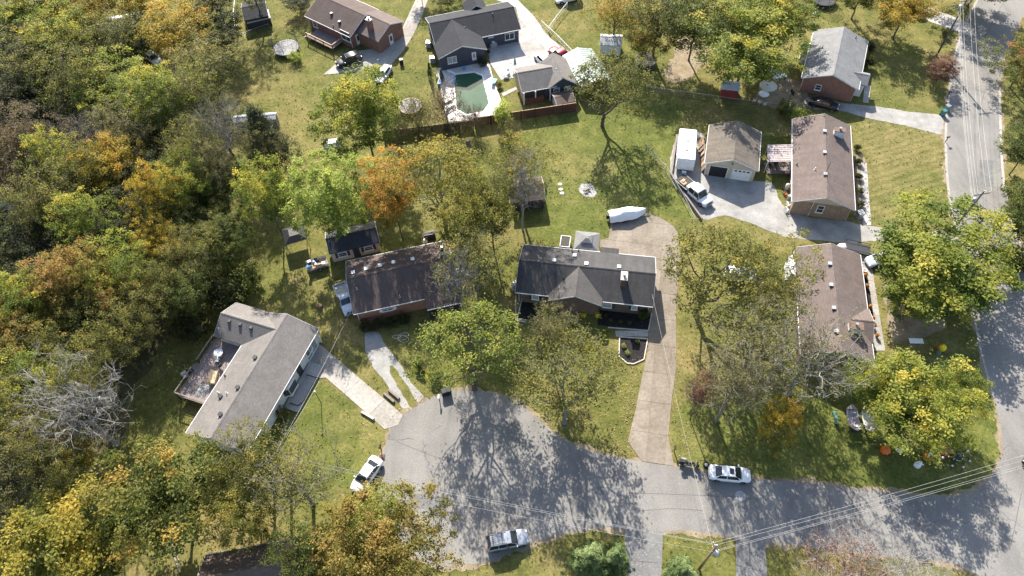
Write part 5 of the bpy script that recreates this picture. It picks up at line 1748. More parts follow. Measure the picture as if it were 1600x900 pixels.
# dark flat trailer with pink tarp beside the corner house
loc, rz = place((1322, 384), (1358, 392), 0.6)
ft = empty("utility_trailer", loc, rz, "black flat trailer against the back end of the corner house", "trailer")
b = MB(); b.box((0, 0, .62), (3.4, 1.8, .14)); b.build("bed", MAT["metal_dark"], ft)
for sg in (-1, 1):
    b = MB(); b.tube((-1.7, sg * .9, 1.0), (1.7, sg * .9, 1.0), .04); b.build("side_rail", MAT["metal_dark"], ft)
    for x in (-1.6, 0, 1.6):
        b = MB(); b.tube((x, sg * .9, .6), (x, sg * .9, 1.0), .03); b.build("stake", MAT["metal_dark"], ft)
add_wheels(ft, (0,), 1.1, .32)
b = MB(); b.tube((1.7, 0, .55), (2.7, 0, .5), .05); b.build("tow_bar", MAT["metal_dark"], ft)
p = G(1318, 384, .8)
b = MB(); b.loft([[(x, -w, 0), (x, -w * .8, z), (x, w * .7, z + .05), (x, w, 0)] for x, w, z in ((-.9, .6, .5), (-.3, .75, .75), (.4, .7, .7), (.95, .5, .4))])
tag(b.build("tarpaulin_bundle", MAT["fabric_mauve"], None, True, loc=(p.x, p.y, 0.0), rz=.1), "pink tarpaulin bundle by the black flat trailer", "tarpaulin")
# ================================================================== TREES
def np_mesh(name, V, F, mats, tone=None, smooth=False):
    """V (n,3), F (m,k) all faces with k corners"""
    me = bpy.data.meshes.new(name)
    n, (m_, k) = len(V), F.shape
    me.vertices.add(n)
    me.vertices.foreach_set("co", V.astype(np.float32).ravel())
    me.loops.add(m_ * k)
    me.loops.foreach_set("vertex_index", F.astype(np.int32).ravel())
    me.polygons.add(m_)
    me.polygons.foreach_set("loop_start", np.arange(0, m_ * k, k, dtype=np.int32))
    for mt in mats: me.materials.append(mt)
    if tone is not None:
        a = me.attributes.new("tone", 'FLOAT', 'POINT')
        a.data.foreach_set("value", tone.astype(np.float32))
    me.update(calc_edges=True)
    if smooth: me.polygons.foreach_set("use_smooth", np.ones(m_, dtype=bool))
    return me

def unit(v): return v / np.maximum(np.linalg.norm(v, axis=-1, keepdims=True), 1e-9)

def tubes(P0, P1, R0, R1, n):
    d = unit(P1 - P0)
    ref = np.where(np.abs(d[:, 2:3]) > 0.9, np.array([[1., 0, 0]]), np.array([[0., 0, 1]]))
    u = unit(np.cross(d, ref)); w = np.cross(d, u)
    a = np.arange(n) * 2 * np.pi / n
    ca, sa = np.cos(a)[None, :, None], np.sin(a)[None, :, None]
    ringv = u[:, None, :] * ca + w[:, None, :] * sa
    A = P0[:, None, :] + ringv * R0[:, None, None]
    B = P1[:, None, :] + ringv * R1[:, None, None]
    V = np.concatenate([A, B], axis=1).reshape(-1, 3)
    i = np.arange(n); j = (i + 1) % n
    f = np.stack([i, j, n + j, n + i], axis=1)
    F = (f[None] + (np.arange(len(P0)) * 2 * n)[:, None, None]).reshape(-1, 4)
    return V, F

def leaf_cards(rng, C, Nrm, ln, wd, tone, droop=0.0):
    M = len(C)
    t = unit(rng.normal(size=(M, 3)) + np.array([0, 0, -droop]))
    t = unit(t - Nrm * np.sum(t * Nrm, 1, keepdims=True))
    b = np.cross(Nrm, t)
    l, w = ln[:, None], wd[:, None]
    fold = Nrm * (w * 0.25)
    V = np.stack([C - t * l * .5, C + b * w * .5 + fold, C + t * l * .5, C - b * w * .5 + fold], axis=1).reshape(-1, 3)
    F = np.arange(M * 4).reshape(-1, 4)
    return V, F, np.repeat(tone, 4)

def grow(rng, pts, trunk, bf=0.35):
    """connect crown points to the trunk: shortest branch, balanced by path length"""
    pos = [np.array(p, float) for p in trunk]
    par = [-1] + list(range(len(trunk) - 1))
    path = [0.0]
    for i in range(1, len(trunk)): path.append(path[-1] + np.linalg.norm(pos[i] - pos[i - 1]))
    order = np.argsort(np.linalg.norm(pts - np.array(trunk[-1]), axis=1))
    cap = len(trunk) + len(pts) * 5
    A = np.zeros((cap, 3)); L = np.zeros(cap)
    k = len(trunk); A[:k] = pos; L[:k] = path
    okm = np.zeros(cap, bool); okm[max(1, len(trunk) // 2):k] = True
    tips = []
    for oi in order:
        q = pts[oi]
        d = np.linalg.norm(A[:k] - q, axis=1)
        cost = d + bf * L[:k] + np.where(A[:k, 2] > q[2] + 0.3, 1.5 * (A[:k, 2] - q[2]), 0)
        cost[~okm[:k]] = 1e9
        j = int(np.argmin(cost))
        nseg = max(1, min(4, int(d[j] / 0.9)))
        prev = j
        a = A[j].copy()
        for s in range(1, nseg + 1):
            f = s / nseg
            p = a + (q - a) * f
            if s < nseg:
                p = p + rng.normal(size=3) * 0.10 * d[j] * math.sin(math.pi * f) * .8 + np.array([0, 0, 0.07 * d[j] * math.sin(math.pi * f)])
            A[k] = p; L[k] = L[prev] + np.linalg.norm(p - A[prev]); okm[k] = True
            par.append(prev); prev = k; k += 1
        tips.append(prev)
    return A[:k], np.array(par), tips

def radii(A, par, r_tip, e=2.05, cap=0.5):
    n = len(A)
    acc = np.zeros(n)
    has = np.zeros(n, bool); has[par[par >= 0]] = True
    acc[~has] = r_tip ** e
    for i in range(n - 1, 0, -1):
        acc[par[i]] += acc[i]
    return np.minimum(acc ** (1 / e), cap)

def make_tree(seed, style, H=17.0, R=6.0, zc=11.0, rz=6.3, n_pts=260, per=50, sig=0.55, ll=0.36, lw=0.20, twig=0, tw_len=0.8, r_tip=0.016, lean=0.0, shell=0.45, cap=0.48):
    rng = np.random.default_rng(seed)
    # uneven crown outline: a few lobes push the envelope out, hollows pull it in
    lob = unit(rng.normal(size=(14, 3))); amp = rng.uniform(-0.30, 0.34, 14)
    pts = []
    while len(pts) < n_pts:
        d = unit(rng.normal(size=3))
        k = 1 + float(np.sum(amp * np.maximum(0, lob @ d - 0.45) * 1.5))
        r = k * rng.uniform(0, 1) ** shell
        if style == 'cone':
            z = rng.uniform(0.02, 1.0)
            rr = R * (1 - z) ** 0.75 * math.sqrt(rng.uniform(.15, 1)) * (1 + .25 * math.sin(3 * math.atan2(d[1], d[0]) + seed))
            a = math.atan2(d[1], d[0])
            p = np.array([rr * math.cos(a), rr * math.sin(a), 0.5 + z * (H - .5)])
        else:
            if style == 'vase' and (d[2] < -0.30 or r < 0.5): continue
            p = np.array([d[0] * r * R, d[1] * r * R, zc + d[2] * r * rz * (0.9 if d[2] > 0 else 1.0)])
        if pts and np.min(np.linalg.norm(np.array(pts) - p, axis=1)) < 0.42 * (R * R * rz / n_pts) ** (1 / 3): continue
        pts.append(p)
    pts = np.array(pts)
    if style == 'cone':
        trunk = [(0, 0, -0.3)] + [(0.04 * math.sin(k), 0.04 * math.cos(2 * k), H * .96 * k / 10) for k in range(1, 11)]
    else:
        top = (zc * 0.34 if style == 'vase' else zc * 0.62) if rz > 3 else zc * 0.8
        wob = rng.normal(size=(9, 2)) * 0.045
        trunk = [(0, 0, -0.3)] + [(lean * k / 8 + wob[k][0] * k * .28, wob[k][1] * k * .28, top * k / 8) for k in range(1, 9)]
    A, par, tips = grow(rng, pts, trunk, {'cone': 0.22, 'vase': 0.75}.get(style, 0.38))
    rad = radii(A, par, r_tip, cap=cap)
    rad[0] *= 1.35
    idx = np.arange(1, len(A))
    P0, P1, R0, R1 = A[par[idx]], A[idx], np.minimum(rad[par[idx]], rad[idx] * 1.35), rad[idx]
    thick = R1 > 0.07
    Vs, Fs = [], []
    off = 0
    for mask, n in ((thick, 8), (~thick, 4)):
        if mask.any():
            V, F = tubes(P0[mask], P1[mask], R0[mask], R1[mask], n)
            Vs.append(V); Fs.append(F + off); off += len(V)
    tip_dirs = unit(A[tips] - A[par[np.array(tips)]] + 1e-6)
    if twig:
        base = np.repeat(A[tips], twig, axis=0); dr = np.repeat(tip_dirs, twig, axis=0)
        d1 = unit(dr * 0.7 + rng.normal(size=base.shape) * 0.55 + np.array([0, 0, 0.25]))
        L1 = rng.uniform(.5, 1.2, len(base))[:, None] * tw_len
        e1 = base + d1 * L1
        V, F = tubes(base, e1, np.full(len(base), r_tip * .9), np.full(len(base), r_tip * .45), 3)
        Vs.append(V); Fs.append(F + off); off += len(V)
        for fr in (0.45, 0.75, 1.0):
            b2 = base + (e1 - base) * fr
            d2 = unit(d1 * 0.6 + rng.normal(size=base.shape) * 0.6 + np.array([0, 0, 0.15]))
            e2 = b2 + d2 * L1 * rng.uniform(.4, .75, len(base))[:, None]
            V, F = tubes(b2, e2, np.full(len(b2), r_tip * .55), np.full(len(b2), r_tip * .25), 3)
            Vs.append(V); Fs.append(F + off); off += len(V)
    wood = (np.concatenate(Vs), np.concatenate(Fs))
    leaves = None
    if per:
        tipA = A[tips]
        cnt = np.maximum(1, rng.poisson(per * rng.uniform(0.35, 1.5, len(tips))))
        rep = np.repeat(np.arange(len(tips)), cnt)
        sg = sig * rng.uniform(.7, 1.3, len(tips))[rep][:, None]
        C = tipA[rep] + rng.normal(size=(len(rep), 3)) * sg * np.array([1, 1, .55])
        if style == 'cone': C = tipA[rep] + rng.normal(size=(len(rep), 3)) * sg * np.array([.8, .8, .9])
        C[:, 2] = np.maximum(C[:, 2], 0.12)
        outw = unit(C - np.array([0, 0, zc - rz * .6]))
        Nn = unit(rng.normal(size=C.shape) * 0.75 + outw * 0.55 + np.array([0, 0, 0.55]))
        cn = unit(rng.normal(size=(len(tips), 3)) * 0.5 + unit(tipA - np.array([0, 0, zc - rz * .6])) * 0.7 + np.array([0, 0, 0.5]))[rep]
        Nn = unit(rng.normal(size=C.shape) * 0.55 + cn * 0.85 + outw * 0.2)
        fq = rng.uniform(.35, .8, (4, 3)) * rng.choice([-1, 1], (4, 3)); fp = rng.uniform(0, 6.28, 4)
        field = np.sin(tipA @ fq.T * (6.0 / R) + fp).sum(1) * 0.085
        clump = (field + rng.normal(0, 0.10, len(tips)))[rep]
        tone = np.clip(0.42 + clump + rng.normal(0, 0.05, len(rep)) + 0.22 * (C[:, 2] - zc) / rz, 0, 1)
        ln = ll * rng.uniform(.6, 1.35, len(rep)); wd = lw * rng.uniform(.6, 1.35, len(rep))
        leaves = leaf_cards(rng, C, Nn, ln, wd, tone, 0.3)
    return wood, leaves

PROTO = {}
def proto(key, *a, **k):
    w, l = make_tree(*a, **k)
    wm = np_mesh("trunk", w[0], w[1], [MAT["bark"]], smooth=True)
    lm = np_mesh("crown", l[0], l[1], [MAT["leaf_green"]], l[2]) if l else None
    PROTO[key] = (wm, lm)

for i in range(4): proto("dense%d" % i, 11 + i, 'round', n_pts=240, per=95, sig=.42, ll=.36, lw=.19, shell=.42)
for i in range(3): proto("full%d" % i, 31 + i, 'round', n_pts=240, per=58, sig=.40, ll=.33, lw=.18, twig=1, tw_len=.7)
for i in range(5): proto("sparse%d" % i, 51 + i, 'round', n_pts=270, per=30, sig=.40, ll=.30, lw=.16, twig=2, tw_len=.8, r_tip=.020, shell=.5)
for i in range(3): proto("thin%d" % i, 71 + i, 'round', n_pts=260, per=16, sig=.42, ll=.28, lw=.15, twig=2, tw_len=1.0, r_tip=.026, shell=.55)
for i in range(3): proto("bare%d" % i, 91 + i, 'round', n_pts=300, per=0, twig=3, tw_len=1.2, r_tip=.024, shell=.6)
for i in range(3): proto("vase%d" % i, 81 + i, 'vase', n_pts=200, per=38, sig=.42, ll=.31, lw=.17, twig=1, tw_len=.8, r_tip=.026, shell=.45)
proto("cedar0", 111, 'cone', H=8.0, R=3.4, zc=3.5, rz=4.0, n_pts=330, per=60, sig=.26, ll=.26, lw=.07)
proto("pine0", 113, 'cone', H=8.0, R=3.6, zc=3.5, rz=4.0, n_pts=150, per=120, sig=.20, ll=.40, lw=.075)
for i in range(3): proto("shrub%d" % i, 121 + i, 'round', H=2.4, R=1.5, zc=1.15, rz=1.0, n_pts=90, per=38, sig=.20, ll=.17, lw=.10, r_tip=.008, cap=.06)
proto("twiggy0", 131, 'round', H=4.5, R=2.6, zc=2.3, rz=2.1, n_pts=230, per=5, sig=.3, ll=.18, lw=.1, twig=4, tw_len=.7, r_tip=.010, cap=.12)
proto("twiggy1", 132, 'round', H=4.5, R=2.6, zc=2.3, rz=2.1, n_pts=230, per=10, sig=.3, ll=.18, lw=.1, twig=3, tw_len=.6, r_tip=.010, cap=.12)
NOM = {"cedar": (3.4, 3.9), "pine": (3.6, 3.9), "shrub": (1.5, 1.15), "twiggy": (2.6, 2.3)}
trnd = random.Random(21)
def nominal(key):
    for k, v in NOM.items():
        if key.startswith(k): return v
    return (6.0, 11.0)

def tree_at(loc, R, zc, key, palette, name, label, cat="tree", group=None, bark=None, rot=None, tilt=0.0):
    wm, lm = PROTO[key]
    R0, z0 = nominal(key)
    t = empty(name, (loc[0], loc[1], 0), trnd.uniform(0, 6.28) if rot is None else rot, label, cat, group)
    t.scale = (R * CROWN / R0, R * CROWN / R0, zc / z0)
    if tilt:                                # crown leaning away towards the light
        t.rotation_mode = 'QUATERNION'
        t.rotation_quaternion = Matrix.Rotation(-tilt, 4, 'X').to_quaternion() @ Matrix.Rotation(trnd.uniform(0, 6.28), 4, 'Z').to_quaternion()
    w = link("trunk", wm, t)
    if bark:
        w.material_slots[0].link = 'OBJECT'; w.material_slots[0].material = MAT[bark]
    if lm:
        c = link("crown", lm, t)
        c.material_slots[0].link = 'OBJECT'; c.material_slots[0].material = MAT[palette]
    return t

CROWN = 0.93                               # lobes and leaves reach past the nominal radius
ZMAX = 10.0
def tree(base, cy, rpx, key, palette, name, label, cat="tree", group=None, bark=None, zc=None, tilt=0.0):
    """base = foot of the trunk in the photograph, cy = height of the crown's middle there"""
    b = G(*base)
    if zc is None:
        zc = z_at(base, cy)
        if zc > ZMAX:                      # leaning crown: its middle stands behind the foot
            xc, yc = PX((b.x, b.y, zc))
            zc = ZMAX
            b = G(xc, yc, zc)
    d = (Vector((b.x, b.y, zc)) - Vector((0, 0, CAM_H))).length
    return tree_at(b, rpx / CAM_F * d * 1.0, zc, key, palette, name, label, cat, group, bark, None, tilt)

def wood_tree(cx, cy, rpx, zc, key, palette, name, label, cat="tree", group=None, bark=None):
    """crown middle seen at (cx, cy) at height zc"""
    b = G(cx, cy, zc)
    d = (b - Vector((0, 0, CAM_H))).length
    return tree_at(b, rpx / CAM_F * d, zc, key, palette, name, label, cat, group, bark)

# ---- single trees of the gardens
wood_tree(563, 168, 64, 10.0, "dense0", "leaf_yellowgreen", "shade_tree", "full yellow green tree with dark trunk before the brown brush fence, hiding a white car")
tree((941, 197), 132, 68, "vase0", "leaf_olive", "shade_tree", "olive yellow tree casting a branching shadow on the back lawn near the carport")
tree((742, 608), 540, 92, "vase0", "leaf_yellowgreen", "street_tree", "yellow green tree shading the cul-de-sac by the gravel track", zc=9.4, tilt=.24)
tree((882, 660), 605, 96, "vase1", "leaf_olive", "street_tree", "wide thin leaved khaki tree on the front lawn of the black roofed house", bark="bark_grey", zc=9.4, tilt=.22)
tree((862, 575), 520, 50, "sparse3", "leaf_khaki", "garden_tree", "smaller brownish tree close to the front gable of the black roofed house", bark="bark_grey")
wood_tree(514, 305, 62, 10.0, "dense1", "leaf_lime", "garden_tree", "bright lime green tree behind the long shed")
wood_tree(410, 300, 48, 10.0, "full2", "leaf_yellowgreen", "garden_tree", "yellow topped tree beside the dark cedar, with a gazebo at its foot")
tree((632, 385), 302, 52, "full0", "leaf_orange", "maple_tree", "glowing orange maple behind the orange brick house")
tree((703, 392), 272, 80, "vase2", "leaf_goldgreen", "garden_tree", "tall thin golden tree with grey trunk beside the chimney of the orange brick house", bark="bark_grey")
tree((772, 398), 315, 56, "full0", "leaf_olive", "garden_tree", "dark olive tree between the two middle houses")
tree((818, 388), 288, 44, "bare1", None, "bare_tree", "leafless pale grey tree over the dark garden cabin", bark="bark_pale")
tree((815, 345), 255, 58, "sparse1", "leaf_goldgreen", "garden_tree", "wispy gold tree on the back lawn behind the garden cabin", bark="bark_grey")
tree((748, 470), 408, 62, "sparse2", "leaf_olive", "garden_tree", "thin olive leaved tree squeezed between the two middle houses", bark="bark_grey")
tree((730, 500), 440, 38, "bare0", None, "bare_tree", "bare whitish tree leaning over the porch roof of the orange brick house", bark="bark_pale")
tree((1078, 520), 425, 96, "vase2", "leaf_olive", "shade_tree", "broad green tree with dark spreading limbs beside the tan driveway")
tree((1182, 510), 442, 72, "sparse4", "leaf_olive", "shade_tree", "thin olive tree against the back wall of the corner house", bark="bark_grey")
tree((1150, 600), 535, 84, "thin1", "leaf_khaki", "shade_tree", "brownish half bare tree between driveway and corner house", bark="bark_grey")
tree((1118, 660), 600, 64, "thin2", "leaf_khaki", "garden_tree", "grey brown thin tree on the shady lawn near the motorcycle", bark="bark_grey")
tree((1215, 640), 555, 76, "thin0", "leaf_khaki", "shade_tree", "grey half bare tree spreading over the corner house roof end", bark="bark_pale")
tree((1198, 690), 655, 32, "full1", "leaf_gold", "small_tree", "small golden leaved tree in the shady lawn")
tree((1078, 655), 610, 24, "sparse3", "leaf_maroon", "small_tree", "small maroon tree by the edge of the tan driveway")
wood_tree(1478, 402, 100, 6.4, "dense2", "leaf_yellowgreen", "corner_tree", "huge yellow green tree spreading over the side street and the pale blue car")
wood_tree(1436, 458, 42, 4.8, "dense1", "leaf_yellowgreen", "corner_tree", "lower yellow green tree above the bare trodden soil")
wood_tree(1432, 634, 74, 6.0, "dense3", "leaf_yellowgreen", "corner_tree", "yellow green tree over the Halloween decorations, on the street corner")
wood_tree(1368, 600, 38, 5.2, "dense0", "leaf_yellowgreen", "corner_tree", "small yellow green tree by the hammocks")
wood_tree(1498, 612, 36, 5.5, "full2", "leaf_yellowgreen", "corner_tree", "pale yellow green tree by the junction verge")
tree((1462, 130), 104, 22, "full1", "leaf_maroon", "ornamental_tree", "small round red brown tree on the roadside lawn")
tree((1512, 10), -42, 50, "dense1", "leaf_olive", "shade_tree", "tree shading the top of the side street next to the tall power pole")
tree((1395, 60), 8, 48, "full0", "leaf_gold", "shade_tree", "golden tree behind the grey roofed brick house")
tree((1330, 30), -25, 40, "full1", "leaf_olive", "shade_tree", "olive tree behind the pale grey roof")
wood_tree(1166, 78, 76, 8.0, "dense3", "leaf_yellowgreen", "shade_tree", "big bright yellow green tree over the tiny red shed")
wood_tree(1195, 28, 58, 8.0, "dense0", "leaf_yellowgreen", "shade_tree", "yellow green tree right behind the big bright one")
wood_tree(1228, 20, 36, 7.0, "full2", "leaf_olive", "shade_tree", "olive gold tree next to the grey roofed brick house's back lawn")
wood_tree(1090, 25, 62, 9.0, "full0", "leaf_green", "shade_tree", "dark green tree with thick trunk above the leafy soil")
wood_tree(1030, 22, 64, 9.0, "sparse0", "leaf_olive", "shade_tree", "olive tree between the white shed and the leafy soil")
tree((957, 72), 12, 48, "sparse2", "leaf_gold", "shade_tree", "thin yellow tree growing beside the small white shed")
tree((1000, 110), 62, 38, "sparse3", "leaf_gold", "shade_tree", "low golden tree beside the black trampoline")
wood_tree(1606, 95, 44, 5.5, "full1", "leaf_redmix", "roadside_tree", "reddish green tree across the side street")
wood_tree(1608, 232, 40, 5.5, "full2", "leaf_green", "roadside_tree", "dark green tree across the side street below the reddish one")
wood_tree(1612, 330, 40, 6.0, "full0", "leaf_green", "roadside_tree", "green tree across the side street facing the huge corner tree")
tree((700, 10), -10, 26, "full1", "leaf_green", "small_tree", "dark green tree behind the dark blue house")
tree((660, 6), -15, 20, "full2", "leaf_green", "small_tree", "small dark tree beside the curving brick house drive")
tree((470, 18), 0, 26, "full0", "leaf_dark", "small_tree", "dark round tree at the corner of the red brick house")
wood_tree(1330, 895, 66, 6.0, "thin1", "leaf_maroon", "roadside_tree", "pinkish half bare tree below the street", bark="bark_pale")
wood_tree(1420, 900, 56, 5.5, "bare2", None, "bare_tree", "bare pale tree below the street beside the pinkish one", bark="bark_pale")
wood_tree(922, 876, 44, 2.6, "pine0", "leaf_pine", "pine_tree", "pale green pine tree below the cul-de-sac")
wood_tree(962, 872, 32, 2.3, "pine0", "leaf_pine", "pine_tree", "smaller pine touching the pale green pine")
wood_tree(1066, 894, 36, 1.9, "pine0", "leaf_pine", "pine_tree", "low pine at the foot of the power pole with transformer")
tree((432, 262), 218, 46, "cedar0", "leaf_cedar", "cedar_tree", "dark bushy cedar beside the low tin roofed shed")

tree((735, 440), 350, 46, "full2", "leaf_olive", "garden_tree", "olive tree filling the gap behind the air conditioner of the orange brick house")

# ---- trees of the lower left
wood_tree(90, 860, 94, 9.0, "dense2", "leaf_goldgreen", "maple_tree", "big golden yellow maple at the wood's edge")
wood_tree(250, 775, 90, 9.0, "dense3", "leaf_greengold", "maple_tree", "dense green maple with orange tips next to the golden maple")
wood_tree(390, 715, 64, 9.0, "sparse0", "leaf_olive", "shade_tree", "olive brown tree in front of the grey shingled house")
wood_tree(455, 745, 76, 9.0, "thin2", "leaf_olive", "shade_tree", "twiggy half bare tree round the power pole near the slanted white sedan", bark="bark_grey")
wood_tree(370, 800, 52, 8.0, "full1", "leaf_olive", "shade_tree", "green olive tree over the brown roofed cottage")
wood_tree(585, 858, 84, 9.0, "dense1", "leaf_rust", "maple_tree", "orange tinged maple at the cul-de-sac edge")
wood_tree(590, 808, 50, 7.5, "full2", "leaf_lime", "maple_tree", "lime green tree beside the orange tinged maple")
wood_tree(480, 868, 50, 8.0, "full0", "leaf_green", "maple_tree", "green tree behind the orange tinged maple by the cottage")
tree((193, 702), 640, 78, "bare0", None, "bare_tree", "big bare white limbed tree at the edge of the wood", bark="bark_pale")
tree((138, 735), 712, 26, "shrub0", "leaf_gold", "small_tree", "small yellow bush tree below the bare white limbed tree")
tree((655, 212), 180, 30, "twiggy1", "leaf_khaki", "brush_shrub", "twiggy brown shrub by the pool end of the brush fence")
tree((700, 200), 165, 30, "twiggy1", "leaf_brown", "brush_shrub", "brown twiggy shrub overhanging the pool corner", bark="bark_grey")
tree((740, 205), 185, 22, "twiggy0", "leaf_brown", "brush_shrub", "bare brown shrub on the brown fence below the pool")
tree((786, 200), 178, 15, "shrub1", "leaf_lime", "small_tree", "slim young green tree against the brown fence")
tree((800, 228), 205, 20, "twiggy1", "leaf_khaki", "brush_shrub", "pale brown shrub on the back lawn near the brown fence")
tree((625, 222), 200, 26, "twiggy0", "leaf_khaki", "brush_shrub", "tangle of bare brush along the fence behind the yellow green tree")

# ---- the wood, tree by tree
W1 = "trees crowded in the wood"
kinds = {
 "ol": ("sparse", "leaf_olive", "forest_tree", "olive brown tree crowded in the wood", None),
 "kh": ("sparse", "leaf_khaki", "forest_tree", "khaki half bare tree crowded in the wood", "bark_grey"),
 "br": ("sparse", "leaf_brown", "forest_tree", "brown nearly bare tree crowded in the wood", "bark_grey"),
 "go": ("full", "leaf_gold", "forest_tree", "golden yellow tree glowing in the wood", None),
 "yg": ("full", "leaf_yellowgreen", "forest_tree", "yellow green tree in the wood", None),
 "or": ("full", "leaf_rust", "forest_tree", "orange leaved tree in the lower wood", None),
 "gr": ("full", "leaf_green", "forest_tree", "dark green tree in the wood", None),
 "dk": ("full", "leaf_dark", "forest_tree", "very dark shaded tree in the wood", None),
 "ba": ("bare", None, "bare_tree", "leafless grey tree standing in the wood", "bark_grey"),
}
wood_list = [(30, 25, 46, "yg"), (95, 55, 50, "yg"), (120, 22, 52, "go"), (165, 55, 45, "ol"), (212, 50, 40, "gr"), (275, 40, 56, "go"), (320, 95, 55, "ol"), (345, 40, 40, "dk"),
 (300, 150, 52, "ol"), (245, 150, 50, "yg"), (60, 95, 52, "ol"), (20, 85, 50, "dk"), (115, 120, 54, "ol"), (180, 140, 56, "yg"), (25, 150, 52, "dk"), (85, 165, 52, "dk"),
 (345, 205, 52, "ba"), (300, 225, 46, "ol"), (245, 205, 48, "dk"), (190, 195, 50, "kh"), (125, 212, 44, "ba"), (30, 215, 55, "br"), (78, 240, 30, "yg"), (170, 255, 48, "go"),
 (125, 265, 44, "ol"), (20, 275, 52, "br"), (215, 270, 40, "dk"), (240, 300, 36, "go"), (285, 285, 44, "yg"), (60, 310, 52, "ol"), (110, 325, 48, "dk"), (130, 345, 40, "yg"),
 (185, 335, 50, "dk"), (320, 320, 44, "gr"), (275, 345, 46, "gr"), (20, 365, 52, "dk"), (70, 385, 50, "dk"), (165, 385, 46, "dk"), (225, 390, 42, "gr"), (252, 380, 34, "go"),
 (300, 395, 46, "ol"), (345, 370, 42, "gr"), (125, 425, 46, "or"), (190, 425, 48, "yg"), (235, 440, 44, "ol"), (75, 450, 48, "or"), (35, 470, 42, "yg"), (20, 430, 46, "dk"),
 (130, 480, 46, "gr"), (180, 465, 38, "or"), (225, 490, 42, "ol"), (15, 535, 46, "or"), (60, 540, 46, "ol"), (110, 530, 46, "gr"), (170, 530, 46, "ol"), (280, 455, 44, "gr"),
 (40, 600, 48, "yg"), (90, 590, 44, "gr"), (20, 660, 52, "ol"), (60, 700, 50, "ol"), (25, 740, 52, "kh"), (95, 745, 42, "ol"), (75, 660, 44, "kh"), (130, 590, 40, "ol"),
 (400, 225, 36, "kh"), (365, 280, 40, "gr"), (330, 265, 40, "kh"), (-40, 120, 55, "dk"), (-45, 250, 55, "kh"), (-45, 380, 55, "gr"), (-40, 520, 55, "or"), (-45, 650, 55, "ol"), (-40, 780, 60, "ol"),
 (200, -20, 50, "go"), (60, -25, 50, "yg"), (330, -15, 44, "kh"), (390, -25, 34, "ol")]
LAND = {"the dark weathered shed": (398, 30), "the low tin roofed shed": (398, 188), "the white car in the wood": (238, 90), "the bare white limbed tree": (170, 690),
        "the golden maple": (90, 925), "the L-shaped grey house": (350, 500), "the white forest house": (190, 45), "the pale forest roof": (60, 75),
        "the outermost white shed": (0, 305), "the dark cedar": (432, 262)}
LAND = {k: G(*v) for k, v in LAND.items()}
ORD = ["nearest", "second nearest", "third nearest", "fourth nearest", "fifth nearest", "sixth nearest", "seventh nearest", "eighth nearest", "ninth nearest", "tenth nearest"]
cnt = {}
placed = []
for i, (cx, cy, r, kd) in enumerate(wood_list):
    pre, pal, nm, lb, bk = kinds[kd]
    nvar = {"sparse": 5, "full": 3, "thin": 3, "bare": 3}[pre]
    cnt[pre] = cnt.get(pre, 0) + 1
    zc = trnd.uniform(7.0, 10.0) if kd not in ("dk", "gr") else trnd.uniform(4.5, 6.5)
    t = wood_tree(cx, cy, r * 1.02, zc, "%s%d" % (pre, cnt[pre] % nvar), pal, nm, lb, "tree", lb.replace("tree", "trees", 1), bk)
    placed.append((kd, t))
for kd in kinds:
    ts = [t for k, t in placed if k == kd]
    rank = {}
    for ln, lp in LAND.items():
        for j, t in enumerate(sorted(ts, key=lambda t: (Vector(t.location) - lp).length)): rank[(t.name, ln)] = j
    for t in ts:
        ln = min(LAND, key=lambda k: (rank[(t.name, k)], (Vector(t.location) - LAND[k]).length))
        j = rank[(t.name, ln)]
        short = kinds[kd][3].split(" in the")[0].replace(" crowded", "").replace(" glowing", "").replace(" standing", "")
        t["label"] = "%s, %s to %s" % (short, ORD[min(j, 9)], ln)

# ---- shrubs
def shrub(px, py, rpx, zc, pal, label, name="garden_shrub", key=None, group=None):
    k = key or "shrub%d" % trnd.randrange(3)
    return wood_tree(px, py, rpx, zc, k, pal, name, label, "shrub", group)
shrub(1006, 491, 10, 0.9, "leaf_green", "round clipped green shrub in the black mulch bed")
shrub(1360, 73, 9, 1.2, "leaf_dark", "dark clipped shrub at the street front of the grey roofed brick house")
shrub(1360, 96, 9, 1.2, "leaf_dark", "dark clipped shrub beside the porch gable of the grey roofed brick house")
shrub(1244, 178, 14, 1.2, "leaf_lime", "yellow green bush at the back corner of the ranch house")
shrub(1226, 168, 13, 1.4, "leaf_green", "green bush beside the dusty soil yard")
shrub(1266, 186, 9, 1.0, "leaf_lime", "small yellow bush touching the far end of the ranch house")
for w_, q in zip(("first", "second", "third", "fourth", "fifth"), ((1340, 230), (1342, 252), (1343, 275), (1345, 298), (1347, 318))):
    shrub(q[0], q[1], 6, 0.6, "leaf_dark", "low dark front shrub, %s from the ranch house's far end wall" % w_, group="low shrubs along the ranch house front")
shrub(690, 118, 5, 1.3, "leaf_cedar", "slim dark conifer beside the pool terrace", key="cedar0")
shrub(671, 110, 5, 1.6, "leaf_cedar", "slim dark conifer on the lawn side of the pool terrace", key="cedar0")
shrub(780, 132, 6, 0.6, "leaf_khaki", "dry ornamental grass clump between pool and pavilion lawn")
shrub(755, 97, 8, 1.0, "leaf_dark", "dark potted shrub at the corner of the dark blue house")
shrub(378, 438, 32, 2.4, "leaf_green", "big dark green bush near the wing of the grey shingled house")
shrub(345, 455, 34, 2.6, "leaf_dark", "sprawling dark bush between wood and grey shingled house")
shrub(300, 505, 30, 1.8, "leaf_dark", "low dark brush at the foot of the wood edge")
shrub(462, 88, 10, 1.0, "leaf_lime", "small lime bush by the round trampoline")
shrub(680, 590, 12, 0.8, "leaf_green", "low bush near the black mailbox")
shrub(655, 570, 11, 0.9, "leaf_green", "low bush beside the gravel track")
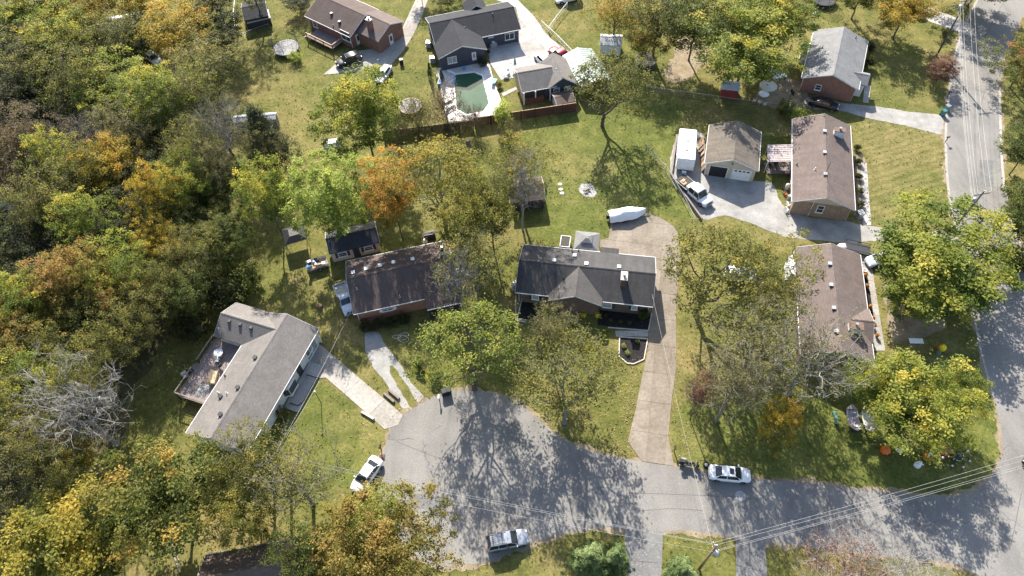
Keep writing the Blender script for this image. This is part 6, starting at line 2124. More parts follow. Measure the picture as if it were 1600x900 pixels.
for w_, q in zip(("first", "second", "third", "fourth"), ((570, 510), (590, 505), (610, 503), (630, 498))):
    shrub(q[0], q[1], 11, 0.7, "leaf_dark", "dark foundation shrub of the orange brick house, %s from the faded old pickup" % w_, group="foundation shrubs of the orange brick house")
shrub(405, 686, 16, 1.2, "leaf_lime", "bright bush at the lower end of the grey shingled house")
shrub(440, 645, 10, 0.9, "leaf_khaki", "brown bush beside the front porch slab")
shrub(1478, 52, 5, 0.8, "leaf_dark", "small dark bush next to the shaded driveway")
shrub(1545, 60, 0.1, 0.1, "leaf_dark", "x") if False else None
shrub(1590, 400, 26, 2.0, "leaf_green", "roadside bush across from the huge corner tree")
shrub(1598, 300, 26, 2.2, "leaf_olive", "olive roadside bush across the side street")

# ---- undergrowth and fallen leaves: too many to count
def litter(name, label, px_regions, per_m2, size, mat, z=0.03, height=0.0, seed=5, kind="stuff", cat="leaves"):
    rng = np.random.default_rng(seed)
    allC = []
    for reg in px_regions:
        poly = np.array(gpoly(reg))
        lo, hi = poly.min(0), poly.max(0)
        n = int((hi - lo).prod() * per_m2)
        q = rng.uniform(lo, hi, (n, 2))
        # patchy: keep more where a slow random field is high
        ph = rng.uniform(0, 6.28, 6)
        fld = np.sin(q[:, 0] * .9 + ph[0]) + np.sin(q[:, 1] * .7 + ph[1]) + np.sin((q[:, 0] + q[:, 1]) * .45 + ph[2]) + np.sin((q[:, 0] - q[:, 1]) * 1.3 + ph[3])
        keep = rng.uniform(-3.2, 3.2, n) < fld
        q = q[keep]
        ins = np.zeros(len(q), bool)
        j = len(poly) - 1
        for i in range(len(poly)):
            yi, yj = poly[i, 1], poly[j, 1]
            cond = ((yi > q[:, 1]) != (yj > q[:, 1])) & (q[:, 0] < (poly[j, 0] - poly[i, 0]) * (q[:, 1] - yi) / (yj - yi + 1e-12) + poly[i, 0])
            ins ^= cond
            j = i
        allC.append(q[ins])
    q = np.concatenate(allC)
    zz = z + (rng.uniform(0, 1, len(q)) ** 2) * height + rng.uniform(0, .03, len(q))
    C = np.column_stack([q, zz])
    Nn = unit(rng.normal(size=C.shape) * (.35 if height < .1 else .7) + np.array([0, 0, 1.0]))
    V, F, T = leaf_cards(rng, C, Nn, size * rng.uniform(.6, 1.4, len(q)), size * .7 * rng.uniform(.6, 1.4, len(q)), np.clip(rng.normal(.5, .22, len(q)), 0, 1))
    o = link(name, np_mesh(name, V, F, [MAT[mat]], T))
    return tag(o, label, cat, kind=kind)
litter("undergrowth", "tangled dark undergrowth on the floor of the wood",
       [[(-100, -20), (170, 40), (330, 150), (350, 240), (335, 330), (300, 430), (265, 520), (205, 600), (180, 690), (60, 760), (-100, 790)]], 7, .30, "leaf_olive", .05, 1.3, 5, cat="undergrowth")
litter("fallen_leaves", "brown leaves drifted along cul-de-sac, driveways and lawns",
       [[(590, 670), (640, 640), (720, 600), (800, 612), (840, 645), (900, 690), (1000, 716), (990, 600), (960, 560), (900, 560), (800, 590), (720, 580), (640, 600)],
        [(990, 560), (1005, 560), (985, 690), (1000, 720), (960, 712), (970, 640)],
        [(1044, 560), (1060, 500), (1110, 520), (1200, 560), (1260, 610), (1240, 700), (1180, 745), (1060, 722), (1050, 640)],
        [(509, 600), (572, 655), (598, 680), (592, 715), (560, 690)],
        [(700, 880), (770, 872), (830, 848), (960, 820), (970, 835), (830, 870), (760, 895)],
        [(820, 560), (1000, 560), (990, 700), (900, 690), (830, 640)],
        [(1050, 830), (1140, 840), (1135, 870), (1050, 860)], [(1200, 850), (1420, 872), (1420, 890), (1200, 890)],
        [(1130, 740), (1350, 765), (1350, 750), (1130, 720)],
        [(600, 704), (614, 663), (636, 642), (671, 620), (717, 607), (753, 608), (799, 619), (849, 658), (884, 686), (920, 700), (1003, 718), (1000, 712), (920, 690), (890, 676), (849, 648), (799, 609), (753, 597), (717, 597), (668, 610), (628, 634), (606, 660), (590, 700)]], 8.0, .13, "leaf_litter", .06, 0, 6)
litter("fallen_leaves", "scattered leaves over the back lawns and yards",
       [[(800, 200), (1050, 170), (1050, 330), (960, 330), (940, 370), (830, 370)], [(400, 60), (500, 90), (500, 250), (440, 190), (400, 200)], [(1000, 130), (1110, 60), (1240, 150), (1200, 165)],
        [(1360, 440), (1520, 480), (1550, 640), (1560, 740), (1300, 740), (1380, 540)], [(230, 560), (330, 440), (520, 420), (590, 540), (500, 540), (340, 620), (230, 680)], [(880, 270), (960, 280), (955, 340), (880, 330)]], 1.6, .15, "leaf_litter", .04, 0, 7)

# grass tufts: short upright blades over the nearer lawns
def tufts():
    rng = np.random.default_rng(77)
    n = 36000
    q = np.column_stack([rng.uniform(-75, 75, n), rng.uniform(18, 140, n)])
    f = np.sin(q[:, 0] * .5 + 1) + np.sin(q[:, 1] * .43) + np.sin((q[:, 0] + q[:, 1]) * .21 + 2) + np.sin((q[:, 0] - 1.3 * q[:, 1]) * .33)
    q = q[rng.uniform(-3.5, 3.5, n) < f]
    paved = [np.array(p) for p in PAVED]
    keep = np.ones(len(q), bool)
    for poly in paved:
        ins = np.zeros(len(q), bool); j = len(poly) - 1
        for i in range(len(poly)):
            yi, yj = poly[i, 1], poly[j, 1]
            ins ^= ((yi > q[:, 1]) != (yj > q[:, 1])) & (q[:, 0] < (poly[j, 0] - poly[i, 0]) * (q[:, 1] - yi) / (yj - yi + 1e-12) + poly[i, 0])
            j = i
        keep &= ~ins
    q = q[keep]
    m_ = len(q)
    C = np.column_stack([q, np.full(m_, .05)])
    Nn = unit(rng.normal(size=C.shape) * np.array([.6, .6, .4]) + np.array([0, 0, .8]))
    V, F, T = leaf_cards(rng, C, Nn, rng.uniform(.14, .36, m_), rng.uniform(.10, .22, m_), np.clip(rng.normal(.5, .2, m_), 0, 1))
    o = link("grass_tufts", np_mesh("grass_tufts", V, F, [MAT["leaf_grass"]], T))
    tag(o, "uneven tufts of grass standing all over the lawns", "grass", kind="stuff")
tufts()
# ================================================================== STREET AND GARDEN THINGS
def thing(name, px, py, label, cat, z=0.0, rz=0.0, group=None, zs=None):
    p = G(px, py, zs if zs is not None else z)
    return empty(name, (p.x, p.y, z), rz, label, cat, group)

# ---- power poles and lines
def power_pole(label, base, h, mat, arm_ang, transformer=True, arm=2.2, lean=(0, 0)):
    b = G(*base)
    t = empty("power_pole", (b.x, b.y, 0), 0, label, "power pole")
    m = MB(); m.tube((0, 0, -0.4), (lean[0], lean[1], h), 0.17, 0.11, 10); m.build("pole", MAT[mat], t, True)
    tx, ty = lean
    dx, dy = math.cos(arm_ang), math.sin(arm_ang)
    if arm:
        m = MB(); m.box((tx, ty, h - 0.5), (arm, .11, .13), arm_ang); m.build("cross_arm", MAT[mat], t)
        for k in (-1, -.35, .35, 1):
            m = MB(); m.lathe([(.05, 0), (.08, .04), (.05, .1), (.08, .14), (.04, .22)], (tx + dx * arm / 2 * k * .95, ty + dy * arm / 2 * k * .95, h - .44), 8); m.build("insulator", MAT["ceramic"], t)
    m = MB(); m.lathe([(.05, 0), (.08, .05), (.05, .12), (.07, .2)], (tx, ty, h), 8); m.build("insulator", MAT["ceramic"], t)
    if transformer:
        m = MB(); m.lathe([(.22, 0), (.28, .04), (.28, .85), (.24, .92), (.1, .98)], (tx * .9 - dx * .45, ty * .9 - dy * .45 + .05, h - 2.2), 14); m.build("transformer", MAT["galvanised"], t, True)
        m = MB(); m.box((tx * .9 - dx * .2, ty * .9 - dy * .2, h - 1.7), (.35, .08, .1), arm_ang); m.build("bracket", MAT["metal_grey"], t)
    return Vector((b.x + lean[0], b.y + lean[1], h))
top1 = power_pole("tall dark power pole at the head of the shaded driveway", (1463, 87.5), 11.3, "pole_grey", 0.1)
top2 = power_pole("brown power pole with a grey transformer rising from the low pine below the street", (1092, 890), 9.6, "pole_wood", 2.0, arm=0.9)
b2 = G(1477, 372)
top3 = power_pole("dark power pole poking above the huge corner tree with a grey transformer", (1478, 372), 9.8, "pole_grey", 0.15, lean=(0.5, 0))
top4 = power_pole("power pole tangled in the half bare tree near the slanted white sedan", (455, 757), 9.0, "pole_grey", 1.2, arm=1.4)

def wire(name, label, a, b, sag, r=0.013, group=None, n=18):
    a, b = Vector(a), Vector(b)
    pts = []
    for i in range(n + 1):
        t = i / n
        p = a.lerp(b, t); p.z -= sag * 4 * t * (1 - t)
        pts.append(p)
    o = a.copy()
    m = MB().path([tuple(p - o) for p in pts], r, 5)
    return tag(m.build(name, MAT["wire"], None, loc=tuple(o)), label, "power line", group)
off = G(1700, 690, 9.5)
def spread(p, ang, k, dz=0.0): return Vector((p.x + math.cos(ang) * k, p.y + math.sin(ang) * k, p.z + dz))
for w_, k, dz in (("topmost", 0.0, 0.25), ("second highest", 0.4, -.3), ("third highest", -.3, -1.1), ("lowest", -.1, -1.5)):
    wire("power_line", "%s wire strung from the transformer pole over the junction" % w_, spread(top2, 2.0, k, dz), spread(off, 2.0, k * 1.5, dz), .9, group="wires over the junction")
for w_, k, dz in (("topmost", 0.0, 0.2), ("middle", 0.4, -.6), ("lowest", -.3, -1.5)):
    wire("power_line", "%s wire strung over the cul-de-sac between two poles" % w_, spread(top2, 2.0, k, dz), spread(top4, 1.2, k * 1.6, dz), .8, group="wires over the cul-de-sac")
far_top = G(1500, -160, 11)
for w_, k in (("first", -1.2), ("second", -.75), ("third", .45), ("fourth", 1.2)):
    wire("power_line", "cross-arm wire along the side street, %s from the house lawns" % w_, spread(top1, 0.1, k, -.2), spread(top3, .15, k, -.2), .7, group="wires along the side street")
for w_, k in (("nearer", 0), ("farther", .6)):
    wire("power_line", "low hung wire along the side street, the one %s from the lawns" % w_, spread(top1, 0.1, k * .3 - .5, -2.2), spread(top3, .15, k * .3 - .5, -2.2), .8, group="lower wires along the side street")
for w_, k in (("lawn", -1.1), ("street", 1.1)):
    wire("power_line", "wire leaving the tall dark pole from the %s end of its cross-arm" % w_, spread(top1, 0.1, k, -.2), spread(Vector((far_top.x, far_top.y, 11)), .1, k, -.2), .5, group="wires leaving the tall dark pole")
eC = G(1019, 460, 3.6)
wire("service_line", "service wire from the transformer pole to the black roofed house", spread(top2, 0, 0, -1.6), eC, .5)
p = G(1019, 470, 2.9)
m = MB(); m.tube((0, 0, 0), (0, 0, 3.6), .04); m.build("mast", MAT["galvanised"], C.root, loc=C.to_local((p.x, p.y, 0)))
wire("service_line", "service wire from the tangled pole to the orange brick house", spread(top4, 0, 0, -1.2), G(548, 486, 3.2), .5)
wire("service_line", "service wire from the tangled pole towards the lamp post", spread(top4, 0, 0, -1.0), G(499, 595, 3.3), .4)
wire("service_line", "service wire from the tall dark pole to the grey roofed brick house", spread(top1, 0, 0, -1.2), G(1322, 43, 4.6), .5)
wire("service_line", "wire from the tall dark pole into the golden tree", spread(top1, 0, 0, -1.0), G(1446, 0, 7.0), .4)
wire("guy_line", "guy line of the dark pole above the corner tree", top3 + Vector((0, 0, -1)), G(1583, 346), 0)

# ---- lamp post and mailboxes, bins, blocks
t = thing("lamp_post", 502, 630, "thin dark lamp post on the front lawn of the grey shingled house", "lamp post")
m = MB(); m.tube((0, 0, 0), (0, 0, 3.0), .05, .04, 8); m.build("post", MAT["metal_dark"], t)
m = MB(); m.lathe([(.08, 0), (.14, .1), (.14, .3), (.05, .42)], (0, 0, 3.0), 8); m.build("lantern", MAT["lamp_clear"], t)

def mailbox(px, py, label, mat, rz=0.0, group=None, post="wood_dark"):
    t = thing("mailbox", px, py, label, "mailbox", rz=rz, group=group)
    m = MB(); m.box((0, 0, .5), (.1, .1, 1.0)); m.build("post", MAT[post], t)
    m = MB()
    m.loft([[(x, -.11, 1.0), (x, -.11, 1.14), (x, -.06, 1.22), (x, .06, 1.22), (x, .11, 1.14), (x, .11, 1.0)] for x in (-.27, .27)]); m.build("box", MAT[mat], t)
    m = MB(); m.box((.05, .125, 1.2), (.03, .01, .18)); m.build("flag", MAT["plastic_red"], t)
    return t
mailbox(596, 703, "dark mailbox on a post at the corner of the front lawn", "plastic_black", 1.2)
mailbox(687, 626, "white posted mailbox by the top of the cul-de-sac", "plastic_white", 1.5)
mailbox(1477, 222, "brown mailbox on a leaning arm by the ranch lawn", "trim_brown", .2)
mailbox(1053, 705, "small mailbox among leaves where the tan driveway meets the street", "plastic_black", 1.4)
mailbox(1480, 152, "small dark mailbox at the roadside lawn above the wheelie bins", "metal_dark", .1)

def bin_(px, py, label, mat, rz=0, lid=True, tip=0.0, group=None):
    t = thing("wheelie_bin", px, py, label, "bin", rz=rz, group=group)
    m = MB(); m.box((0, 0, .52), (.56, .6, .95), top=(1.15, 1.15)); m.build("body", MAT[mat], t)
    m = MB(); m.box((0, 0, 1.03), (.7, .74, .08), top=(.9, .9)); m.build("lid", MAT[mat], t)
    for sg in (-1, 1):
        m = MB(); m.tube((-.28, sg * .34, .12), (-.28, sg * .28, .12), .12, n=10); m.build("wheel", MAT["rubber"], t)
    m = MB(); m.tube((-.38, -.25, .98), (-.38, .25, .98), .025); m.build("handle", MAT[mat], t)
    return t
bin_(1472, 180, "dark teal wheelie bin at the end of the pale gravel drive", "plastic_teal", .4)
bin_(1478, 172, "grey lidded wheelie bin beside the dark teal one", "metal_grey", .4)
bin_(695, 616, "black wheelie bin at the top of the cul-de-sac", "plastic_black", .3)
bin_(702, 614, "second black wheelie bin, touching the first at the cul-de-sac top", "plastic_black", .2)
bin_(1476, 492, "black wheelie bin in the shade of the huge corner tree", "plastic_black", .6)
bin_(1484, 484, "black wheelie bin closer to the street in the corner tree's shade", "plastic_black", .4)
bin_(628, 100, "dark wheelie bin beside the white car on the brick house drive", "plastic_black", .2)

for px, py, a, lb in ((575, 650, -.6, "pale low concrete block wall at the drive's lower edge"), (608, 622, -.75, "low weathered timber sleeper between drive and gravel track"), (616, 617, -.75, "second timber sleeper beside the gravel track")):
    t = thing("garden_kerb", px, py, lb, "kerb", rz=a)
    for k in range(3):
        m = MB(); m.box((-.65 + .65 * k, 0, .16), (.63, .28, .32 + .02 * k)); m.build("block", MAT["stone_pale" if "pale" in lb else "wood_grey"], t)
t = thing("storm_drain", 597, 715, "rusty square drain grate by the front lawn corner", "drain")
m = MB(); m.box((0, 0, .05), (.7, .7, .1)); m.build("frame", MAT["metal_dark"], t)
for k in range(5):
    m = MB(); m.box((-.24 + .12 * k, 0, .11), (.05, .6, .03)); m.build("bar", MAT["rust"], t)

# ---- fences
def panel_fence(label, pts_px, h, mat, step=2.4, cat="fence", cap=True):
    P = [G(*q) for q in pts_px]
    root = empty("board_fence", (P[0].x, P[0].y, 0), 0, label, cat)
    o = Vector((P[0].x, P[0].y, 0))
    for a, b in zip(P, P[1:]):
        d = b - a; L = d.length; k = max(1, round(L / step)); ang = math.atan2(d.y, d.x)
        for i in range(k):
            p, q = a.lerp(b, i / k) - o, a.lerp(b, (i + 1) / k) - o
            c = (p + q) / 2
            m = MB()
            nb = 10
            w = L / k / nb
            for j in range(nb):
                e = p.lerp(q, (j + .5) / nb)
                hh = h + trnd.uniform(-.03, .03)
                m.box((e.x, e.y, hh / 2), (w - .015, .025, hh), ang)
            m.build("fence_panel", MAT[mat], root)
            m = MB(); m.box((p.x, p.y, h / 2 + .05), (.1, .1, h + .1), ang); m.build("fence_post", MAT[mat], root)
            if cap:
                m = MB(); m.box((c.x, c.y, h + .03), (L / k - .12, .09, .05), ang); m.build("cap_rail", MAT["wood_pale"], root)
    return root
panel_fence("dark red brown board fence below the pool and pavilion", [(742, 198), (793, 190), (900, 174)], 1.85, "wood_red")
panel_fence("weathered brown board fence smothered in brush, left of the pool", [(600, 216), (655, 209), (738, 199)], 1.5, "wood_dark")

def wire_fence(label, pts_px, h=1.2, step=3.0, mat="metal_grey", rails=1, name="wire_fence", wires=3, r=.022):
    P = [G(*q) for q in pts_px]
    o = Vector((P[0].x, P[0].y, 0))
    root = empty(name, o, 0, label, "fence")
    for a, b in zip(P, P[1:]):
        d = b - a; L = d.length; k = max(1, round(L / step))
        for i in range(k + 1):
            p = a.lerp(b, i / k) - o
            m = MB(); m.tube((p.x, p.y, 0), (p.x, p.y, h + .05), r, n=6); m.build("fence_post", MAT[mat], root)
        m = MB(); m.tube(tuple(a - o + Vector((0, 0, h))), tuple(b - o + Vector((0, 0, h))), r, n=5); m.build("top_rail", MAT[mat], root)
        for w in range(wires):
            m = MB(); z = h * (w + .5) / wires; m.tube(tuple(a - o + Vector((0, 0, z))), tuple(b - o + Vector((0, 0, z))), .008, n=4); m.build("strand", MAT[mat], root)
wire_fence("chain link fence between the back lawn and the garage gravel", [(1008, 232), (1040, 268), (1065, 310), (1085, 350)], 1.2, rails=1)
wire_fence("chain link fence behind the tiny red shed and dusty yard", [(1008, 144), (1060, 150), (1140, 162), (1225, 172)], 1.2)
wire_fence("white rail fence at the edge of the car park lawn", [(846, 40), (870, 62), (895, 88)], 1.1, 2.5, "white_paint", wires=2, r=.05, name="rail_fence")
wire_fence("white rail fence running to the white van", [(857, 50), (873, 28), (886, 12)], 1.1, 2.5, "white_paint", wires=2, r=.05, name="rail_fence")
wire_fence("wire fence around the dark weathered shed", [(378, 60), (422, 45)], 1.1, 2.5)
wire_fence("white pipe fence up the wood edge beside the weathered shed", [(372, 62), (368, 30), (371, 0)], 1.3, 3, "white_paint", wires=1, r=.05, name="rail_fence")
wire_fence("dark garden fence round the black roofed house's side bed", [(816, 470), (808, 503), (822, 505)], .9, 1.5, "white_paint", wires=2, name="rail_fence")

# timber retaining wall round the trailer pad
def low_wall(label, pts_px, h, mat, name="retaining_wall", step=1.6, th=.25):
    P = [G(*q) for q in pts_px]
    o = Vector((P[0].x, P[0].y, 0)); root = empty(name, o, 0, label, "wall")
    for a, b in zip(P, P[1:]):
        d = b - a; L = d.length; k = max(1, round(L / step)); ang = math.atan2(d.y, d.x)
        for i in range(k):
            c = a.lerp(b, (i + .5) / k) - o
            m = MB(); m.box((c.x, c.y, h / 2), (L / k - .02, th + trnd.uniform(-.02, .02), h + trnd.uniform(-.02, .02)), ang); m.build("timber", MAT[mat], root)
low_wall("grey timber retaining wall round the trailer pad", [(1057, 214), (1048, 275), (1064, 300), (1096, 345)], .6, "wood_grey")
low_wall("low timber edge behind the box trailer", [(1059, 213), (1102, 219)], .4, "wood_grey")
low_wall("pale stone edging round the side mulch bed of the black roofed house", [(806, 462), (806, 501), (820, 503)], .14, "stone_pale", "bed_edging", .9, .16)

# flower beds of the centre house
bed = sheet("flower_bed", gpoly([(934, 484), (1018, 490), (1013, 517), (934, 508)]), .055, "mulch"); tag(bed, "black mulch bed along the front of the black roofed house", "flower bed")
isl = sheet("flower_bed", gpoly([(968, 527), (1012, 530), (1006, 562), (990, 569), (980, 568), (967, 557)]), .055, "mulch"); tag(isl, "black mulch island bed with pale stone edging", "flower bed")
low_wall("pale stone edging round the island bed", [(968, 527), (1012, 530), (1006, 562), (990, 569), (980, 568), (967, 557), (968, 527)], .14, "stone_pale", "bed_edging", .5, .14)
low_wall("pale stone edging of the front mulch bed", [(1018, 490), (1013, 517), (950, 512)], .14, "stone_pale", "bed_edging", .5, .12)
sb = sheet("flower_bed", gpoly([(870 - 54, 470), (848, 474), (846, 500), (810, 500)]), .055, "mulch"); tag(sb, "dark mulch bed beside the side windows of the black roofed house", "flower bed")
for i, (x, y) in enumerate(((954, 500), (969, 503), (984, 505), (947, 493))):
    shrub(x, y, 3.5, .3, "leaf_khaki", "small dry plant in the front mulch bed", "bedding_plant", group="small plants in the front mulch bed")
for i, (x, y) in enumerate(((981, 551), (996, 533), (975, 540))):
    shrub(x, y, 4, .3, "leaf_lime", "small plant in the island bed", "bedding_plant", group="small plants in the island bed")

def flowerpot(px, py, label, fl="leaf_gold", pot="terracotta", r=.22, group=None, name="potted_plant"):
    t = thing(name, px, py, label, "potted plant", group=group)
    m = MB(); m.lathe([(r * .7, 0), (r, .35), (r * 1.08, .36), (r * 1.08, .42)], (0, 0, 0.02), 10); m.build("pot", MAT[pot], t)
    rng = np.random.default_rng(int(px * 7 + py))
    Cc = rng.normal(size=(120, 3)) * r * .62 + np.array([0, 0, .55]); Cc[:, 2] = np.maximum(Cc[:, 2], .38)
    V, F_, T = leaf_cards(rng, Cc, unit(Cc - np.array([0, 0, .3])), np.full(120, .16), np.full(120, .12), rng.uniform(.2, 1, 120))
    o = link("flowers", np_mesh("flowers", V, F_, [MAT[fl]], T), t)
    o["kind"] = "stuff"
    return t
leaf_mat("flower_yellow", [(0.1, (.55, .45, .02)), (.9, (.85, .72, .03))], .2)
leaf_mat("flower_orange", [(0.1, (.10, .09, .03)), (.5, (.30, .12, .03)), (.9, (.55, .20, .04))], .2)
for q in ((913, 487), (911, 495), (933, 495)): flowerpot(*q, "bright yellow chrysanthemum pot by the front door of the black roofed house", "flower_yellow", r=.36, group="yellow pots at the front door")
for i, q in enumerate(((1350, 433), (1353, 450), (1358, 482), (1362, 500), (1363, 512), (1369, 527), (1374, 563))):
    flowerpot(*q, "orange flower pot on the corner house path, %s from the pale blue car" % ("first", "second", "third", "fourth", "fifth", "sixth", "seventh")[i], "flower_orange", r=.2, group="orange pots along the corner house path")
bed2 = sheet("flower_bed", gpoly([(1346, 425), (1354, 425), (1366, 500), (1359, 500)]), .055, "mulch"); tag(bed2, "narrow dark flower bed along the corner house front", "flower bed")
t = thing("garden_wreath", 1350, 424, "white ring ornament at the path of the corner house", "ornament")
m = MB(); m.ring((0, 0, .3), .28, .07, 16, 6); m.build("ring", MAT["plastic_white"], t); m = MB(); m.tube((0, .28, 0), (0, .28, .3), .03); m.build("stake", MAT["metal_dark"], t)

# ---- air conditioners
def ac_unit(px, py, label, rz=0.0):
    t = thing("air_conditioner", px, py, label, "air conditioner", rz=rz)
    m = MB(); m.box((0, 0, .06), (1.1, 1.1, .12)); m.build("pad", MAT["concrete_grey"], t)
    m = MB(); m.box((0, 0, .55), (.85, .85, .86)); m.build("casing", MAT["galvanised"], t)
    m = MB(); m.ring((0, 0, .99), .32, .03, 16, 5); m.build("fan_guard", MAT["metal_dark"], t)
    m = MB()
    for k in range(4): m.box((.14 * math.cos(k * 1.57), .14 * math.sin(k * 1.57), .985), (.26, .09, .01), k * 1.57)
    m.build("fan", MAT["plastic_black"], t)
ac_unit(805, 449, "white air conditioner by the left wall of the black roofed house", .2)
ac_unit(719, 428, "grey air conditioner by the right end of the orange brick house", .2)
ac_unit(670, 72, "pale air conditioner against the left wall of the dark blue house", -.2)
ac_unit(676, 96, "white pool pump box beside the pool terrace", .1)
ac_unit(1312, 592, "grey air conditioner at the lower end of the corner house", .2)
ac_unit(1342, 338, "grey air conditioner by the near corner of the ranch house", .2)

# ---- trampolines
def trampoline(px, py, r_px, label, mat="net_black", pad="plastic_black", net=False, z=.85, frame="galvanised"):
    p = G(px, py, z)
    d = (p - Vector((0, 0, CAM_H))).length
    R = r_px / CAM_F * d
    t = empty("trampoline", (p.x, p.y, 0), 0, label, "trampoline")
    m = MB(); m.lathe([(R * .86, 0), (R * .86, .012)], (0, 0, z - .03), 28); m.build("jumping_mat", MAT[mat], t)
    m = MB()
    n = 28
    P = [(R * k * math.cos(2 * math.pi * i / n), R * k * math.sin(2 * math.pi * i / n), z + .02) for k in (.86, 1.0) for i in range(n)]
    m.add(P + [(x, y, zz - .05) for x, y, zz in P], [(i, (i + 1) % n, n + (i + 1) % n, n + i)[::-1] for i in range(n)] + [(n + i, n + (i + 1) % n, 3 * n + (i + 1) % n, 3 * n + i) for i in range(n)])
    m.build("pad", MAT[pad], t)
    for k in range(4):
        a = k * math.pi / 2 + .4
        m = MB(); m.path([(R * .97 * math.cos(a - .2), R * .97 * math.sin(a - .2), z), (R * 1.02 * math.cos(a - .2), R * 1.02 * math.sin(a - .2), .04), (R * 1.02 * math.cos(a + .2), R * 1.02 * math.sin(a + .2), .04), (R * .97 * math.cos(a + .2), R * .97 * math.sin(a + .2), z)], .035, 6); m.build("leg", MAT[frame], t)
    if net:
        for k in range(8):
            a = k * math.pi / 4
            m = MB(); m.tube((R * 1.03 * math.cos(a), R * 1.03 * math.sin(a), .3), (R * 1.03 * math.cos(a), R * 1.03 * math.sin(a), z + 1.8), .03); m.build("net_pole", MAT["metal_dark"], t)
        m = MB(); m.ring((0, 0, z + 1.8), R * 1.02, .025, 24, 5); m.build("net_ring", MAT["metal_dark"], t)
        m = MB()
        for i in range(56):
            a = 2 * math.pi * i / 56
            m.tube((R * math.cos(a), R * math.sin(a), z), (R * math.cos(a), R * math.sin(a), z + 1.8), .008, n=3)
        for k in range(1, 8): m.ring((0, 0, z + 1.8 * k / 8), R, .007, 28, 3)
        m.build("safety_net", MAT["net_black"], t)
trampoline(447, 74, 18, "grey meshed trampoline with white rim and safety net behind the red brick house", "net_grey", "fabric_grey", net=True)
trampoline(641, 165, 18, "large pale trampoline left of the pool, behind the brush fence", "net_grey", "fabric_tan")
trampoline(1009, 93, 16, "round black trampoline on the leafy soil", "net_black", "plastic_black")
trampoline(1288, -2, 16, "black trampoline with tall net on the far back lawn", "net_black", "plastic_black", net=True)

# ---- sun canopy, parasols and outdoor furniture
def gazebo(px, py, sz_px, z, label, mat, rz=0.0, frame="metal_grey", vent=True, name="gazebo"):
    p = G(px, py, z + .3); d = (p - Vector((0, 0, CAM_H))).length; h = sz_px / CAM_F * d / 2
    t = empty(name, (p.x, p.y, 0), rz, label, "gazebo")
    m = MB()
    m.add([(-h, -h, z), (h, -h, z), (h, h, z), (-h, h, z), (-h * .42, -h * .42, z + .55), (h * .42, -h * .42, z + .55), (h * .42, h * .42, z + .55), (-h * .42, h * .42, z + .55)],
          [(0, 1, 5, 4), (1, 2, 6, 5), (2, 3, 7, 6), (3, 0, 4, 7), (4, 5, 6, 7), (3, 2, 1, 0)]); m.build("canopy", MAT[mat], t)
    if vent:
        m = MB(); k = h * .46
        m.add([(-k, -k, z + .62), (k, -k, z + .62), (k, k, z + .62), (-k, k, z + .62), (-k * .25, -k * .25, z + .95), (k * .25, -k * .25, z + .95), (k * .25, k * .25, z + .95), (-k * .25, k * .25, z + .95)],
              [(0, 1, 5, 4), (1, 2, 6, 5), (2, 3, 7, 6), (3, 0, 4, 7), (4, 5, 6, 7)]); m.build("vent_canopy", MAT[mat], t)
    for sx in (-1, 1):
        for sy in (-1, 1):
            m = MB(); m.tube((sx * h * .93, sy * h * .93, 0), (sx * h * .93, sy * h * .93, z), .05); m.build("post", MAT[frame], t)
    return t
gazebo(917, 375, 38, 2.3, "square gazebo with pale grey hipped top behind the black roofed house", "roof_ltgrey", -.2, vent=True)
gazebo(1215, 112, 21, 2.3, "small white canopy tent in the dusty yard", "tarp_white", .15, vent=False)
gazebo(459, 364, 33, 2.2, "black round topped gazebo under the trees left of the long shed", "plastic_black", .3, vent=False)
t = thing("brown_planter", 883, 384, "tall dark planter box next to the hipped gazebo", "planter", rz=-.2)
m = MB(); m.box((0, 0, .5), (1.3, 1.9, 1.0)); m.build("box", MAT["wood_dark"], t)
for cx_, cy_, sx_, sy_ in ((0, 1.0, 1.46, .1), (0, -1.0, 1.46, .1), (.68, 0, .1, 1.9), (-.68, 0, .1, 1.9)):
    m = MB(); m.box((cx_, cy_, 1.03), (sx_, sy_, .08)); m.build("rim", MAT["trim_white"], t)

def parasol(px, py, r, h, label, mat, closed=False):
    t = thing("parasol", px, py, label, "parasol")
    m = MB(); m.tube((0, 0, 0), (0, 0, h), .03); m.build("pole", MAT["metal_grey"], t)
    m = MB(); m.lathe([(.28, 0), (.28, .08), (.06, .12)], (0, 0, 0), 12); m.build("base", MAT["stone_grey"], t)
    m = MB()
    if closed: m.lathe([(.05, h * .35), (.22, h * .42), (.16, h * .75), (.04, h)], (0, 0, 0), 10)
    else: m.lathe([(r, h * .82), (r * .98, h * .82 + .03), (r * .5, h * .93), (.05, h)], (0, 0, 0), 10)
    m.build("canopy", MAT[mat], t)
    return t
parasol(805, 108, .2, 2.5, "closed dark green parasol standing by white garden seats", "plastic_teal", closed=True)
parasol(1196, 148, 1.5, 2.3, "pale open parasol in the dusty yard", "fabric_cream")
parasol(1190, 158, .9, 1.9, "small white parasol beside the larger pale one", "plastic_white")
def round_table(px, py, label, r=.55, mat="plastic_white", z=.72):
    t = thing("garden_table", px, py, label, "table")
    m = MB(); m.lathe([(r, 0), (r, .04), (r * .97, .05)], (0, 0, z), 16); m.build("table_top", MAT[mat], t)
    for k in range(4):
        a = k * 1.57 + .8
        m = MB(); m.tube((r * .3 * math.cos(a), r * .3 * math.sin(a), z), (r * .75 * math.cos(a), r * .75 * math.sin(a), 0), .025); m.build("leg", MAT[mat], t)
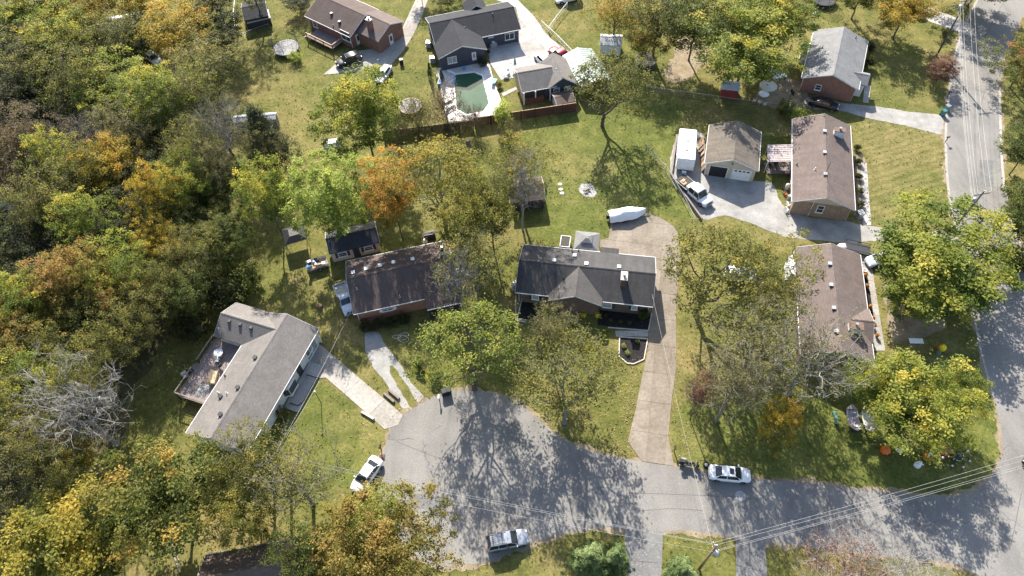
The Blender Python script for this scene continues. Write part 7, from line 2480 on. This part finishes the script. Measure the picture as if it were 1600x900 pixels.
def chair(px, py, rz, label, mat="plastic_white", group=None, base=0.0, pos=None):
    t = thing("garden_chair", px, py, label, "chair", rz=rz, group=group, z=base)
    if pos is not None: t.location = pos
    m = MB(); m.box((0, 0, .42), (.5, .5, .05)); m.build("seat", MAT[mat], t)
    m = MB(); m.box((-.25, 0, .72), (.05, .5, .55)); m.build("backrest", MAT[mat], t)
    for sg in (-1, 1):
        m = MB(); m.box((0, sg * .26, .62), (.5, .05, .04)); m.build("armrest", MAT[mat], t)
        for x in (-.22, .22):
            m = MB(); m.tube((x, sg * .23, 0), (x * .95, sg * .23, .6), .025); m.build("leg", MAT[mat], t)
    return t
def lounger(px, py, rz, label, mat="plastic_white", fab="fabric_blue", group=None):
    t = thing("sun_lounger", px, py, label, "sun lounger", rz=rz, group=group)
    m = MB(); m.box((.3, 0, .33), (1.25, .6, .06)); m.build("seat", MAT[fab], t)
    m = MB(); m.add([(-.32, -.3, .34), (-.32, .3, .34), (-.9, .3, .75), (-.9, -.3, .75), (-.32, -.3, .28), (-.32, .3, .28), (-.9, .3, .69), (-.9, -.3, .69)], [(0, 1, 2, 3), (7, 6, 5, 4), (0, 4, 5, 1), (2, 6, 7, 3), (1, 5, 6, 2), (3, 7, 4, 0)]); m.build("backrest", MAT[fab], t)
    for x in (-.3, .85):
        for sg in (-1, 1):
            m = MB(); m.tube((x, sg * .27, 0), (x, sg * .27, .33), .03); m.build("leg", MAT[mat], t)
    for sg in (-1, 1):
        m = MB(); m.tube((-.35, sg * .31, .33), (.92, sg * .31, .33), .03); m.build("side_rail", MAT[mat], t)
lounger(687, 131, 1.4, "pale blue sun lounger on the left of the pool terrace")
lounger(772, 130, 1.2, "grey blue sun lounger on the right of the pool terrace")
lounger(698, 160, .6, "white sun lounger near the lower left pool corner", fab="plastic_white")
lounger(703, 168, .8, "second white sun lounger near the lower left pool corner", fab="plastic_white")
chair(725, 109, 1.6, "blue garden chair between house and pool", "plastic_blue")
chair(683, 121, 0, "black garden chair on the pool terrace edge", "plastic_black")
chair(793, 113, 2.0, "white garden seat below the closed parasol", "plastic_white")
round_table(804, 113, "white garden table under the closed parasol")
round_table(790, 119, "white round table at the corner of the pavilion lawn")
b = thing("garden_bench", 722, 101, "dark blue bench against the dark blue house wall", "bench", rz=-.15)
m = MB(); m.box((0, 0, .42), (1.5, .5, .08)); m.build("seat", MAT["paint_blue"], b)
m = MB(); m.box((0, .25, .72), (1.5, .06, .5)); m.build("backrest", MAT["paint_blue"], b)
for sx in (-.7, .7):
    for sy in (-.2, .2):
        m = MB(); m.tube((sx, sy, 0), (sx, sy, .4), .03); m.build("leg", MAT["metal_dark"], b)
t = thing("pet_crate", 733, 98, "white framed box beside the dark blue bench", "crate", rz=-.15)
m = MB(); m.box((0, 0, .5), (.8, .5, .9)); m.build("box", MAT["fabric_grey"], t)
for sx in (-1, 1):
    for sy in (-1, 1):
        m = MB(); m.box((sx * .4, sy * .25, .5), (.06, .06, 1.0)); m.build("corner_post", MAT["white_paint"], t)
m = MB(); m.box((0, 0, 1.0), (.9, .6, .06)); m.build("lid", MAT["white_paint"], t)
for q, lb, a in (((709, 127), "pale blue pool float by the left coping", 1.4),):
    t = thing("pool_float", *q, lb, "pool float", rz=a)
    for k in range(2):
        m = MB(); m.box((-.45 + .9 * k, 0, .16), (.85, .6, .14), top=(.85, .8)); m.build("cushion", MAT["fabric_blue"], t)
# pool ladder and slide board
t = thing("pool_ladder", 763, 147, "chrome pool ladder on the right coping", "ladder")
for sg in (-1, 1):
    m = MB(); m.path([(.35, sg * .25, .06), (.35, sg * .25, .6), (.1, sg * .25, .8), (-.25, sg * .25, .6), (-.25, sg * .25, .0)], .025); m.build("rail", MAT["galvanised"], t)
m = MB(); m.box((-.25, 0, .12), (.08, .5, .03)); m.build("rung", MAT["galvanised"], t)
t = thing("diving_board", 706, 116, "short white diving board at the pool's clipped corner", "diving board", rz=-.7)
m = MB(); m.box((0, 0, .45), (2.0, .5, .06)); m.build("board", MAT["plastic_white"], t)
m = MB(); m.box((-.6, 0, .22), (.5, .4, .42)); m.build("stand", MAT["plastic_white"], t)
t = thing("pool_skimmer_box", 742, 180, "dark little box on the lower pool edge", "box")
m = MB(); m.box((0, 0, .28), (.3, .3, .45)); m.build("box", MAT["plastic_black"], t); m = MB(); m.box((0, 0, .53), (.36, .36, .05)); m.build("lid", MAT["metal_dark"], t)
# covered barbecue items at the house corner
t = thing("covered_grill", 771, 74, "grill under a pale cover at the inner corner of the dark blue house", "grill", rz=.3)
m = MB(); m.loft([[(x, -w, 0), (x, -w, z), (x, w, z), (x, w, 0)] for x, w, z in ((-.7, .3, .8), (-.3, .38, 1.15), (.3, .38, 1.15), (.7, .3, .85))]); m.build("cover", MAT["fabric_grey"], t)
m = MB(); m.box((0, 0, 1.2), (.5, .5, .1)); m.build("cover_top", MAT["tarp_white"], t)
t = thing("charcoal_grill", 764, 86, "black charcoal grill beside the covered grill", "grill")
m = MB(); m.lathe([(.12, .55), (.3, .65), (.33, .8), (.3, .95), (.1, 1.05)], (0, 0, 0), 14); m.build("kettle", MAT["plastic_black"], t, True)
for k in range(3):
    m = MB(); m.tube((.2 * math.cos(k * 2.1), .2 * math.sin(k * 2.1), .65), (.32 * math.cos(k * 2.1), .32 * math.sin(k * 2.1), 0), .02); m.build("leg", MAT["metal_grey"], t)

# ---- deck furniture of the grey shingled house (stands on the deck)
def on_deck(px, py):
    p = G(px, py, DECK[5] + .03); return (p.x, p.y, DECK[5] + .03)
t = empty("deck_table", on_deck(344, 555), A.rz, "white round table on the timber deck", "table")
m = MB(); m.lathe([(.62, .68), (.62, .74)], (0, 0, 0), 16); m.build("table_top", MAT["plastic_white"], t)
m = MB(); m.lathe([(.3, 0), (.06, .08), (.06, .68)], (0, 0, 0), 10); m.build("pedestal", MAT["plastic_white"], t)
chair(0, 0, A.rz + 2, "white chair by the white deck table", pos=on_deck(341, 565))
chair(0, 0, A.rz + 1.2, "dark chair on the timber deck beside the covered swing", "plastic_black", pos=on_deck(345, 574))
t = empty("covered_swing", on_deck(335, 592), A.rz + .3, "tan covered bench against the wall on the timber deck", "bench")
m = MB(); m.loft([[(x, -.4, 0), (x, -.4, .5), (x, .1, .55), (x, .35, 1.0), (x, .42, 0)] for x in (-.9, .9)]); m.build("cover", MAT["fabric_tan"], t)
m = MB(); m.tube((-.95, -.4, 0), (-.95, .4, 1.05), .03); m.build("arm_frame", MAT["metal_dark"], t)
t = empty("outdoor_rug", on_deck(317, 610), A.rz, "dark grey rug on the timber deck", "rug")
m = MB(); m.box((0, 0, .006), (1.7, 1.4, .012)); m.build("pile", MAT["fabric_grey"], t)
m = MB(); m.box((0, 0, .014), (1.5, 1.2, .006)); m.build("border", MAT["net_grey"], t)
t = thing("meter_cabinet", 291, 588, "white utility box standing beside the deck steps", "box", rz=.5)
m = MB(); m.box((0, 0, .45), (.6, .4, .9)); m.build("cabinet", MAT["plastic_white"], t); m = MB(); m.box((0, 0, .93), (.7, .5, .06)); m.build("lid", MAT["metal_grey"], t)

# ---- patio things at the ranch house
for q, a, lb in (((1203, 262), .3, "dark patio chair at the left end of the ranch patio"), ((1211, 258), 1.2, "dark patio chair in the middle of the ranch patio"), ((1232, 262), 2.2, "dark patio chair next to the ranch house wall")):
    chair(*q, a, lb, "plastic_black")
t = thing("patio_floor", 1217, 263, "wooden patio floor under the mauve cover", "patio", rz=.0)
for k in range(8):
    m = MB(); m.box((-1.9 + .55 * k, 0, .12), (.53, 2.4, .12)); m.build("plank", MAT["wood_grey"], t)
t = thing("red_cooler", 1229, 272, "red cooler box at the edge of the ranch patio", "cooler"); m = MB(); m.box((0, 0, .22), (.6, .4, .4)); m.build("box", MAT["plastic_red"], t); m = MB(); m.box((0, 0, .45), (.64, .44, .08)); m.build("lid", MAT["plastic_white"], t)
t = thing("propane_tank", 1229, 295, "white upright tank beside the ranch house wall", "tank"); m = MB(); m.lathe([(.25, 0), (.3, .1), (.3, .9), (.2, 1.05), (.05, 1.1)], (0, 0, 0), 12); m.build("tank", MAT["plastic_white"], t, True); m = MB(); m.tube((0, 0, 1.1), (0, 0, 1.2), .06); m.build("valve", MAT["metal_grey"], t)
chair(1224, 300, .2, "black chair beside the white upright tank", "plastic_black")
t = thing("metal_drum", 1232, 312, "grey metal drum by the ranch house corner", "drum"); m = MB(); m.lathe([(.3, 0), (.31, .3), (.29, .32), (.31, .6), (.31, .9), (.28, .9)], (0, 0, 0), 14); m.build("drum", MAT["galvanised"], t); m = MB(); m.lathe([(.28, 0), (.28, .03)], (0, 0, .9), 14); m.build("lid", MAT["metal_grey"], t)
t = thing("fuel_can", 1227, 306, "red fuel can beside the grey metal drum", "can"); m = MB(); m.box((0, 0, .2), (.35, .25, .4), top=(.8, .8)); m.build("can", MAT["plastic_red"], t); m = MB(); m.tube((.1, 0, .4), (.2, 0, .52), .03); m.build("spout", MAT["plastic_yellow"], t)
chair(1230, 322, .1, "white garden chair at the near left corner of the ranch house")
chair(1228, 330, .3, "white garden chair below the other at the ranch corner")
r3 = random.Random(12)
for k in range(6):
    t = empty("lean_board", G(1096 - k * .8, 262 - k * 7), 1.35 + r3.uniform(-.1, .1), "pale board leaning on the garage's left wall", "board", "boards leaning on the garage wall")
    m = MB(); m.add([(-1.0, 0, .0), (1.0, 0, .0), (1.0, -.55, 1.3), (-1.0, -.55, 1.3), (-1.0, .05, 0), (1.0, .05, 0), (1.0, -.5, 1.32), (-1.0, -.5, 1.32)], [(0, 1, 2, 3), (7, 6, 5, 4), (0, 4, 5, 1), (2, 6, 7, 3), (1, 5, 6, 2), (3, 7, 4, 0)]); m.build("panel", MAT["wood_pale" if k % 2 else "wood_grey"], t)
# boat inside the open bay
# basketball hoops
for q, lb, h in (((1228, 168), "basketball hoop on a weighted base in the dusty yard", 2.9),):
    t = thing("basketball_hoop", *q, lb, "basketball hoop", rz=.2)
    m = MB(); m.box((0, 0, .15), (1.0, .6, .3), top=(.8, .8)); m.build("base", MAT["plastic_black"], t)
    m = MB(); m.tube((0, 0, .2), (.2, .1, h), .05); m.build("pole", MAT["metal_dark"], t)
    m = MB(); m.box((.35, .15, h + .1), (.05, 1.1, .75)); m.build("backboard", MAT["plastic_black"], t)
    m = MB(); m.ring((.62, .15, h - .15), .22, .015, 16, 5); m.build("rim", MAT["plastic_orange"], t)

# path lights of the ranch walk
for k, q in enumerate(((1345, 262), (1347, 286), (1349, 308), (1350, 329), (1353, 351))):
    t = thing("garden_hook", *q, "curled iron garden hook, %s along the ranch path from the mowed lawn's far end" % ("first", "second", "third", "fourth", "fifth")[k], "garden hook", group="garden hooks beside the ranch path")
    m = MB(); m.path([(0, 0, 0), (0, 0, 1.0), (.1, 0, 1.15), (.25, 0, 1.1), (.28, 0, .95)], .025, 5); m.build("rod", MAT["rust"], t)
    m = MB(); m.lathe([(.05, 0), (.1, .08), (.04, .2)], (.28, 0, .74), 8); m.build("lantern", MAT["metal_dark"], t)

# ---- hammocks on the corner lawn
def hammock(px, py, label, mat):
    p = G(px, py, .8)
    t = empty("hammock", (p.x, p.y, 0), 0, label, "hammock")
    t.rotation_euler[2] = -.12
    m = MB()
    secs = []
    for i in range(11):
        v = i / 10 * 2 - 1
        secs.append([(x, v * 1.15, .72 + .28 * v * v + .12 * (x / .68) ** 2) for x in (-.68, -.35, 0, .35, .68)])
    m.loft(secs, close=False, caps=False); m.build("bed", MAT[mat], t)
    for sg in (-1, 1):
        m = MB(); m.tube((-.72, sg * 1.17, 1.12), (.72, sg * 1.17, 1.12), .03); m.build("spreader_bar", MAT["wood_brown"], t)
        m = MB()
        for x in (-.68, -.34, 0, .34, .68): m.tube((x, sg * 1.17, 1.12), (0, sg * 1.75, 1.35), .01, n=4)
        m.build("rope_set", MAT["fabric_cream"], t)
        m = MB(); m.add([(-.66, sg * 1.2, 1.11), (.66, sg * 1.2, 1.11), (0, sg * 1.72, 1.33)], [(0, 1, 2)]); m.build("end_panel", MAT[mat], t)
        m = MB(); m.tube((0, sg * 1.75, 1.38), (0, sg * 1.3, .05), .045); m.tube((-.6, sg * 1.3, .05), (.6, sg * 1.3, .05), .045); m.build("stand_foot", MAT["metal_dark"], t)
    m = MB(); m.tube((0, -1.3, .06), (0, 1.3, .06), .045); m.build("stand_beam", MAT["metal_dark"], t)
    return t
h1 = hammock(1333, 655, "mauve grey hammock on a stand on the corner lawn, with a dark pillow", "fabric_mauve")
h2 = hammock(1357, 658, "cream hammock on a stand beside the mauve one", "fabric_cream")
m = MB(); m.box((0, .8, 1.0), (1.0, .2, .1), top=(.9, .8)); m.build("pillow", MAT["fabric_grey"], h1)
t = thing("garden_glider", 1304, 654, "narrow green bench glider near the mauve hammock", "bench", rz=1.45)
m = MB(); m.box((0, 0, .42), (1.8, .42, .06)); m.build("seat", MAT["plastic_green"], t)
for x in (-.7, .7):
    m = MB(); m.box((x, 0, .2), (.06, .4, .4)); m.build("leg", MAT["plastic_green"], t)
m = MB(); m.tube((.88, -.5, .45), (.88, .5, .45), .03); m.build("end_bar", MAT["metal_dark"], t)
t = thing("folding_table", 1428, 537, "white folding table on the bare soil by the corner house", "table", rz=-.1)
m = MB(); m.box((0, 0, .72), (1.75, .75, .05)); m.build("table_top", MAT["plastic_white"], t)
for x in (-.7, .7):
    for y in (-.28, .28):
        m = MB(); m.tube((x, y, 0), (x, y, .7), .025); m.build("leg", MAT["metal_grey"], t)

# ---- Halloween decorations (inflatables, plain figures without faces)
def pumpkin(px, py, r, label):
    t = thing("pumpkin_inflatable", px, py, label, "inflatable")
    m = MB()
    n, k = 20, 8
    P = []
    for j in range(k + 1):
        ph = math.pi * j / k
        for i in range(n):
            a = 2 * math.pi * i / n
            rr = r * math.sin(ph) * (1 + .07 * math.cos(a * 8))
            P.append((rr * math.cos(a), rr * math.sin(a), r * .85 - r * .85 * math.cos(ph)))
    m.add(P, [(j * n + i, j * n + (i + 1) % n, (j + 1) * n + (i + 1) % n, (j + 1) * n + i) for j in range(k) for i in range(n)])
    m.build("body", MAT["plastic_orange"], t, True)
    m = MB(); m.tube((0, 0, r * 1.65), (.1, 0, r * 2.0), r * .16, r * .1, 8); m.build("stem", MAT["plastic_green"], t)
    for sx in (-1, 1):
        m = MB(); m.add([(sx * .35 * r - .12 * r, -r * .98, r * .95), (sx * .35 * r + .12 * r, -r * .98, r * .95), (sx * .35 * r, -r * .94, r * 1.2), (sx * .35 * r, -r * .8, r * 1.05)], [(0, 1, 2), (0, 3, 1), (1, 3, 2), (2, 3, 0)]); m.build("eye", MAT["plastic_black"], t)
    m = MB(); m.box((0, -r * .96, r * .55), (r * .9, .08, r * .16)); m.build("mouth", MAT["plastic_black"], t)
pumpkin(1381, 706, .58, "big orange pumpkin inflatable on the corner lawn")
def blob(px, py, label, mats, r=.45, h=1.6, name="inflatable_figure"):
    t = thing(name, px, py, label, "inflatable")
    m = MB(); m.lathe([(r * .8, 0), (r, h * .2), (r * .75, h * .55), (r * .5, h * .68)], (0, 0, 0), 12); m.build("body", MAT[mats[0]], t, True)
    m = MB(); m.lathe([(r * .2, 0), (r * .55, .1), (r * .6, h * .2), (r * .3, h * .36)], (0, 0, h * .64), 12); m.build("head", MAT[mats[1]], t, True)
    for sg in (-1, 1):
        m = MB(); m.tube((sg * r * .6, 0, h * .5), (sg * r * 1.4, -.1, h * .42), r * .24, r * .16, 8); m.build("arm", MAT[mats[0]], t)
blob(1405, 704, "white and dark blue inflatable figure right of the big pumpkin", ("plastic_white", "plastic_white"))
blob(1448, 716, "orange and white inflatable figure near the black dome", ("plastic_orange", "plastic_white"), .5, 1.3)
blob(1432, 728, "white ghost inflatable on the shady lawn", ("plastic_white", "plastic_white"), .42, 1.2)
blob(1468, 546, "orange and green inflatable figure by the yellow balloon", ("plastic_orange", "plastic_orange"), .42, 1.3)
t = thing("yellow_balloon", 1472, 545, "round yellow inflatable head above the orange figure", "inflatable", zs=1.2); m = MB(); m.lathe([(.1, .9), (.38, 1.15), (.42, 1.5), (.3, 1.8), (.08, 1.9)], (0, 0, 0), 12); m.build("head", MAT["plastic_yellow"], t, True); m = MB(); m.lathe([(.2, 0), (.3, .1), (.18, .9)], (0, 0, 0), 10); m.build("body", MAT["plastic_green"], t)
t = thing("red_inflatable", 1477, 706, "crimson inflatable tent beside the black dome", "inflatable"); m = MB(); m.lathe([(.8, 0), (.85, .3), (.6, .8), (.2, 1.2), (.04, 1.3)], (0, 0, 0), 14, sx=1.1); m.build("tent", MAT["plastic_pink"], t, True); m = MB(); m.lathe([(.25, 0), (.3, .2), (.1, .5)], (-.8, .5, .9), 10); m.build("knob", MAT["plastic_red"], t, True); m = MB(); m.tube((-.8, .5, 0), (-.8, .5, .95), .05); m.build("stake", MAT["metal_dark"], t)
t = thing("spider_inflatable", 1490, 712, "black spider dome inflatable ringed with white lights", "inflatable")
m = MB(); m.lathe([(.75, .3), (.8, .6), (.55, .95), (.15, 1.05)], (0, 0, 0), 16); m.build("dome", MAT["plastic_black"], t, True)
for k in range(8):
    a = k * math.pi / 4 + .2
    ca, sa = math.cos(a), math.sin(a)
    m = MB(); m.path([(.7 * ca, .7 * sa, .6), (1.2 * ca, 1.2 * sa, .95), (1.75 * ca, 1.75 * sa, .1)], .05, 6); lg = m.build("leg", MAT["plastic_black"], t)
    m = MB(); m.lathe([(.04, 0), (.13, .07), (.13, .16), (.04, .24)], (1.6 * ca, 1.6 * sa, .3), 8); m.build("foot_ball", MAT["plastic_white"], lg, True)
for k in range(14):
    a = k * 2 * math.pi / 14
    m = MB(); m.lathe([(.03, 0), (.09, .05), (.09, .11), (.03, .16)], (.8 * math.cos(a), .8 * math.sin(a), .5), 6); m.build("ball", MAT["plastic_white"], t)

# ---- odds and ends
t = thing("fire_ring", 917, 299, "charred logs on the pale bonfire ash", "firewood")
for k in range(6):
    a = r3.uniform(0, 6); m = MB(); m.tube((-.6 * math.cos(a), -.6 * math.sin(a), .08 + .05 * k), (.7 * math.cos(a), .5 * math.sin(a), .12 + .05 * k), .07, .05); m.build("log", MAT["bark_pale" if k % 2 else "bark"], t)
t = thing("tree_stump", 732, 228, "pale tree stump below the brown fence", "stump"); m = MB(); m.lathe([(.5, 0), (.36, .3), (.32, 1.2), (.3, 1.25)], (0, 0, 0), 12); m.build("trunk", MAT["bark_grey"], t); m = MB(); m.lathe([(.29, 0), (.28, .02)], (0, 0, 1.25), 12); m.build("cut_face", MAT["wood_pale"], t)
t = thing("tree_stump", 500, 480, "round stump on the shady lawn near the faded old pickup", "stump"); m = MB(); m.lathe([(.5, 0), (.42, .25), (.4, .45)], (0, 0, 0), 12); m.build("trunk", MAT["bark"], t); m = MB(); m.lathe([(.38, 0), (.37, .02)], (0, 0, .45), 12); m.build("cut_face", MAT["wood_brown"], t)
t = thing("junk_stack", 672, 372, "dark junk stack behind the orange brick house roof", "stack"); m = MB(); m.box((0, 0, .5), (1.6, 1.1, .9), .3); m.build("crate", MAT["plastic_black"], t); m = MB(); m.box((.2, 0, 1.2), (2.2, .3, .1), .15); m.build("beam", MAT["wood_dark"], t); m = MB(); m.lathe([(.3, 0), (.3, .6)], (-.6, -.7, 0), 10); m.build("bucket", MAT["plastic_white"], t)  # junk stack of crate, beam and bucket
t = thing("fallen_pole", 272, 868, "slim white fallen pole beside the cottage", "pole", rz=-1.05); m = MB(); m.tube((-2.2, 0, .1), (2.2, 0, .1), .09); m.build("shaft", MAT["bark_pale"], t); m = MB(); m.tube((-1.6, .2, .08), (1.2, .35, .08), .05); m.build("offcut", MAT["bark_pale"], t)
for i, (q, a, lb) in enumerate((((520, 232), 0, "dark trailer load under the yellow green tree"),)):
    t = thing("covered_trailer", *q, "white canvas topped trailer under the yellow green tree", "trailer", rz=.2); m = MB(); m.box((0, 0, .75), (2.6, 1.7, .7)); m.build("box", MAT["siding_grey"], t); m = MB(); m.loft([[(x, -.85, 1.1), (x, -.5, 1.6), (x, .5, 1.6), (x, .85, 1.1)] for x in (-1.3, 1.3)]); m.build("canvas", MAT["tarp_white"], t); add_wheels(t, (0,), .98, .32)
t = thing("garden_hose", 626, 528, "coiled pale hose on the shady lawn before the orange brick house", "hose")
m = MB()
pts = [(1.1 * math.cos(a * .5) * (1 - .02 * a) + .6 * math.sin(a * .21), .6 * math.sin(a * .5) * (1 - .02 * a) + .3 * math.cos(a * .3), .06) for a in range(0, 46)]
m.path(pts, .03, 5); m.build("coil", MAT["fabric_cream"], t); m = MB(); m.tube(pts[-1], (pts[-1][0] + .2, pts[-1][1], .08), .04); m.build("nozzle", MAT["metal_grey"], t)
for q, lb in (((1283, 13), "dark slide toy on the far back lawn"), ((1275, 22), "pale green toy dome on the far back lawn")):
    t = thing("play_toy", *q, lb, "toy"); m = MB(); m.lathe([(.5, 0), (.5, .2), (.3, .45), (.05, .5)], (0, 0, 0), 12, sx=1.2 if "pale" in lb else 2.0); m.build("shell", MAT["fabric_cream" if "pale" in lb else "plastic_black"], t, True); m = MB(); m.ring((0, 0, .05), .5, .05, 16, 5); m.build("rim", MAT["plastic_green"], t)
for q in ((875, 288), (876, 296), (878, 302)):
    t = thing("stepping_stone", *q, "flat pale stepping stone on the back lawn", "stone", group="stepping stones on the back lawn"); m = MB(); m.lathe([(.3, 0), (.32, .04), (.28, .07)], (0, 0, 0), 8, sx=1.2); m.build("stone", MAT["stone_pale"], t)
t = thing("log_pile", 848, 296, "stack of dark timbers against the garden cabin", "log pile", rz=1.4)
for k in range(9):
    m = MB(); m.tube((-.9, -.3 + .28 * (k % 3), .14 + .26 * (k // 3)), (.9, -.3 + .28 * (k % 3), .14 + .26 * (k // 3)), .13, n=8); m.build("log", MAT["bark"], t)
for q, lb, mt in (((440, 300), None, None),): pass
for q, a, lb in (((481, 212), .3, "grey feed bin beside the yellow green tree"),): pass
for k, q in enumerate(((1186, 163), (1194, 166), (1178, 160))):
    chair(*q, .5 + k, "pale yard chair under the parasols of the dusty yard", "fabric_cream", group="yard chairs under the parasols")
bn = thing("barrel_smoker", 1222, 124, "grey barrel smoker under the small white canopy", "smoker"); m = MB(); m.tube((-.6, 0, .8), (.6, 0, .8), .35, n=14); m.build("barrel", MAT["metal_dark"], bn)  # barrel smoker standing on legs
for x in (-.4, .4):
    m = MB(); m.box((x, 0, .25), (.06, .5, .5)); m.build("leg", MAT["metal_dark"], bn)
